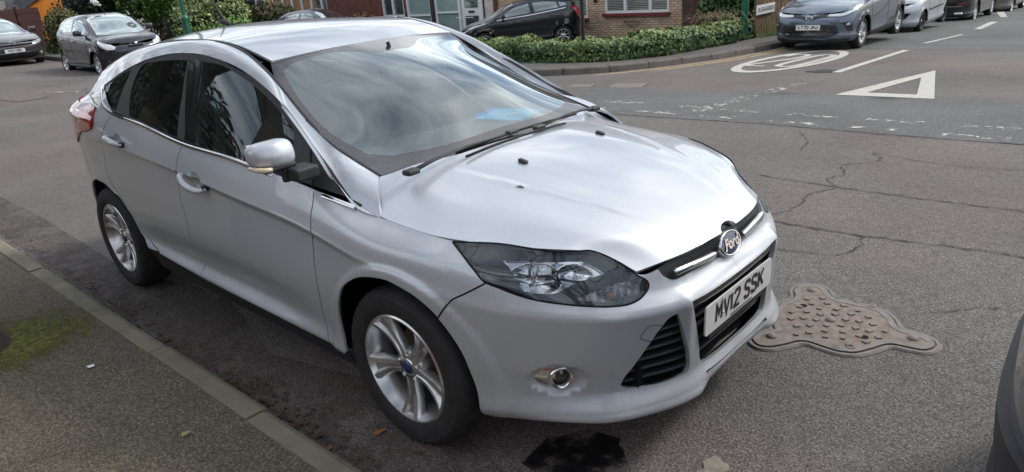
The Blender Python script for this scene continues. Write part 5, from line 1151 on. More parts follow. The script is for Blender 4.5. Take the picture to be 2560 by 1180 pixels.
def build_cars():
    # small dark grey hatchback, far left of centre
    P=paint('dark_grey_paint',(.018,.020,.028),.4,.26,.15)
    c=Car('parked_car','small dark grey five-door hatchback with round clear headlamps and a white bag tied to its roof aerial','',0,0,0,0,0,[],[],0,[],[]) if False else Car('parked_car','small dark grey hatchback with large clear headlamps and a short roof aerial',P,3.41,1.615,1.465,2.34,.62,
        belt=[(.15,.86),(-.35,.93),(-1.2,.99),(-2.2,1.08),(-2.6,1.12),(-2.79,1.10)],hood=[(.58,.70),(.30,.86),(.02,.93)],cowl=(-.02,.945),roof=[(-.80,1.40),(-1.3,1.462),(-1.9,1.44),(-2.35,1.38)],rear=[(-2.68,1.10)],R=.28,rail=.66)
    windows(c,0,[(-.42,.06),(-.40,.20),(-.86,.34),(-1.30,.345),(-1.33,.05)],[(-1.40,.05),(-1.40,.345),(-1.9,.34),(-2.22,.28),(-2.38,.10),(-2.3,.06)],None,cowl=-.05,roof=-.80,rg=[(-2.40,1),(-2.42,.5),(-2.62,.48),(-2.66,1)])
    c.end('headlamp',[(.44,.66),(.49,.76),(.58,.84),(.68,.85),(.735,.78),(.71,.68),(.60,.62),(.50,.61)],M['clearlamp'],off=.010)
    c.end('lower_grille',[(0,.30),(.40,.31),(.44,.38),(.36,.44),(0,.44)],M['dark'],cen=True)
    c.end('upper_grille',[(0,.635),(.20,.64),(.17,.675),(0,.68)],M['dark'],cen=True)
    number_plate(c.root,(c.xf+.012,0,.52),(1,0,0),'LR06 YEB',M['plate_w']) if False else None
    for x in (-.36,-1.36,-2.25):c.seam([(x,.93+.02*(x<-1)),(x-.02,.6),(x+.03,.30)])
    c.side('sill_strip',[(-.42,.22),(-.42,.255),(-1.95,.265),(-1.95,.23)],M['satin'],off=.012);c.handles([(-1.15,.83),(-1.98,.88)],P)
    c.wheels('alloy',9);c.mirrors(-.50,.98,P)
    b=MB();b.tube([(-.84,0,1.42),(-.78,0,1.44),(-1.02,.0,1.62)],[.012,.006,.004],6);b.build('aerial',M['black_plastic'],c.root)
    c.put(-17.7,5.02,R_(0),-.045)
    A=c
    lb=MB();Mx=c.root.matrix_basis.copy()
    rnd=random.Random(3);V=[]
    base=Vector((-1.06,0,1.66))
    for i,(cc,r) in enumerate((((-1.13,-.05,1.70),.07),((-1.16,-.10,1.74),.055),((-1.03,.0,1.64),.03))):
        bm=bmesh.new();bmesh.ops.create_icosphere(bm,subdivisions=2,radius=r)
        for v in bm.verts:v.co*=rnd.uniform(.65,1.3)
        bm.verts.index_update();lb.add([tuple(Mx@(v.co+Vector(cc))) for v in bm.verts],[tuple(v.index for v in f.verts) for f in bm.faces]);bm.free()
    tag(lb.build('plastic_bag',plain('white_plastic_film',(.75,.75,.76),.4),None),'scrap of white plastic bag snagged on the aerial of the small dark grey hatchback','litter')
    # coupe at the far left
    P=paint('grey_brown_paint',(.075,.07,.078),.6,.3,.4)
    c=Car('parked_car','dark grey-brown low coupe seen head on at the left edge with a white front plate',P,4.25,1.81,1.40,2.58,.86,
        belt=[(.1,.86),(-.5,.93),(-1.6,.98),(-2.6,1.03),(-3.2,1.04),(-3.38,1.0)],hood=[(.80,.68),(.4,.82),(-.1,.92)],cowl=(-.22,.935),roof=[(-1.05,1.34),(-1.6,1.40),(-2.3,1.36),(-2.8,1.27)],rear=[(-3.25,1.02)],R=.32,rail=.60)
    windows(c,0,[(-.6,.06),(-.62,.18),(-1.1,.34),(-1.7,.345),(-1.75,.05)],[(-1.82,.05),(-1.82,.34),(-2.4,.32),(-2.7,.08)],None,cowl=-.25,roof=-1.05,rg=[(-2.85,1),(-2.87,.5),(-3.2,.48),(-3.22,1)])
    c.end('headlamp',[(.50,.62),(.52,.67),(.66,.73),(.80,.75),(.82,.68),(.72,.62)],M['darklamp'],off=.008)
    c.end('upper_grille',[(0,.60),(.52,.61),(.50,.65),(0,.645)],M['dark'],cen=True);c.end('lower_grille',[(0,.24),(.45,.25),(.62,.30),(.60,.40),(0,.38)],M['dark'],cen=True)
    c.end('fog_lamp',[(.66,.33),(.72,.33),(.73,.38),(.67,.38)],M['clearlamp'],off=.008)
    number_plate(c.root,(c.xf+.005,0,.475),(1,0,.05),'HW11 NBG',M['plate_w'],extra=False);c.wheels('alloy',5);c.mirrors(-.62,.95,P)
    b=MB();b.lathe([(.045,.004),(.050,.008),(.055,.004)],20,frame((c.xf-.03,0,.70),(1,0,.5)));b.build('badge',M['chrome'],c.root)
    c.put(-24.35,4.08,R_(-1),.06)
    # black five-door hatch in the driveway
    P=paint('black_paint',(.008,.008,.012),.3,.22,.12)
    c=Car('parked_car','glossy black five-door hatchback with a chrome waist strip parked behind the ivy hedge',P,3.95,1.722,1.48,2.489,.80,
        belt=[(.1,.84),(-.45,.92),(-1.3,1.0),(-2.2,1.09),(-2.75,1.17),(-3.10,1.18)],hood=[(.74,.64),(.45,.80),(0,.92)],cowl=(-.12,.955),roof=[(-.98,1.40),(-1.5,1.475),(-2.2,1.46),(-2.82,1.40)],rear=[(-3.06,1.12)],R=.30,rail=.62)
    windows(c,0,[(-.62,.06),(-.62,.18),(-1.05,.33),(-1.45,.345),(-1.50,.05)],[(-1.62,.05),(-1.58,.345),(-2.1,.34),(-2.32,.30),(-2.38,.07)],[(-2.44,.08),(-2.40,.29),(-2.62,.20),(-2.66,.10)],cowl=-.15,roof=-1.0,rg=[(-2.85,1),(-2.87,.5),(-3.0,.48),(-3.04,1)])
    c.end('headlamp',[(.44,.60),(.47,.64),(.66,.76),(.80,.88),(.81,.82),(.74,.68),(.60,.60)],M['clearlamp'],off=.008)
    c.end('lower_grille',[(0,.26),(.42,.28),(.50,.45),(0,.46)],M['dark'],cen=True)
    c.side('tail_lamp',[(-2.86,1.10),(-2.80,1.16),(-2.98,1.14),(-3.10,.95),(-3.12,.82),(-3.02,.84),(-2.93,.95)],M['redlamp'],off=.012)
    c.seam([(-.42,.915),(-.75,.952),(-1.3,.995),(-2.2,1.085),(-2.60,1.14)],w=.03,mat=M['chrome'],name='chrome_strip',off=.004,h=.008)
    for x in (-.45,-1.52,-2.38):c.seam([(x,.9+.03*(x<-1)),(x+.0,.6),(x+.06,.30)])
    c.seam([(-.4,.74),(-1.4,.83),(-2.5,.95)],w=.012,name='crease_shade')  # dark strip painted in for the shade along the body crease
    c.handles([(-1.30,.86),(-2.18,.95)],P);c.wheels('alloy',8);c.mirrors(-.62,.98,P)
    for k in range(1):b=MB();b.tube([(-1.12,0,1.44),(-1.2,0,1.50),(-1.24,0,1.56)],[.012,.006,.004],6);b.build('aerial',M['black_plastic'],c.root)
    c.put(-14.98,15.0,R_(227),-.77)
    # blue-grey crossover on the right
    P=paint('blue_grey_paint',(.115,.15,.205),.65,.3,.3)
    c=Car('parked_car','blue-grey crossover with slim swept headlamps and plate LT70 JHJ facing the junction',P,4.39,1.795,1.555,2.64,.92,
        belt=[(.15,.98),(-.4,1.04),(-1.4,1.10),(-2.3,1.20),(-3.0,1.28),(-3.3,1.22)],hood=[(.84,.80),(.4,.98),(-.02,1.04)],cowl=(-.08,1.06),roof=[(-.95,1.48),(-1.5,1.55),(-2.3,1.52),(-2.95,1.42)],rear=[(-3.28,1.2)],R=.335,rail=.60,sill=.28)
    windows(c,0,[(-.55,.06),(-.55,.18),(-1.0,.33),(-1.5,.345),(-1.55,.05)],[(-1.62,.05),(-1.6,.345),(-2.2,.32),(-2.55,.15),(-2.5,.07)],None,cowl=-.12,roof=-.96,rg=[(-2.95,1),(-2.97,.5),(-3.2,.48),(-3.25,1)])
    c.end('headlamp',[(.36,.76),(.40,.81),(.62,.86),(.82,.95),(.86,.93),(.80,.83),(.62,.755),(.5,.75)],M['clearlamp'],off=.010)
    c.end('lamp_strip',[(0,.735),(.10,.765),(.36,.80),(.40,.775),(.60,.745),(.36,.75),(.14,.715),(.08,.69),(0,.685)],M['black_plastic'],off=.006,cen=True,ang=80)
    c.end('upper_trim',[(0,.575),(.44,.585),(.56,.57),(.62,.43),(.54,.44),(.42,.52),(0,.52)],M['black_plastic'],off=.008,cen=True,ang=80)
    c.end('lower_grille',[(0,.34),(.46,.35),(.60,.40),(.62,.43),(.44,.53),(0,.53)],M['gloss_black'],off=.004,cen=True,ang=80)
    c.end('bumper_blade',[(0,.30),(.50,.315),(.66,.37),(.68,.44),(.60,.40),(.47,.345),(0,.33)],P,off=.03,cen=True,ang=80)
    c.end('corner_trim',[(.60,.62),(.78,.635),(.83,.44),(.76,.44),(.70,.58)],M['black_plastic'],off=.006,ang=80);c.end('fog_lamp',[(.735,.57),(.79,.575),(.79,.62),(.74,.62)],M['clearlamp'],off=.012)
    c.end('valance',[(0,.20),(.74,.22),(.80,.30),(.50,.30),(0,.285)],M['black_plastic'],off=.006,cen=True)
    ap=lambda cx:[(cx-(.335+.10)*math.cos(a),.335+(.335+.10)*math.sin(a)) for a in np.linspace(.1,math.pi-.1,12)]+[(cx+(.335+.05)*math.cos(a),.335+(.335+.05)*math.sin(a)) for a in np.linspace(.1,math.pi-.1,12)]
    for cx in (0,-2.64):
        pp=ap(cx);b=MB();V=[];q=c.uv_side([p[0] for p in pp],[p[1] for p in pp]);p3,n3=c.fS(q[:,0],q[:,1]);p3=p3+n3*.012
        for m in (1,-1):
            V=[(p[0],p[1]*m,p[2]) for p in p3];b=MB();b.add(V,[(i,i+1,23-i-1,23-i) for i in range(11)] if m>0 else [(i+1,i,23-i,23-i-1) for i in range(11)]);b.build('arch_trim',M['black_plastic'],c.root)
    c.side('sill_trim',[(-.42,.22),(-.42,.33),(-1.4,.36),(-2.0,.50),(-2.2,.42),(-2.2,.22)],M['black_plastic'],off=.012,ang=60)
    for x in (-.42,-1.58,-2.3):c.seam([(x,1.0),(x,.7),(x+.03,.38)])
    c.seam([(-.5,.62),(-1.2,.74),(-1.9,.98)],w=.012,name='crease_shade')  # crease shade drawn as a dark strip on the flat side
    number_plate(c.root,(c.xf+.018,0,.545),(1,0,0),'LT70 JHJ',M['plate_w'],extra=False);c.wheels('alloy',5,'twin',W=.215);c.mirrors(-.5,1.08,P)
    b=MB();b.lathe([(.06,.004),(.07,.012),(.08,.004)],32,frame((c.xf-.025,0,.735),(1,0,.2))@Matrix.Diagonal((1,.68,1,1)));b.lathe([(.026,.005),(.031,.011),(.036,.005)],24,frame((c.xf-.025,0,.735),(1,0,.2))@Matrix.Diagonal((.7,1.25,1,1)));b.lathe([(.045,.005),(.05,.011),(.055,.005)],24,frame((c.xf-.025,0,.745),(1,0,.2))@Matrix.Diagonal((1,.45,1,1)));b.build('badge',M['chrome'],c.root)
    c.put(-4.22,15.05,R_(-90))
    # silver small hatch behind it
    P=paint('pale_silver_paint',(.50,.53,.58),.6,.36,.4)
    c=Car('parked_car','pale silver small hatchback parked right behind the blue-grey crossover',P,3.43,1.63,1.47,2.34,.66,
        belt=[(.15,.88),(-.35,.95),(-1.2,.99),(-2.2,1.06),(-2.6,1.08),(-2.75,1.05)],hood=[(.60,.72),(.30,.88),(.02,.95)],cowl=(-.02,.955),roof=[(-.80,1.40),(-1.3,1.465),(-1.9,1.44),(-2.35,1.38)],rear=[(-2.64,1.08)],R=.28,rail=.66,sill=.22)
    windows(c,0,[(-.42,.06),(-.40,.20),(-.86,.34),(-1.30,.345),(-1.33,.05)],[(-1.40,.05),(-1.40,.345),(-1.9,.34),(-2.22,.28),(-2.3,.06)],None,cowl=-.05,roof=-.80,rg=[(-2.40,1),(-2.42,.5),(-2.6,.48),(-2.62,1)])
    c.end('headlamp',[(.40,.66),(.52,.78),(.68,.86),(.77,.86),(.77,.76),(.68,.69),(.52,.645)],M['clearlamp'],off=.012)
    c.end('lower_grille',[(0,.28),(.30,.30),(.50,.42),(.60,.54),(0,.53)],M['dark'],cen=True)
    c.side('side_strip',[(-.45,.52),(-.45,.56),(-1.9,.60),(-1.9,.56)],M['black_plastic'],off=.012)
    for x in (-.40,-1.38):c.seam([(x,.93),(x,.6),(x+.03,.28)])
    c.wheels('black_plastic',7);c.mirrors(-.50,.98,P);c.put(-4.28,20.55,R_(-90))
    # black car seen from behind further up
    P=M['black_car']=paint('deep_black_paint',(.01,.01,.012),.3,.25,.2)
    c=Car('parked_car','black car seen from behind up the side road with its rear bumper reflectors',P,4.5,1.84,1.66,2.66,.90,
        belt=[(.15,1.0),(-.4,1.05),(-1.4,1.08),(-2.6,1.12),(-3.3,1.14),(-3.45,1.1)],hood=[(.84,.80),(.4,.98),(-.02,1.04)],cowl=(-.08,1.06),roof=[(-.95,1.55),(-1.5,1.66),(-2.5,1.64),(-3.15,1.56)],rear=[(-3.48,1.15)],R=.36,rail=.62,sill=.3)
    windows(c,0,[(-.55,.06),(-.55,.18),(-1.0,.33),(-1.5,.345),(-1.55,.05)],[(-1.62,.05),(-1.6,.345),(-2.4,.33),(-2.55,.07)],None,cowl=-.12,roof=-.96,rg=[(-3.16,1),(-3.18,.5),(-3.4,.48),(-3.42,1)])
    c.end('chrome_bar',[(0,.60),(.62,.61),(.62,.635),(0,.63)],M['chrome'],front=False,cen=True,off=.012)
    c.end('tail_lamp',[(.52,.92),(.80,.93),(.80,1.06),(.56,1.05)],M['redlamp'],front=False,off=.010);c.end('reflector',[(.50,.68),(.72,.69),(.72,.72),(.50,.71)],M['red_lens'],front=False,off=.010)
    c.end('exhaust_trim',[(.45,.36),(.66,.37),(.66,.43),(.45,.42)],M['satin'],front=False,off=.010);c.end('skid_plate',[(0,.24),(.55,.25),(.60,.29),(0,.28)],M['satin'],front=False,cen=True,off=.010)
    c.wheels('alloy',5,'twin',W=.22);c.mirrors(-.5,1.08,P);c.put(-4.25,29.2,R_(90))
    c2=Car('parked_car','brown-grey car beyond the black one at the top edge, lower side only',paint('bronze_paint',(.16,.14,.12),.5,.35,.4),4.4,1.8,1.6,2.62,.9,
        belt=[(.15,1.0),(-.4,1.05),(-1.4,1.08),(-2.6,1.12),(-3.3,1.14),(-3.4,1.1)],hood=[(.84,.80),(.4,.98),(-.02,1.04)],cowl=(-.08,1.06),roof=[(-.95,1.50),(-1.5,1.6),(-2.4,1.58),(-3.05,1.5)],rear=[(-3.36,1.15)],R=.34,rail=.62,sill=.3)
    windows(c2,0,[(-.55,.06),(-.55,.18),(-1.0,.33),(-1.5,.345),(-1.55,.05)],[(-1.62,.05),(-1.6,.345),(-2.4,.33),(-2.55,.07)],None,cowl=-.12,roof=-.96)
    c2.wheels('alloy',7);c2.put(-4.1,35.0,R_(90))
    # pale blue-grey people carrier seen from behind, left of centre
    P=paint('pale_blue_silver',(.20,.235,.29),.5,.36,.3)
    c=Car('parked_car','pale blue-grey people carrier seen from behind with a yellow rear plate',P,4.6,1.80,1.75,2.7,.9,
        belt=[(.15,1.0),(-.4,1.05),(-1.4,1.08),(-2.6,1.10),(-3.4,1.10),(-3.62,1.08)],hood=[(.84,.80),(.4,.98),(-.02,1.04)],cowl=(-.08,1.06),roof=[(-.95,1.60),(-1.5,1.75),(-2.8,1.75),(-3.45,1.68)],rear=[(-3.64,1.09)],R=.34,rail=.76,sill=.3)
    windows(c,0,[(-.55,.06),(-.55,.18),(-1.0,.33),(-1.5,.345),(-1.55,.05)],[(-1.62,.05),(-1.6,.345),(-2.4,.35),(-2.45,.06)],[(-2.55,.06),(-2.55,.345),(-3.3,.34),(-3.4,.07)],cowl=-.12,roof=-.96,rg=[(-3.50,1),(-3.50,.47),(-3.615,.47),(-3.62,1)])
    b=MB();b.rbox((c.xr+.13,0,1.62),(.16,1.28,.12),.05,4);b.build('spoiler_shade',M['gloss_black'],c.root,smooth=True)
    b=MB();b.tube([(c.xr-.01,-.30,1.20),(c.xr-.01,.10,1.22)],[.012,.012],6);b.build('rear_wiper',M['black_plastic'],c.root)
    c.end('tail_lamp',[(.68,.62),(.84,.62),(.84,1.02),(.72,1.0)],M['redlamp'],front=False,off=.012);c.end('plate_light_bar',[(0,.985),(.34,.98),(.34,.93),(0,.93)],M['chrome'],front=False,cen=True,off=.014)
    number_plate(c.root,(c.xr-.01,0,.83),(-1,0,0),'LR06 YEB',M['plate_y'],extra=False);c.wheels('alloy',5)
    c.MITSU=True;c.put(-33.4,15.55,R_(153),-.62);MI=c
    # dark blue car whose roof shows over the hedge
    P=paint('dark_blue_paint',(.05,.065,.12),.5,.3,.3)
    c=Car('parked_car','dark blue car with only roof and side glass rising above the silver roof',P,4.2,1.75,1.48,2.55,.85,
        belt=[(.15,.86),(-.4,.93),(-1.4,.97),(-2.6,1.0),(-3.1,1.02),(-3.3,1.0)],hood=[(.80,.68),(.4,.84),(-.05,.92)],cowl=(-.15,.94),roof=[(-1.0,1.40),(-1.6,1.48),(-2.3,1.45),(-2.8,1.36)],rear=[(-3.2,1.02)],R=.31,rail=.62)
    windows(c,0,[(-.6,.06),(-.62,.18),(-1.1,.34),(-1.6,.345),(-1.65,.05)],[(-1.72,.05),(-1.72,.345),(-2.4,.32),(-2.7,.08)],None,cowl=-.18,roof=-1.02)
    c.wheels('alloy',5);c.mirrors(-.62,.95,P);BL=c
    c.put(-22.6,15.05,R_(10),-.72)
    # grey car nose to tail with the silver hatchback, bottom right
    P=paint('slate_paint',(.17,.18,.195),.55,.34,.3)
    c=Car('parked_car','slate grey car with black bumper cut off by the lower right corner',P,4.1,1.75,1.5,2.5,.85,
        belt=[(.15,.86),(-.4,.93),(-1.4,.97),(-2.4,1.02),(-2.9,1.06),(-3.20,1.02)],hood=[(.80,.68),(.4,.84),(-.05,.92)],cowl=(-.15,.94),roof=[(-1.0,1.40),(-1.6,1.48),(-2.3,1.45),(-2.85,1.38)],rear=[(-3.10,1.05)],R=.31,rail=.62)
    windows(c,0,[(-.6,.06),(-.62,.18),(-1.1,.34),(-1.6,.345),(-1.65,.05)],[(-1.72,.05),(-1.72,.345),(-2.4,.32),(-2.6,.08)],None,cowl=-.18,roof=-1.02,rg=[(-2.90,1),(-2.90,.5),(-3.06,.48),(-3.08,1)])
    c.end('black_bumper',[(0,.30),(.55,.30),(.86,.32),(.86,.62),(.55,.64),(0,.64)],M['black_plastic'],front=False,cen=True,off=.022,thick=.03)
    c.wheels('alloy',5);GR=c
    c.put(1.725+3.25,-.04,0,0)
build_cars()

# ------------------------------------------------------------ ground, roads, pavements
def asphalt(name,c=(.115,.112,.110),pink=.5,scale=1,moss=False,rough=.9):
    m,nt,b=nodes(name);L=nt.links.new
    fine=noise(nt,95*scale,3,.7);mid=noise(nt,17*scale,5,.65);big=noise(nt,.55,5,.6);hue=noise(nt,.32,3,.5)
    v=nt.nodes.new('ShaderNodeTexVoronoi');v.inputs['Scale'].default_value=120*scale;tc=nt.nodes.new('ShaderNodeTexCoord');L(tc.outputs['Object'],v.inputs['Vector'])
    agg=ramp(nt,v.outputs['Distance'],[(.0,[x*1.7 for x in c]),(.28,[x*1.12 for x in c]),(.62,[x*.65 for x in c])])
    f=ramp(nt,fine.outputs['Fac'],[(.36,.55),(.66,1.35)])
    c1=mixc(nt,1.0,agg.outputs[0],f.outputs[0],'MULTIPLY')
    bg=ramp(nt,big.outputs['Fac'],[(.30,.80),(.70,1.18)]);c2=mixc(nt,1.0,c1,bg.outputs[0],'MULTIPLY')
    mm=ramp(nt,mid.outputs['Fac'],[(.3,.84),(.7,1.14)]);c3=mixc(nt,1.0,c2,mm.outputs[0],'MULTIPLY')
    hr=ramp(nt,hue.outputs['Fac'],[(.44,(1,1.02,1.0)),(.58,(1+.13*pink,1-.02*pink,1-.05*pink))]);c4=mixc(nt,1.0,c3,hr.outputs[0],'MULTIPLY')
    # pale worn stones
    v2=nt.nodes.new('ShaderNodeTexVoronoi');v2.inputs['Scale'].default_value=33*scale;L(tc.outputs['Object'],v2.inputs['Vector'])
    st=ramp(nt,v2.outputs['Distance'],[(.055,.75),(.095,0)]);c5=mixc(nt,st.outputs[0],c4,(.30,.285,.26))
    if moss:
        mn=noise(nt,2.6,6,.7);mr=ramp(nt,mn.outputs['Fac'],[(.50,0),(.75,.45)]);c5=mixc(nt,mr.outputs[0],c5,(.075,.085,.035))
    L(c5,b.inputs['Base Color']);b.inputs['Roughness'].default_value=rough;b.inputs['Specular IOR Level'].default_value=.35
    ad=nt.nodes.new('ShaderNodeMath');ad.operation='SUBTRACT';L(fine.outputs['Fac'],ad.inputs[0]);L(v.outputs['Distance'],ad.inputs[1])
    bump(nt,ad.outputs[0],.55,.006,b);return m
M['road']=asphalt('road_asphalt',(.185,.170,.160));M['road2']=asphalt('grey_road_asphalt',(.168,.168,.165),0);M['road3']=asphalt('gutter_asphalt',(.152,.130,.124),.6)
_b=M['road3'].node_tree;_n=noise(_b,2.3,6,.7);_r=ramp(_b,_n.outputs['Fac'],[(.36,0),(.62,1)]);_b.links.new(_r.outputs[0],_b.nodes['Principled BSDF'].inputs['Alpha'])
M['pave']=asphalt('pavement_asphalt',(.160,.138,.100),0,.8,moss=True);M['pave2']=asphalt('far_pavement_asphalt',(.15,.142,.135),.3)
def sheet(name,poly,mat,dz=.004,kind='structure',res=.35,label=None,cat=None,group=None,fz=None):
    """flat sheet laid on the ground, following its fall"""
    poly=smooth_poly(poly,res,1)
    vo,F=tri_region(poly,(),res);z=(gz(vo[:,0],vo[:,1]) if fz is None else fz(vo[:,0],vo[:,1]))+dz
    b=MB();b.add(np.column_stack([vo,z]),[tuple(map(int,f)) for f in F]);o=b.build(name,mat,None,smooth=True)
    tag(o,label,cat,group,kind);return o
xs=np.concatenate([np.linspace(-260,-60,14),np.linspace(-55,-20,18),np.linspace(-19,12,63),np.linspace(14,120,14)]);ys=np.concatenate([np.linspace(-120,-12,12),np.linspace(-10,35,91),np.linspace(38,260,16)])
X_,Y_=np.meshgrid(xs,ys);nx=len(xs)
Zg=np.where((X_<-60)|(Y_>60),gz(np.maximum(X_,-60),np.minimum(Y_,60)),gz(X_,Y_))
b=MB();b.add(np.stack([X_.ravel(),Y_.ravel(),Zg.ravel()],1),[(j*nx+i,j*nx+i+1,(j+1)*nx+i+1,(j+1)*nx+i) for j in range(len(ys)-1) for i in range(nx-1)])
tag(b.build('road',M['road'],None,smooth=True),kind='structure')
# resurfaced panels in the junction
sheet('road_patch',[(-4.6,5.15),(-2.8,5.2),(-1.4,5.32),(.2,5.3),(1.6,5.3),(4,5.2),(4,7.6),(.2,7.9),(-2.4,7.7),(-4.9,7.2)],M['road2'],.003)
sheet('road_patch',[(-5.0,14.9),(3,14.6),(3,40),(-3.0,40),(-5.0,24)],M['road2'],.003,res=.8)
sheet('gutter',[(-14,-1.08),(-5,-1.05),(-1.6,-1.07),(3,-1.13),(6,-1.13),(6,-.75),(2,-.70),(.6,-.85),(-.2,-.62),(-1.1,-.82),(-2.0,-.6),(-3,-.78),(-5,-.7),(-14,-.75)],M['road3'],.003)
# ---- kerb and pavement on the near side
def stone(name,c):
    m=plain(name,c,.9,0,.22,5,spec=.3);nt=m.node_tree;b=nt.nodes['Principled BSDF'];bump(nt,noise(nt,160,4,.7).outputs['Fac'],.5,.004,b);return m
M['kerb']=stone('kerb_concrete',(.20,.185,.135));M['kerb2']=stone('far_kerb_concrete',(.14,.125,.115))
b=MB();rnd=random.Random(4);x=-.56+.915*7
while x>-30:
    x1=x-.915;g=rnd.uniform(.004,.012);dy=rnd.uniform(-.006,.006);dz=rnd.uniform(-.004,.004)
    z0=.085+dz+max(0,GZ(x,-1.1));ya=-1.136+dy;yb=-1.236+dy*.3
    a,c=x-g/2,x1+g/2
    b.add([(a,ya+.02,-.1),(c,ya+.02,-.1),(a,ya+.012,z0-.035),(c,ya+.012,z0-.035),(a,ya-.006,z0-.010),(c,ya-.006,z0-.010),(a,ya-.028,z0),(c,ya-.028,z0),(a,yb,z0),(c,yb,z0),(a,yb,-.1),(c,yb,-.1)],
      [(0,1,3,2),(2,3,5,4),(4,5,7,6),(6,7,9,8),(8,9,11,10),(0,2,4,6,8,10),(1,11,9,7,5,3)])
    x=x1
tag(b.build('kerb',M['kerb'],None),kind='structure')
sheet('pavement',[(-30,-1.228),(8,-1.228),(8,-3.6),(-30,-3.6)],M['pave'],.081,res=.30)
M['moss']=None
m,nt,bb=nodes('moss');n=noise(nt,40,5,.7);r=ramp(nt,n.outputs['Fac'],[(.35,(.05,.055,.012)),(.65,(.19,.20,.035))]);nt.links.new(r.outputs[0],bb.inputs['Base Color']);bb.inputs['Roughness'].default_value=1
n2=noise(nt,11,8,.8)
tc=nt.nodes.new('ShaderNodeTexCoord');vd=nt.nodes.new('ShaderNodeVectorMath');vd.operation='DISTANCE';nt.links.new(tc.outputs['Object'],vd.inputs[0]);vd.inputs[1].default_value=(-2.22,-1.60,.08)
mr=nt.nodes.new('ShaderNodeMapRange');mr.inputs['From Min'].default_value=.12;mr.inputs['From Max'].default_value=.62;mr.inputs['To Min'].default_value=.16;mr.inputs['To Max'].default_value=-.30;nt.links.new(vd.outputs['Value'],mr.inputs['Value'])
ad=nt.nodes.new('ShaderNodeMath');ad.operation='ADD';nt.links.new(mr.outputs[0],ad.inputs[0]);nt.links.new(n2.outputs['Fac'],ad.inputs[1])
r2=ramp(nt,ad.outputs[0],[(.40,0),(.66,.95)]);nt.links.new(r2.outputs[0],bb.inputs['Alpha']);bump(nt,n.outputs['Fac'],.8,.01,bb);M['moss']=m
sheet('moss',[(-3.0,-2.2),(-3.0,-1.24),(-1.4,-1.24),(-1.4,-2.2)],M['moss'],.0855,res=.1)
0 and sheet('moss',[(-3.6,-1.62),(-3.2,-1.32),(-2.7,-1.28),(-2.6,-1.5),(-3.0,-1.75)],M['moss'],.0850,res=.1)
0 and sheet('moss',[(-1.6,-1.28),(-1.2,-1.24),(.3,-1.26),(.2,-1.34),(-1.1,-1.33)],M['moss'],.0815,res=.08)
# wet patch and pale cement blot
m,nt,bb=nodes('oil_wet');bb.inputs['Base Color'].default_value=(.012,.012,.013,1);bb.inputs['Roughness'].default_value=.35;n2=noise(nt,9,6,.7);r2=ramp(nt,n2.outputs['Fac'],[(.36,0),(.52,.88)]);nt.links.new(r2.outputs[0],bb.inputs['Alpha'])
sheet('wet_patch',[(.42,-.72),(.40,-.55),(.50,-.42),(.62,-.40),(.72,-.50),(.70,-.62),(.60,-.74)],m,.005,res=.04)
sheet('cement_blot',[(.945,-.285),(.965,-.29),(.985,-.305),(1.0,-.30),(1.015,-.325),(1.01,-.36),(1.02,-.39),(.99,-.43),(.95,-.44),(.935,-.40),(.945,-.37),(.925,-.34),(.935,-.31)],plain('cement',(.30,.27,.225),.9,0,.3,30,bmp=.6),.006,res=.02)
# ---- far kerb and pavement
KP=[(-60,5.4),(-40,5.2),(-28,5.2),(-20,5.45),(-16,6.0),(-12,6.9),(-9.5,7.5),(-8,7.9),(-6.86,8.34),(-6.16,9.04),(-5.8,9.86),(-5.52,10.94),(-5.28,12.12),(-5.2,13.5),(-5.18,16),(-5.2,20),(-5.25,30),(-5.3,60)]
kp=smooth_poly(KP,.5,80,closed=False)
tk=np.gradient(kp,axis=0);tk/=np.linalg.norm(tk,axis=1,keepdims=True);nk=np.stack([-tk[:,1],tk[:,0]],1)
def strip(name,off,zs,mat,kind='structure',rng=None):
    q=kp if rng is None else kp[rng];nn=nk if rng is None else nk[rng]
    V=[];k=len(off)
    for p,n_ in zip(q,nn):
        for o,z in zip(off,zs):
            a=p+n_*o;V.append((a[0],a[1],GZ(*p)+z))
    F=[(i*k+j,i*k+j+1,(i+1)*k+j+1,(i+1)*k+j) for i in range(len(q)-1) for j in range(k-1)]
    F=[f[::-1] for f in F]
    b=MB();b.add(V,F);return tag(b.build(name,mat,None),kind=kind)
strip('kerb',(0,.01,.03,.15),(-.02,.10,.122,.125),M['kerb2'])
strip('pavement',(.148,.9,1.5,2.3),(.122,.118,.12,.122),M['pave2'])
# kerb joints as thin dark slots
b=MB();L_=np.concatenate([[0],np.cumsum(np.linalg.norm(np.diff(kp,axis=0),axis=1))])
for s in np.arange(30,L_[-1]-30,.915):
    x=np.interp(s,L_,kp[:,0]);y=np.interp(s,L_,kp[:,1]);i=np.searchsorted(L_,s)-1;n_=nk[i];t_=tk[i]
    P=[(x+t_[0]*e+n_[0]*o,y+t_[1]*e+n_[1]*o,GZ(x,y)+z) for o,z in ((-.003,.0),(.004,.105),(.03,.127),(.15,.128)) for e in (-.006,.006)]
    b.add(P,[(0,1,3,2),(2,3,5,4),(4,5,7,6)])
tag(b.build('kerb_joints',M['dark'],None),kind='structure')
def ypaint(name,c,lo=.40,hi=.5,sc=9):
    m,nt,bb=nodes(name);n=noise(nt,14,5);r=ramp(nt,n.outputs['Fac'],[(.3,[x*.8 for x in c]),(.7,c)]);nt.links.new(r.outputs[0],bb.inputs['Base Color']);bb.inputs['Roughness'].default_value=.8
    n2=noise(nt,sc,8,.75);r2=ramp(nt,n2.outputs['Fac'],[(lo,0),(hi,1)]);nt.links.new(r2.outputs[0],bb.inputs['Alpha']);return m
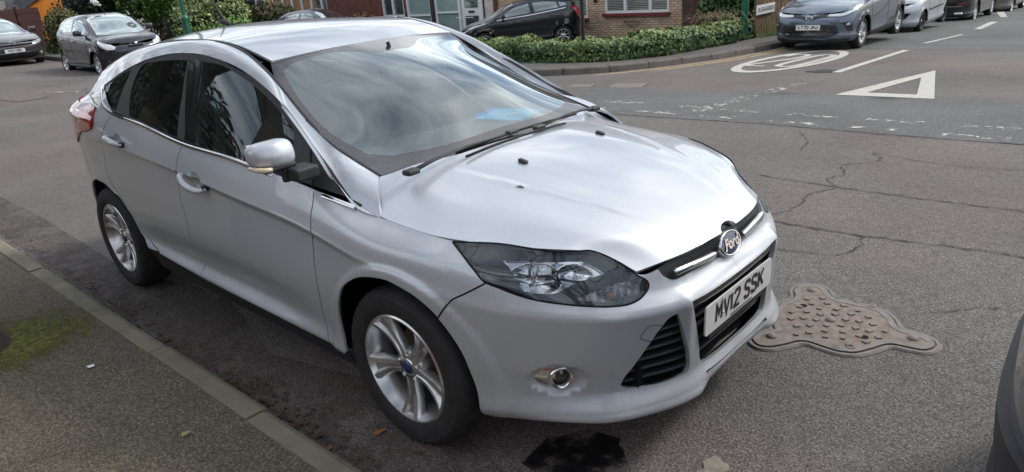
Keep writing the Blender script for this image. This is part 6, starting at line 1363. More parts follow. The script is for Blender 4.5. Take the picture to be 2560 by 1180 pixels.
M['white_line']=ypaint('white_road_paint',(.52,.505,.45),.27,.40,11);M['worn_line']=ypaint('worn_road_paint',(.52,.50,.45),  .515,.575,8);M['yellow']=ypaint('yellow_road_paint',(.52,.38,.17),.32,.44,10)
rng_=slice(int(np.searchsorted(L_,L_[np.argmin(np.hypot(*(kp-[-9,7.6]).T))])),int(np.argmin(np.hypot(*(kp-[-5.2,14.6]).T)))+1)
for o in (-.26,-.46):strip('yellow_line',(o,o+.075),(.006,.006),M['yellow'],rng=rng_)
# ---- painted markings
def ring(outer,inner,mat,name):
    vo,F=tri_region(outer,(inner,),.12);b=MB();b.add(np.column_stack([vo,gz(vo[:,0],vo[:,1])+.007]),[tuple(map(int,f)) for f in F]);return tag(b.build(name,mat,None),kind='structure')
o1=ellip(-3.70,12.1,.72,2.28,60);i1=ellip(-3.70,12.1,.56,1.98,60)
sq=lambda P,c:np.column_stack([c[0]+np.sign(P[:,0]-c[0])*np.abs(P[:,0]-c[0]),P[:,1]])
ring(o1,i1,M['white_line'],'speed_roundel')
Mx=Matrix(((.98,0,0,-3.70),(0,1.0,0,12.1),(0,0,1,0),(0,0,0,1)))
# figures stretched along the road, read by traffic driving away from the camera
g=strokes('20',2.5,.13,Matrix(((1,0,0,-3.70),(0,1,0,12.1),(0,0,1,0),(0,0,0,1)))@Matrix.Identity(4),0,gap=.20,aspect=.150)
g.v=[(x,y,GZ(x,y)+.0075) for x,y,z in g.v];tag(g.build('speed_figures',M['white_line'],None),kind='structure')
for poly in ([(-2.34,10.26),(-2.20,10.26),(-2.27,14.6),(-2.40,14.6)],[(-2.48,16.4),(-2.38,16.4),(-2.20,19.2),(-2.30,19.2)],[(-2.40,21.3),(-2.22,21.3),(-2.42,24.8),(-2.62,24.8)],[(-2.8,27.5),(-2.6,27.5),(-3.4,31.8),(-3.65,31.8)]):
    sheet('centre_line',poly,M['white_line'],.007,res=.2)
tri=np.array([(-1.42,7.74),(-.25,7.80),(-.96,10.95)]);ti=np.array([(-1.12,8.08),(-.52,8.10),(-.92,9.95)])
ring(smooth_poly(tri,.3,1),smooth_poly(ti,.3,1),M['white_line'],'give_way_triangle')
sheet('worn_marking',[(-2.42,7.5),(-2.22,7.5),(-2.18,8.8),(-2.34,8.8)],M['worn_line'],.007,res=.1)
sheet('worn_marking',[(-2.52,5.7),(-2.30,5.7),(-2.25,7.3),(-2.42,7.3)],M['worn_line'],.0075,res=.1)
for y0 in (5.42,5.95):
    x=-3.9
    while x<4.5:
        sheet('worn_marking',[(x,y0),(x+.55,y0+.01),(x+.55,y0+.18),(x,y0+.17)],M['worn_line'],.0072,res=.1);x+=.85 if rnd.random()<.7 else 1.7
# ---- cracks and joints in the asphalt
CR=dict(a=[(-4.6,5.0),(-3.75,5.11),(-2.81,5.15),(-1.38,5.3),(.22,5.25),(1.03,5.32),(3,5.3)],b=[(-.44,3.16),(-.1,3.12),(.21,3.1),(.8,3.08),(1.34,3.1),(3,3.05)],c=[(-.2,2.2),(.03,2.13),(.67,2.11),(1.1,2.17),(1.47,2.2),(3,2.2)],
  d=[(.21,3.1),(.05,3.3),(.12,3.5),(.0,3.8),(.2,4.1),(.05,4.4)],e=[(.21,3.1),(.1,2.8),(.14,2.5),(.03,2.13)],f=[(.67,2.11),(.72,1.9),(.66,1.7)],g=[(.05,4.4),(.6,4.2),(1.4,4.3),(3,4.1)],h=[(-.84,5.05),(-.6,4.6),(-.5,4.2)],i=[(1.25,1.25),(1.5,1.45),(1.9,1.5)],j=[(.6,1.7),(.1,1.62),(-.2,1.7)],k=[(-3.3,15.0),(-1,15.1),(3,14.9)],l=[(-4.2,10.2),(-2.6,9.8),(-1.0,10.4),(1,10.0)],
  m=[(-15,3.0),(-12,2.2),(-9,2.4),(-6,1.6),(-3.5,1.8)])
b=MB();rnd=random.Random(11)
for k,l in CR.items():
    P=smooth_poly(l,.045,80,closed=False);P=P+np.array([[rnd.gauss(0,.009),rnd.gauss(0,.009)] for _ in P])
    w=.006 if k in 'abc' else .004
    n_=len(P);T=np.gradient(P,axis=0);T/=np.linalg.norm(T,axis=1,keepdims=True)+1e-9
    V=[]
    for p,t in zip(P,T):
        ww=w*rnd.uniform(.3,1.5);V+=[(p[0]-t[1]*ww,p[1]+t[0]*ww,GZ(*p)+.0062),(p[0]+t[1]*ww,p[1]-t[0]*ww,GZ(*p)+.0062)]
    b.add(V,[(2*i,2*i+1,2*i+3,2*i+2) for i in range(n_-1)])
tag(b.build('road_cracks',plain('crack_dark',(.045,.042,.040),.95,0,.3,30),None),kind='structure')  # thin dark strips laid along the crack lines
M['iron']=plain('cast_iron_rust',(.22,.18,.15),.75,.25,.3,26,bmp=.4);M['iron2']=plain('cast_iron_grey',(.20,.18,.165),.65,.3,.2,30,bmp=.25)
# ---- three-lobed cast iron cover beside the bumper
def manhole():
    fr=[(.697,.514),(.67,.59),(.721,.682),(.675,.744),(.652,.857),(.645,.964),(.67,1.044),(.635,1.129),(.639,1.206),(.682,1.252),(.737,1.268),(.8,1.234),(.857,1.165),(.938,1.161),(1.022,1.161),(1.097,1.135),(1.148,1.085),(1.205,1.004),(1.275,.995),(1.33,.976),(1.362,.935),(1.363,.875),(1.333,.828),(1.272,.813),(1.208,.804),(1.163,.73),(1.104,.647),(1.043,.623),(.971,.626),(.897,.63),(.85,.562),(.799,.501),(.749,.485)]
    e=empty('manhole_cover',(0,0,0));tag(e,'rusty three-lobed cast iron cover with raised studs set in the road beside the bumper','manhole cover')
    o=smooth_poly(fr,.02,60);c=inset(o,.022)
    vo,F=tri_region(o,(),.05);b=MB();b.add(np.column_stack([vo,gz(vo[:,0],vo[:,1])+.006]),[tuple(map(int,f)) for f in F]);b.build('frame_recess',M['road'],e)
    b=MB();k=len(o);i2=inset(o,.014)
    V=[(x,y,GZ(x,y)+.010) for x,y in o]+[(x,y,GZ(x,y)+.010) for x,y in i2]+[(x,y,GZ(x,y)+.002) for x,y in inset(o,-.008)];b.add(V,[(i,(i+1)%k,k+(i+1)%k,k+i) for i in range(k)]+[(2*k+i,2*k+(i+1)%k,(i+1)%k,i) for i in range(k)]);b.build('frame',M['iron2'],e)
    vo,F=tri_region(c,(),.05);b=MB();b.add(np.column_stack([vo,gz(vo[:,0],vo[:,1])+.0125]),[tuple(map(int,f)) for f in F]);b.build('cover',M['iron'],e)
    i3=inset(c,.030);b=MB();V=[(x,y,GZ(x,y)+.0145) for x,y in c]+[(x,y,GZ(x,y)+.0142) for x,y in i3]+[(x,y,GZ(x,y)+.009) for x,y in i3]+[(x,y,GZ(x,y)+.008) for x,y in c];k=len(c)
    b.add(V,[(i,(i+1)%k,k+(i+1)%k,k+i) for i in range(k)]+[(k+i,k+(i+1)%k,2*k+(i+1)%k,2*k+i) for i in range(k)]+[(3*k+i,3*k+(i+1)%k,(i+1)%k,i) for i in range(k)]);b.build('rim_band',M['iron2'],e)
    st=MB();cx,cy=.917,.902
    for ring_,nn in ((.065,6),(.12,10),(.175,15),(.23,19)):
        for q in range(nn):
            a=2*math.pi*q/nn+ring_*9;x,y=cx+ring_*math.cos(a),cy+ring_*math.sin(a)
            if not inpoly(inset(c,.045),np.array([x]),np.array([y]))[0]:continue
            st.box((x,y,GZ(x,y)+.0145),(.027,.024,.008),a*3.1+.7,top=(.9,.9))
    st.build('studs',M['iron2'],e)['kind']='stuff'
    for x,y in ((.917,.902),(.73,1.17),(.76,.61),(1.26,.92)):
        b=MB();b.lathe([(0,.024),(.018,.0225),(.024,.016),(.026,.010)],20,Matrix.Translation((x,y,GZ(x,y))));b.build('boss',M['iron2'],e,smooth=True)
    for x,y in ((.76,.98),(1.09,.82)):
        b=MB();b.lathe([(0,.0135),(.018,.0135)],16,Matrix.Translation((x,y,GZ(x,y))));b.build('key_hole',M['dark'],e)
    # cast letters round the edge
    for t_,r0,a0,da in (('ERO',.262,100,-17),('OR',.25,-52,-14)):
        for i,ch in enumerate(t_):
            a=R_(a0+da*i);x,y=cx+r0*math.cos(a),cy+r0*math.sin(a)
            Mx=Matrix.Translation((x,y,GZ(x,y)+.0165))@Matrix.Rotation(a-math.pi/2,4,'Z');strokes(ch,.04,.006,Mx,0).build('cast_letter',M['iron2'],e)
manhole()
for i,(x,y,l,c) in enumerate(((-4.59,7.6,.55,'round'),(-5.3,7.3,.4,'round'))):
    b=MB();b.box((x,y,GZ(x,y)+.006),(l,l*.75,.008),.3);o=b.build('drain_cover',M['iron2'],None);tag(o,('larger flat iron drain cover in the junction in front of the speed roundel','smaller flat iron drain cover close to the far kerb')[i],'drain cover','drain covers in the junction')
sheet('broken_surface',[(-2.8,10.25),(-2.5,10.15),(-2.25,10.35),(-2.3,10.6),(-2.6,10.65)],plain('broken_asphalt',(.05,.048,.046),.95,0,.5,20,bmp=1),.0065,res=.08)
sheet('broken_surface',[(-15.6,1.5),(-14.8,1.3),(-13.8,1.5),(-13.9,2.0),(-15,2.1)],plain('reddish_patch',(.165,.135,.125),.95,0,.4,12,bmp=1),.0065,res=.2)
sheet('worn_marking',[(-14.9,2.0),(-14.3,2.4),(-14.1,2.6),(-14.35,2.65),(-15.0,2.2)],M['worn_line'],.0072,res=.1)
# ------------------------------------------------------------ leaves and litter in the gutter
def leafmat(name,c):
    return plain(name,c,.85,0,.35,60)
LM=[leafmat('dry_leaf_orange',(.30,.12,.035)),leafmat('dry_leaf_brown',(.10,.055,.03)),leafmat('dry_leaf_dark',(.05,.032,.022)),leafmat('pale_leaf',(.34,.29,.14))]
def leaf(b,x,y,z,s,rnd):
    a=rnd.uniform(0,6.28);n=7;V=[];
    for i in range(n):
        t=2*math.pi*i/n;r=s*(.55+.45*abs(math.cos(1.5*t)))*rnd.uniform(.8,1.15);px,py=r*math.cos(t),r*.62*math.sin(t)
        V.append((x+px*math.cos(a)-py*math.sin(a),y+px*math.sin(a)+py*math.cos(a),z+abs(py)*rnd.uniform(.1,.7)+rnd.uniform(0,.3)*abs(px)*.4))
    V.append((x,y,z+.001));b.add(V,[(i,(i+1)%n,n) for i in range(n)])
rnd=random.Random(8)
for (x,y,s,mi,lab) in ((-.15,-.91,.030,0,'bright orange dead leaf on the road just beside the front tyre'),(-.33,-1.07,.026,1,'brown curled leaf by the kerb, left of the bright orange leaf'),(-.23,-1.09,.018,0,'small orange-brown leaf against the kerb below the curled brown leaf'),(-.66,-1.43,.024,3,'pale yellow crumpled leaf lying on the pavement')):
    b=MB();z=GZ(x,y)+.008 if y>-1.13 else .090
    leaf(b,x,y,z,s,rnd);tag(b.build('fallen_leaf',LM[mi],None),lab,'leaf','fallen leaves')
b=MB()
for i in range(620):
    x=rnd.uniform(-6,1.2);y=-1.12+abs(rnd.gauss(0,.085))+.0
    if rnd.random()<.5:x=rnd.choice((-2.25,-1.55,-.95,-.72,-.35,-3.0))+rnd.gauss(0,.14)
    b.mi=rnd.choice((1,1,2,2,2,1));leaf(b,x,y,GZ(x,y)+.006+rnd.uniform(0,.01),rnd.uniform(.006,.018),rnd)
for i in range(190):
    x=rnd.uniform(-5,1.0);y=-1.10+abs(rnd.gauss(0,.10));a=rnd.uniform(0,6.28);l=rnd.uniform(.02,.08);b.mi=1
    b.tube([(x,y,GZ(x,y)+.008),(x+l*.5*math.cos(a)+.004,y+l*.5*math.sin(a),GZ(x,y)+.014),(x+l*math.cos(a),y+l*math.sin(a),GZ(x,y)+.008)],.0012,3)
for i in range(150):
    x=rnd.uniform(-5,1.5);y=rnd.uniform(-2.2,-1.25);b.mi=rnd.choice((3,1,1,3));leaf(b,x,y,.084,rnd.uniform(.003,.009),rnd)
for i in range(130):
    x=rnd.uniform(-2,3);y=rnd.uniform(-.9,4);b.mi=rnd.choice((2,2,3));leaf(b,x,y,GZ(x,y)+.007,rnd.uniform(.003,.006),rnd)
tag(b.build('leaf_litter',LM,None),'scatter of dark leaf crumbs and twigs along the near kerb','leaf litter',kind='stuff')
b=MB();b.add([(-1.60,-1.47,.088),(-1.57,-1.47,.090),(-1.565,-1.445,.089),(-1.59,-1.44,.090)],[(0,1,2,3)]);tag(b.build('paper_scrap',M['plate_w'],None),'tiny white scrap of paper on the pavement beside the moss','litter')
# gravel grain on the near surfaces (loose chippings)
b=MB();rnd=random.Random(21)
for i in range(1500):
    if i<900:x,y,z=rnd.uniform(-3.2,1.4),rnd.uniform(-2.1,-1.25),.082
    else:x,y,z=rnd.uniform(-1.2,1.6),rnd.uniform(-1.05,1.6),0.004
    if y>-1.2:z=GZ(x,y)+.003
    s=rnd.uniform(.0018,.0045);b.mi=rnd.choice((0,0,1))
    b.add([(x+s,y,z),(x-s*.6,y+s*.8,z),(x-s*.6,y-s*.8,z),(x,y,z+s*.8)],[(0,1,3),(1,2,3),(2,0,3)])
tag(b.build('chippings',[plain('chip_pale',(.30,.28,.24),.9),plain('chip_dark',(.05,.047,.045),.9)],None),'loose stone chippings on pavement and road','gravel',kind='stuff')

# ------------------------------------------------------------ foliage
def foliage(name,dark,mid,light,tr=.25):
    out=[]
    for i,c in enumerate((dark,mid,light)):
        m,nt,b=nodes(f'{name}_{"dml"[i]}');n=noise(nt,6,4);r=ramp(nt,n.outputs['Fac'],[(.3,[x*.7 for x in c]),(.7,[x*1.3 for x in c])]);nt.links.new(r.outputs[0],b.inputs['Base Color']);b.inputs['Roughness'].default_value=.5
        b.inputs['Subsurface Weight'].default_value=0;out.append(m)
    return out
FO=dict(ivy=foliage('ivy',(.030,.075,.028),(.085,.165,.055),(.28,.33,.11)),green=foliage('shrub',(.03,.075,.018),(.10,.21,.035),(.20,.36,.05)),dark=foliage('conifer',(.008,.02,.010),(.018,.04,.016),(.04,.07,.025)),
  varieg=foliage('variegated',(.045,.09,.022),(.19,.26,.08),(.55,.55,.25)),brown=foliage('bare_hedge',(.03,.018,.015),(.06,.035,.028),(.10,.06,.045)),olive=foliage('cypress',(.045,.055,.018),(.12,.125,.04),(.21,.18,.07)),
  red=foliage('photinia',(.05,.07,.02),(.16,.10,.05),(.32,.14,.08)),grass=foliage('grass',(.03,.07,.015),(.07,.15,.03),(.12,.22,.05)),straw=foliage('dry_stems',(.12,.085,.045),(.25,.18,.10),(.36,.27,.16)))
M['bark']=plain('bark',(.085,.070,.055),.95,0,.4,14,bmp=.9);M['bark2']=plain('pale_bark',(.20,.165,.12),.9,0,.35,14,bmp=.6);M['bark_dark']=plain('dark_bark',(.045,.038,.032),.95,0,.4,14,bmp=.9)
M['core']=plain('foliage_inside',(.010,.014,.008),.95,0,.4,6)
def leaves(pts,nrm,size,rs,mats=3,asp=.62,droop=.3,bright=None):
    """one quad per point, facing roughly along nrm"""
    n=len(pts);N=nrm+rs.normal(0,.55,(n,3));N/=np.linalg.norm(N,axis=1,keepdims=True)
    A=rs.normal(0,1,(n,3));A-= (A*N).sum(1,keepdims=True)*N;A/=np.linalg.norm(A,axis=1,keepdims=True);B=np.cross(N,A)
    s=(size*rs.uniform(.6,1.35,n))[:,None]
    V=np.stack([pts-A*s,pts+B*s*asp+N*s*.15,pts+A*s,pts-B*s*asp+N*s*.15],1).reshape(-1,3)
    F=np.arange(4*n).reshape(n,4)
    return V,F
def leafmesh(name,V,F,mats,idx,parent=None):
    me=bpy.data.meshes.new(name);me.vertices.add(len(V));me.vertices.foreach_set('co',V.ravel());me.loops.add(F.size);me.loops.foreach_set('vertex_index',F.ravel().astype(np.int32))
    me.polygons.add(len(F));me.polygons.foreach_set('loop_start',np.arange(0,F.size,F.shape[1],dtype=np.int32));me.update(calc_edges=True)
    o=link(name,me,mats,parent);me.polygons.foreach_set('material_index',idx.astype(np.int32));me.validate();return o
def clump(c,r,n,size,mats,rs,light_up=.5,parent=None,name='crown',blobs=9,core=True):
    """an uneven bushy crown: several overlapping lobes covered with small leaves, darker core inside"""
    c=np.array(c,float);r=np.array(r,float)
    L=[];
    for i in range(blobs):
        d=rs.normal(0,1,3);d/=np.linalg.norm(d);d*=rs.uniform(.25,.62);L.append((c+d*r,rs.uniform(.42,.66)))
    L.append((c,.7))
    P=[];N=[]
    per=n//len(L)
    for lc,lr in L:
        d=rs.normal(0,1,(per,3));d/=np.linalg.norm(d,axis=1,keepdims=True);rad=rs.uniform(.72,1.12,per)**.6
        P.append(lc+d*r*lr*rad[:,None]);N.append(d)
    P=np.vstack(P);N=np.vstack(N)
    # drop those buried in other lobes
    keep=np.ones(len(P),bool)
    for lc,lr in L:keep&=(np.linalg.norm((P-lc)/(r*lr),axis=1)>.62)
    P,N=P[keep],N[keep]
    V,F=leaves(P,N,size,rs)
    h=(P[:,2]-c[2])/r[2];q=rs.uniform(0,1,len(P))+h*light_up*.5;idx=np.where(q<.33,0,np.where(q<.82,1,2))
    o=leafmesh(name,V,F,mats,idx,parent)
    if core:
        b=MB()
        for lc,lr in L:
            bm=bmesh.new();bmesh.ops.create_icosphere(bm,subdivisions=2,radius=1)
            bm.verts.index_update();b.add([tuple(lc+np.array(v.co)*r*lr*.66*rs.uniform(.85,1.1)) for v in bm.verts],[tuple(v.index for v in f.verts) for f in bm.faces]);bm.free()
        k=b.build('inner_branches',M['core'],parent or o)  # solid near-black core filling the gaps behind the leaves
        if parent is None:pass
    return o
def branch(b,p,d,r,l,depth,rs,spread=.6,up=.1,minr=.004,n=6):
    pts=[Vector(p)];q=Vector(p);dd=Vector(d).normalized();rs_=[r];k=4
    for i in range(k):
        dd=(dd+Vector(rs.normal(0,.13,3))+Vector((0,0,up*.3))).normalized();q=q+dd*l/k;pts.append(q.copy());rs_.append(r*(1-.42*(i+1)/k))
    b.tube(pts,rs_,max(3,n),cap=False)
    if depth<=0 or r<minr:return
    m=3 if depth>1 else 4
    for i in range(m):
        t=rs.uniform(.45,1);j=min(int(t*k),k-1);base=pts[j].lerp(pts[j+1],t*k-j)
        nd=(dd+Vector(rs.normal(0,spread,3))).normalized();branch(b,base,nd,r*.58*rs.uniform(.8,1.1),l*rs.uniform(.55,.85),depth-1,rs,spread,up,minr,n-1)
def tree(name,label,p,h,r,mats,rs,lean=(0,0),crown=None,n=3000,size=.06,bark='bark',depth=4,group=None,spread=.55):
    t=empty(name,(0,0,0));tag(t,label,'tree',group)
    b=MB();branch(b,p,(lean[0],lean[1],1),r,h,depth,rs,spread,up=.25,n=9);b.build('trunk',M[bark],t,smooth=True)
    if crown:
        for c,rr in crown:clump(c,rr,n,size,mats,rs,parent=t)
    return t
def shrub(name,label,c,r,mats,rs,n=4000,size=.05,cat='shrub',group=None,stems=True,blobs=9):
    t=empty(name,(c[0],c[1],GZ(c[0],c[1])));tag(t,label,cat,group)
    o=clump((0,0,c[2]-t.location.z),r,n,size,mats,rs,parent=t,name='foliage',blobs=blobs)
    if stems:
        b=MB()
        for i in range(6):b.tube([(rs.normal(0,.1),rs.normal(0,.1),0),(rs.normal(0,.25)*r[0],rs.normal(0,.25)*r[1],c[2]-t.location.z)],[.025,.012],5)
        b.build('stem',M['bark_dark'],t)
    return t
rs=np.random.default_rng(12)
# ---- ivy hedge round the corner garden
HP=smooth_poly([(-13.2,9.45),(-11.0,9.25),(-9.3,9.35),(-8.0,9.5),(-7.1,9.85),(-6.68,10.7),(-6.56,12.1),(-6.68,14.2),(-6.88,16.35)],.12,80,closed=False)
def hedge():
    n=len(HP);T=np.gradient(HP,axis=0);T/=np.linalg.norm(T,axis=1,keepdims=True);Nn=np.stack([T[:,1],-T[:,0]],1)
    L=np.concatenate([[0],np.cumsum(np.linalg.norm(np.diff(HP,axis=0),axis=1))])
    m=52000;s=rs.uniform(0,L[-1],m);x=np.interp(s,L,HP[:,0]);y=np.interp(s,L,HP[:,1]);nx=np.interp(s,L,Nn[:,0]);ny=np.interp(s,L,Nn[:,1])
    hh=.46+.03*np.sin(s*1.7)+.035*np.sin(s*4.1+1)+.035*np.sin(s*9.3)+np.interp(s,[0,12,16,L[-1]],[.0,0,.06,.10]);w=.42+.05*np.sin(s*2.3+2)
    th=rs.uniform(-.32*math.pi,.62*math.pi,m);ex=.55
    cu=np.sign(np.cos(th))*np.abs(np.cos(th))**ex;su=np.sign(np.sin(th))*np.abs(np.sin(th))**ex
    rad=rs.uniform(.86,1.06,m)+.05*np.sin(s*6+th*5)
    base=gz(x,y)+.10
    out=cu*w*rad;z=base+hh*.48+su*hh*.52*rad
    z=np.maximum(z,base+.01)
    out=out+np.where(z<base+.12,rs.uniform(0,.10,m),0)
    P=np.stack([x+nx*out,y+ny*out,z],1);N=np.stack([nx*cu,ny*cu,su],1)
    # wisps
    V,F=leaves(P,N,.040,rs)
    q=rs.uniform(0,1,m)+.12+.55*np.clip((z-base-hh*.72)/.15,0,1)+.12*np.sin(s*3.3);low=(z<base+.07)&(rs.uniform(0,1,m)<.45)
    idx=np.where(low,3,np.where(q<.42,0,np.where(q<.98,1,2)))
    t=empty('hedge',(0,0,0));tag(t,'low ivy-covered hedge running round the garden corner beside the far pavement','hedge')
    leafmesh('foliage',V,F,FO['ivy']+[FO['straw'][0]],idx,t)
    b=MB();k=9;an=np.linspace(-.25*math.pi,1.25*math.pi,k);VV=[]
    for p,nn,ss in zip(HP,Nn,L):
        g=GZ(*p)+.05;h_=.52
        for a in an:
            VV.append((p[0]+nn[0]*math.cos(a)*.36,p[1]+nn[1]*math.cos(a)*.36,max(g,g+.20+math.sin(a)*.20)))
    b.add(VV,[(i*k+j,i*k+j+1,(i+1)*k+j+1,(i+1)*k+j) for i in range(n-1) for j in range(k-1)]);b.build('inner_branches',M['core'],t)  # solid near-black core running inside the ivy leaves
hedge()
# dry trailing stems at the hedge end
b=MB()
for i in range(70):
    x=rs.uniform(-7.3,-6.6);y=rs.uniform(14.2,16.2);z=GZ(x,y)+.72;a=rs.uniform(0,6.28);l=rs.uniform(.2,.6)
    b.tube([(x,y,z),(x+l*.5*math.cos(a),y+l*.5*math.sin(a),z+rs.uniform(.02,.18)),(x+l*math.cos(a),y+l*math.sin(a),z-.12)],.006,3)
tag(b.build('dead_stems',FO['straw'][1],None),'tangle of pale dead stems lying over the hedge end by the brown boards','dead stems',kind='stuff')
# ---- posts
def post(name,label,x,y,r,h,mat,base=None,cat='post',group=None,z0=None):
    z0=GZ(x,y)+.1 if z0 is None else z0
    t=empty(name,(x,y,z0));tag(t,label,cat,group);b=MB();b.lathe([(r,0),(r,h)],20,cap=True);b.build('pole',mat,t,smooth=False,ang=40)
    if base:
        br,bh=base;b=MB();b.lathe([(br*1.12,0),(br*1.12,.05),(br,.08),(br,bh),(br*1.12,bh+.01),(br*1.12,bh+.05),(br*.9,bh+.09),(r,bh+.13)],20);b.build('base',mat,t,ang=40)
        b=MB();b.box((br*.98,0,bh*.55),(.01,.10,.45));b.build('door',mat,t)
    return t
M['green_paint']=plain('green_post_paint',(.008,.115,.065),.4,0,.2,8,coat=.3);M['black_paint']=plain('black_post_paint',(.012,.012,.014),.45,0,.2,10)
post('sign_post','slim black post standing in the ivy hedge in front of the brick house',-6.95,9.62,.038,3.2,M['black_paint'],z0=GZ(-7.0,10.0)+.22)
post('lamp_column','green lamp column between the ivy and the ribbed fence on the right',-6.48,15.85,.085,6,M['green_paint'],z0=-.45)
post('lamp_column','green lamp column with thicker base behind the roof, left of the people carrier',-19.55,7.48,.062,6,M['green_paint'],(.105,1.02))
# ---- brick houses: the face of all of them is the line y = 18.3
def brick(name,c1,c2,mortar,scale=1):
    m,nt,b=nodes(name);L=nt.links.new;tc=nt.nodes.new('ShaderNodeTexCoord');mp=nt.nodes.new('ShaderNodeMapping');mp.inputs['Rotation'].default_value=(math.pi/2,0,0);L(tc.outputs['Object'],mp.inputs['Vector'])
    br=nt.nodes.new('ShaderNodeTexBrick');L(mp.outputs[0],br.inputs['Vector']);br.inputs['Scale'].default_value=1
    br.inputs['Brick Width'].default_value=.225;br.inputs['Row Height'].default_value=.075;br.inputs['Mortar Size'].default_value=.013;br.inputs['Mortar Smooth'].default_value=.2
    br.inputs['Color1'].default_value=(*c1,1);br.inputs['Color2'].default_value=(*c2,1);br.inputs['Mortar'].default_value=(*mortar,1);br.inputs['Bias'].default_value=-.1
    n=noise(nt,3.1,5);r=ramp(nt,n.outputs['Fac'],[(.3,.78),(.7,1.15)]);c=mixc(nt,1,br.outputs['Color'],r.outputs[0],'MULTIPLY');L(c,b.inputs['Base Color']);b.inputs['Roughness'].default_value=.9
    bump(nt,br.outputs['Fac'],-.4,.01,b);return m
M['brick_y']=brick('buff_brick',(.66,.49,.33),(.47,.31,.22),(.24,.19,.15));M['brick_r']=brick('red_brick',(.24,.075,.05),(.14,.04,.03),(.07,.05,.045))
M['upvc']=plain('white_frame',(.78,.79,.80),.3,0,.04,6);M['sill']=plain('red_sill',(.17,.03,.03),.6,0,.2,12);M['blind']=plain('blind_slats',(.50,.49,.46),.5,0,.15,20);M['wood_r']=plain('brown_boards',(.085,.045,.038),.8,0,.4,7,bmp=.5)
M['wglassh']=farglass('house_window_glass',(.03,.05,.05),.30);M['frost']=plain('frosted_glass',(.24,.33,.32),.3,0,.12,3,coat=.6);M['slate']=plain('roof_tiles',(.06,.06,.07),.8,0,.3,9,bmp=.4);M['orange_wall']=plain('orange_render',(.72,.24,.03),.85,0,.12,3);M['dkframe']=plain('dark_brown_post',(.045,.03,.028),.6,0,.2,12)
FYV=18.3
def wall_with(name,x0,x1,z0,z1,openings,mat,parent,th=.25,y=FYV):
    """a wall facing -y with real openings"""
    xs=sorted({x0,x1,*[o[0] for o in openings],*[o[1] for o in openings]});zs=sorted({z0,z1,*[o[2] for o in openings],*[o[3] for o in openings]})
    b=MB()
    for i in range(len(xs)-1):
        for j in range(len(zs)-1):
            cx,cz=(xs[i]+xs[i+1])/2,(zs[j]+zs[j+1])/2
            if any(o[0]<cx<o[1] and o[2]<cz<o[3] for o in openings):continue
            b.add([(xs[i],y,zs[j]),(xs[i+1],y,zs[j]),(xs[i+1],y,zs[j+1]),(xs[i],y,zs[j+1])],[(0,1,2,3)])
    for o in openings:
        a,c,d,e=o;b.add([(a,y,d),(c,y,d),(c,y,e),(a,y,e),(a,y+th,d),(c,y+th,d),(c,y+th,e),(a,y+th,e)],[(0,1,5,4),(1,2,6,5),(2,3,7,6),(3,0,4,7)])
    b.add([(x0,y,z0),(x1,y,z0),(x1,y,z1),(x0,y,z1),(x0,y+8,z0),(x1,y+8,z0),(x1,y+8,z1),(x0,y+8,z1)],[(0,3,7,4),(2,1,5,6),(5,4,7,6)])
    return b.build(name,mat,parent)
def window(parent,x0,x1,z0,z1,mull=(),blinds=True,sill=True,y=FYV,glassm='wglassh',fw=.07,transoms=()):
    w=empty('window');w.parent=parent;b=MB();yy=y+.06
    b.box(((x0+x1)/2,yy,z0+fw/2),(x1-x0,.08,fw));b.box(((x0+x1)/2,yy,z1-fw/2),(x1-x0,.08,fw));b.box((x0+fw/2,yy,(z0+z1)/2),(fw,.08,z1-z0-2*fw));b.box((x1-fw/2,yy,(z0+z1)/2),(fw,.08,z1-z0-2*fw))
    for m_ in mull:b.box((m_,yy-.004,(z0+z1)/2),(.10,.08,z1-z0-2*fw))
    for t in transoms:b.box(((x0+x1)/2,yy-.002,t),(x1-x0-2*fw,.08,.07))
    b.build('frame',M['upvc'],w)
    b=MB();b.box(((x0+x1)/2,yy+.03,(z0+z1)/2),(x1-x0-fw*1.6,.006,z1-z0-fw*1.6));b.build('pane',M[glassm],w)
    if blinds:
        b=MB();z=z0+fw+.01
        while z<z1-fw:b.box(((x0+x1)/2,yy+.014,z),(x1-x0-fw*2.2,.012,.016));z+=.052
        b.build('blind',M['blind'],w)
    if sill:b=MB();b.box(((x0+x1)/2,y-.03,z0-.045),(x1-x0+.10,.16,.085));b.build('sill',M['sill'],w)
    return w
gh=-.85
h1=empty('brick_house');tag(h1,'buff brick house with white windows, slatted blinds and dark red sills behind the ivy hedge','house','houses along the side of the junction')
ops=[(-12.50,-10.10,.0,1.35),(-15.6,-13.20,-.13,1.20)]
wall_with('wall',-17.3,-9.46,gh,4.6,ops,M['brick_y'],h1)
window(h1,*ops[0],mull=(-11.72,-10.78));window(h1,*ops[1],mull=(-14.75,-13.95))
b=MB();b.add([(-17.6,FYV-.5,4.5),(-9.2,FYV-.5,4.5),(-9.2,FYV+4,7.2),(-17.6,FYV+4,7.2),(-17.6,FYV+8.5,4.5),(-9.2,FYV+8.5,4.5)],[(0,1,2,3),(3,2,5,4)]);b.build('roof',M['slate'],h1)
def basket(x,z,lab):
    t=empty('hanging_basket',(x,FYV,z));tag(t,lab,'basket','wall baskets on the buff brick house');b=MB();M_=[]
    b.tube([(-.33,-.01,0),(-.33,-.16,0),(.33,-.16,0),(.33,-.01,0)],.010,5)
    for i in range(9):
        u=-.30+.6*i/8;s=math.sqrt(max(.05,1-(u/.36)**2));b.tube([(u,-.16,0),(u*.92,-.15,-.10*s),(u*.7,-.06,-.20*s),(u*.7,-.01,-.21*s)],.008,4)
    b.build('basket_frame',M['black_paint'],t)
basket(-11.35,-.25,'empty black iron wall basket under the three-pane window');basket(-13.1,-.28,'empty black iron wall basket just behind the black hatchback')
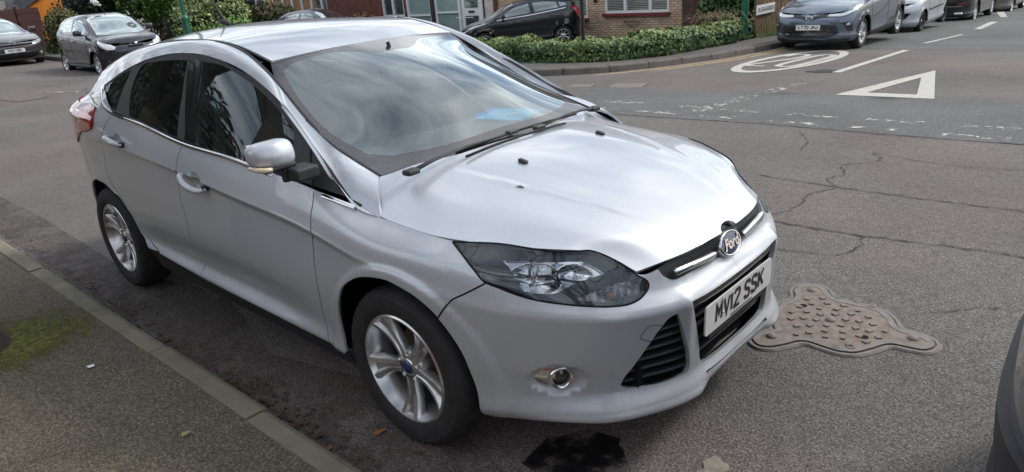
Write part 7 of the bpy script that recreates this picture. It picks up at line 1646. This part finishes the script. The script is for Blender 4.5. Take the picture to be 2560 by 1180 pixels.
b=MB();b.lathe([(.0,-.02),(.06,-.02),(.075,.0),(.06,.03),(.0,.05)],16,frame((-12.84,FYV-.05,.43),(0,-1,0)));tag(b.build('wall_lamp',M['black_paint'],None),'small round black lamp on the buff brick wall between the windows','lamp')
# white glazed porch and its house
h2=empty('house');tag(h2,'house with white framed frosted porch panels and white front door','house','houses along the side of the junction')
wall_with('wall',-24.95,-17.3,gh,4.6,[(-24.2,-22.75,.1,1.5),(-22.6,-17.9,gh,2.0)],M['brick_r'],h2,th=.3)
window(h2,-24.2,-22.75,.1,1.5,blinds=False,sill=False,mull=(-23.5,))
for (a,c,t) in ((-22.6,-21.05,.12),(-20.85,-19.40,.20)):window(h2,a,c,gh,2.0,blinds=False,sill=False,glassm='frost',fw=.10,transoms=(t,))
b=MB();b.box((-20.95,FYV+.02,.6),(.18,.16,2.9));b.build('porch_post',M['dkframe'],h2)
d=empty('front_door');d.parent=h2
b=MB();b.box((-18.78,FYV+.10,.55),(1.15,.06,2.9));b.build('door_leaf',M['upvc'],d)
b=MB();b.box((-18.80,FYV+.06,.95),(.72,.02,1.2));b.box((-18.80,FYV+.06,-.28),(.72,.02,.65));b.build('door_pane',M['wglassh'],d)
b=MB();b.box((-18.80,FYV+.045,.20),(.32,.02,.07));b.build('letterbox',M['black_paint'],d)
b=MB();b.box((-18.8,FYV-.35,.02),(.95,.03,.03));b.box((-18.8,FYV-.35,-.4),(.03,.03,.85));b.build('handrail',M['upvc'],h2)
b=MB();b.box((-17.75,FYV+.0,.6),(.42,.12,2.9));b.build('porch_wall',plain('stained_render',(.55,.52,.48),.8,0,.25,4),h2)
b=MB();b.add([(-25.2,FYV-.5,4.5),(-17.3,FYV-.5,4.5),(-17.3,FYV+4,7.2),(-25.2,FYV+4,7.2)],[(0,1,2,3)]);b.build('roof',M['slate'],h2)
h3=empty('brick_house');tag(h3,'dark red brick house with white window bars left of the porch','house','houses along the side of the junction')
wall_with('wall',-40,-25.0,gh,4.6,[(-36.5,-28.3,.0,2.2)],M['brick_r'],h3);window(h3,-36.5,-28.3,.0,2.2,blinds=False,sill=False,mull=tuple(np.arange(-35.6,-28.5,.85)))
b=MB();b.add([(-40.2,FYV-.5,4.5),(-25,FYV-.5,4.5),(-25,FYV+4,7.2),(-40.2,FYV+4,7.2)],[(0,1,2,3)]);b.build('roof',M['slate'],h3)
# garden shrubs by the houses
shrub('shrub','round red and green bush between porch window and dark blue car',(-23.9,17.1,-.25),(1.0,.7,.62),FO['red'],rs,2600,.06,blobs=6)
shrub('shrub','clipped bright green bush in front of the porch corner',(-22.9,16.9,-.32),(.85,.7,.55),FO['green'],rs,2600,.05,blobs=6)
shrub('potted_plant','small green plant at the foot of the frosted porch panel',(-18.7,16.6,-.55),(.36,.36,.42),FO['green'],rs,700,.06,cat='plant',blobs=4)
shrub('hedge','mixed green and brown cypress hedge left of the dark blue car',(-28.6,15.2,.0),(3.2,.8,1.15),FO['olive'],rs,11000,.075,cat='hedge',blobs=16)
shrub('hedge','dark brown leafless hedge behind the people carrier',(-38.5,18.8,1.0),(4.5,1.5,2.6),FO['brown'],rs,8000,.12,cat='hedge',blobs=16)
shrub('shrub','dark green tangled shrub over the people carrier roof',(-36.0,19.6,1.6),(3.2,1.2,1.6),FO['dark'],rs,7000,.11,blobs=12)
# boards, fence and sign on the right
b=MB();rnd=random.Random(2);x=-9.42
while x<-8.3:b.box((x+.07,17.9+rnd.uniform(-.012,.012),.35),(.135,.03,2.4));x+=.142
tag(b.build('wooden_fence',M['wood_r'],None),'short run of tall weathered dark red boards at the corner of the brick house','fence')
m,nt,bb=nodes('ribbed_fence_wood');n=noise(nt,5,5);r=ramp(nt,n.outputs['Fac'],[(.35,(.13,.085,.05)),(.65,(.24,.17,.10))]);tc=nt.nodes.new('ShaderNodeTexCoord');sp=nt.nodes.new('ShaderNodeSeparateXYZ');nt.links.new(tc.outputs['Object'],sp.inputs[0]);mr=nt.nodes.new('ShaderNodeMapRange');mr.inputs['From Min'].default_value=-.15;mr.inputs['From Max'].default_value=-.7;nt.links.new(sp.outputs['Z'],mr.inputs['Value'])
c=mixc(nt,mr.outputs[0],r.outputs[0],(.12,.13,.02));nt.links.new(c,bb.inputs['Base Color']);bb.inputs['Roughness'].default_value=.9;M['ribbed']=m
b=MB();y=16.35
while y<32:b.box((-6.42+rnd.uniform(-.006,.006),y+.045,GZ(-6.4,y)+.95),(.03,.062,1.75));y+=.095
b.box((-6.47,24.2,-.3),(.04,15.6,1.6));tag(b.build('wooden_fence',M['ribbed'],None),'tall ribbed brown fence with green algae at its foot behind the street sign','fence')
sg=empty('street_sign',(-6.36,16.82,.14));tag(sg,'white street name plate fixed to the ribbed fence beside the green lamp column','sign')
sM=Matrix.Rotation(math.pi/2,4,'Z')@Matrix.Rotation(math.pi/2,4,'X')
b=MB();b.box((0,0,0),(.02,1.12,.24));b.build('sign_board',M['plate_w'],sg)
t_=strokes('DLEIGH GARDENS',.115,.017,Matrix(((0,0,1,.012),(1,0,0,.04),(0,1,0,0),(0,0,0,1))),0,aspect=.46,gap=.30);t_.build('lettering',M['plate_k'],sg)
shrub('ivy_bush','tall bush of ivy between the red boards and the green lamp column',(-7.45,16.9,.55),(.85,.85,1.35),FO['ivy'],rs,9000,.055,blobs=12)
# grass verge at the fence foot
b=MB()
for i in range(300):
    y=rs.uniform(16.4,19);x=-6.36+abs(rs.normal(0,.06));z=GZ(x,y)+.12;b.add([(x,y-.01,z),(x,y+.01,z),(x+rs.normal(0,.03),y+rs.normal(0,.03),z+rs.uniform(.04,.14))],[(0,1,2)])
tag(b.build('grass_tufts',FO['grass'][1],None),'thin grass growing at the foot of the ribbed fence','grass',kind='stuff')
# ---- left side: fence, gable, shrubs
b=MB();fx0,fy0,fx1,fy1=-33.5,5.25,-26.9,6.15;L=math.hypot(fx1-fx0,fy1-fy0);az=math.atan2(fy1-fy0,fx1-fx0);ca,sa=math.cos(az),math.sin(az)
fe=empty('panel_fence',(fx0,fy0,.02));fe.rotation_euler=(0,0,az);tag(fe,'dark red-brown panel fence with horizontal boards behind the coupe at far left','fence')
M['panel']=plain('red_brown_boards',(.115,.042,.032),.85,0,.25,6,bmp=.4)
for k in range(4):
    b=MB()
    for j in range(11):b.box((k*1.85+.92-1.2,.01*(j%2)+rnd.uniform(-.004,.004),.08+j*.15),(1.74,.02,.155))
    b.build('fence_panel',M['panel'],fe)
    b=MB();b.box((k*1.85-1.2,0,.85),(.11,.11,1.78));b.build('fence_post',M['panel'],fe)
bn=empty('outbuilding',(0,0,0));tag(bn,'orange gable with dark slate roof rising behind the red-brown fence','building')
def solid(name,P,dv,mat,par):
    n=len(P);V=[tuple(p) for p in P]+[(p[0]+dv[0],p[1]+dv[1],p[2]+dv[2]) for p in P];b=MB();b.add(V,[tuple(range(n)),tuple(range(2*n-1,n-1,-1))]+[(i,n+i,n+(i+1)%n,(i+1)%n) for i in range(n)]);return b.build(name,mat,par)
solid('gable_wall',[(-42.55,9.62,-.2),(-42.53,9.68,1.56),(-42.38,10.22,1.90),(-42.23,10.76,2.16),(-41.89,11.83,2.8),(-41.5,12.9,2.4),(-41.4,13.3,-.2)],(-4,-1.2,0),M['orange_wall'],bn)
solid('roof',[(-42.4,8.85,1.62),(-42.35,9.62,1.60),(-42.22,10.22,1.98),(-42.10,10.80,2.26),(-41.8,11.9,2.92),(-42.0,11.6,3.1),(-42.45,9.94,2.45),(-42.6,9.3,2.0)],(-4,-1.2,0),M['slate'],bn)
solid('side_wall',[(-42.9,6.4,-.2),(-42.9,6.4,1.9),(-42.7,9.02,2.13),(-42.65,8.98,-.2)],(-4,-1.2,0),plain('grey_render',(.32,.29,.26),.9),bn)
shrub('grass_clump','tall olive feathery clump standing against the end of the red-brown fence',(-25.6,6.1,.75),(.62,.62,1.05),FO['olive'],rs,7000,.045,cat='plant',blobs=10)
shrub('conifer','dark green conifer just left of the grey hatchback roof',(-27.6,8.1,2.1),(1.2,1.2,2.3),FO['dark'],rs,8000,.07,cat='tree',blobs=14)
shrub('shrub','bright green leafy shrub above the grey hatchback roof',(-25.5,9.0,2.05),(1.7,1.0,1.25),FO['green'],rs,8000,.07,blobs=12)
shrub('hedge','dark brown thicket behind the bare trunks',(-30.5,12.6,1.2),(4.2,1.5,2.6),FO['brown'],rs,9000,.10,cat='hedge',blobs=16)
shrub('shrub','large variegated cream and green shrub beside the left lamp column',(-22.3,9.55,.85),(1.55,1.1,1.25),FO['varieg'],rs,12000,.055,blobs=14)
shrub('shrub','green clipped shrub below the variegated one, right of the lamp column',(-20.9,9.2,.15),(1.7,.9,.75),FO['green'],rs,9000,.05,blobs=10)
for i,(x,y,lx,ly,lab) in enumerate(((-24.6,9.9,-.38,-.15,'leaning bare trunk left of the lamp column, the most slanted of three'),(-24.3,10.3,-.02,0,'upright bare trunk in the middle of the three by the thicket'),(-23.4,10.6,.05,.1,'thin forked bare trunk nearest the variegated shrub'))):
    tree('bare_tree',lab,(x,y,GZ(x,y)),2.6,(.075,.06,.05)[i],None,rs,(lx,ly),bark='bark2',depth=3,group='bare trunks by the thicket')
sheet('grass',[(-30,6.0),(-26.5,5.75),(-22,6.9),(-14,9),(-13.5,10.5),(-22,12),(-31,12)],FO['grass'][1],.14,res=.6)
b=MB()
for i in range(2600):
    x=rs.uniform(-30,-24.5);y=rs.uniform(5.7,8.0);z=GZ(x,y)+.14;b.mi=int(rs.integers(0,3));b.add([(x,y-.02,z),(x,y+.02,z),(x+rs.normal(0,.04),y+rs.normal(0,.04),z+rs.uniform(.08,.28))],[(0,1,2)])
tag(b.build('grass_blades',FO['grass'],None),'rough grass at the foot of the red-brown fence','grass',kind='stuff')
sheet('driveway',[(-24,11),(-14,10.4),(-7.6,10.6),(-7.3,16),(-9.4,18.2),(-26,18.2)],M['pave2'],.02,res=1)
# ---- what stands on the camera's side of the road and shows in the paint and glass
tr=empty('bare_tree',(0,0,0));tag(tr,'thick street tree whose trunk edge shows at the left border beside the moss','tree')
rt=np.random.default_rng(6);b=MB()
b.tube([(-2.345,-1.85,.0),(-2.365,-1.86,.12),(-2.41,-1.875,.6),(-2.46,-1.93,2.2)],[.30,.235,.20,.17],18,cap=False);b.build('trunk',M['bark'],tr,smooth=True)
b=MB()
for d,r,l in (((-.6,-.35,.8),.12,2.4),((.4,-.6,.85),.12,2.4),((-.1,-.7,.9),.10,2.4),((-.8,-.2,.6),.09,2.2)):branch(b,(-2.46,-1.93,2.15),d,r,l,5,rt,.50,.12,.0035,6)
b.build('crown',M['bark_dark'],tr,smooth=True)
for i,(x,y,h,lab) in enumerate(((-6.3,-3.0,3.0,'bare street tree on the near pavement behind the silver car'),(4.5,-3.1,3.0,'bare street tree on the near pavement to the right of the view'))):
    t=empty('bare_tree',(0,0,0));tag(t,lab,'tree','street trees outside the picture');b=MB();b.tube([(x,y,0),(x-.1,y,h*.5),(x-.35,y+.05,h*.8)],[.24,.20,.18],12,cap=False);b.build('trunk',M['bark'],t,smooth=True)
    b=MB()
    for d in ((-.5,.2,.8),(.5,.1,.8),(0,-.4,.9),(.1,.5,.8)):branch(b,(x-.33,y+.05,h*.76),d,.13,2.7,5 if i==0 else 4,rt,.5,.10,.004,5)
    b.build('crown',M['bark_dark'],t,smooth=True)
b=MB();b.box((-11,-3.75,.5),(38,.22,.95));b.box((-11,-3.75,.99),(38,.3,.06));tag(b.build('garden_wall',M['brick_r'],None),'low red brick garden wall along the back of the near pavement','wall')
for i,(x,w,h) in enumerate(((-19.5,7.5,5.6),(-9.2,3.2,1.5),(-2.4,3.2,1.2))):
    shrub('hedge',('tall evergreen hedge over the near garden wall, farthest back','evergreen hedge over the near garden wall level with the rear of the silver car','lower evergreen hedge over the near garden wall level with the driver door')[i],(x,-5.2,.2+h*.5),(w,1.0,h*.62),FO['dark'],rt,9000 if i==0 else 4000,.13,cat='hedge',group='near garden hedges',blobs=10)
for i,(x,y,rr) in enumerate(((-16.5,-8.0,(3.6,2.6,4.6)),(-24,-8.5,(4.2,3,5.2)))):
    t=empty('evergreen_tree',(x,y,0));tag(t,('tall dark evergreen tree over the near hedges, nearer of the pair','tall dark evergreen tree over the near hedges, farther of the pair')[i],'tree','evergreens on the near side')
    clump((0,0,rr[2]),rr,9000,.16,FO['dark'],rt,parent=t,blobs=14);b=MB();b.tube([(0,0,0),(0,0,3)],[.25,.2],10);b.build('trunk',M['bark_dark'],t)
hn=empty('brick_house');tag(hn,'red brick terrace on the near side of the road, seen only as a reflection','house')
b=MB();b.box((8,-14,2.4),(18,7,5.2));b.build('wall',M['brick_r'],hn)
b=MB();b.add([(-1.5,-10.0,5.0),(17.5,-10.0,5.0),(17.5,-14,7.6),(-1.5,-14,7.6),(17.5,-18,5),(-1.5,-18,5)],[(1,0,3,2),(2,3,5,4),(1,2,4)]);b.build('roof',M['slate'],hn)
for x in np.arange(1,17,3.4):
    for z in (1.1,3.7):
        w=empty('window');w.parent=hn;b=MB();b.box((x,-10.46,z),(1.5,.06,1.25));b.build('frame',M['upvc'],w);b=MB();b.box((x,-10.42,z),(1.34,.02,1.09));b.build('pane',M['wglassh'],w)
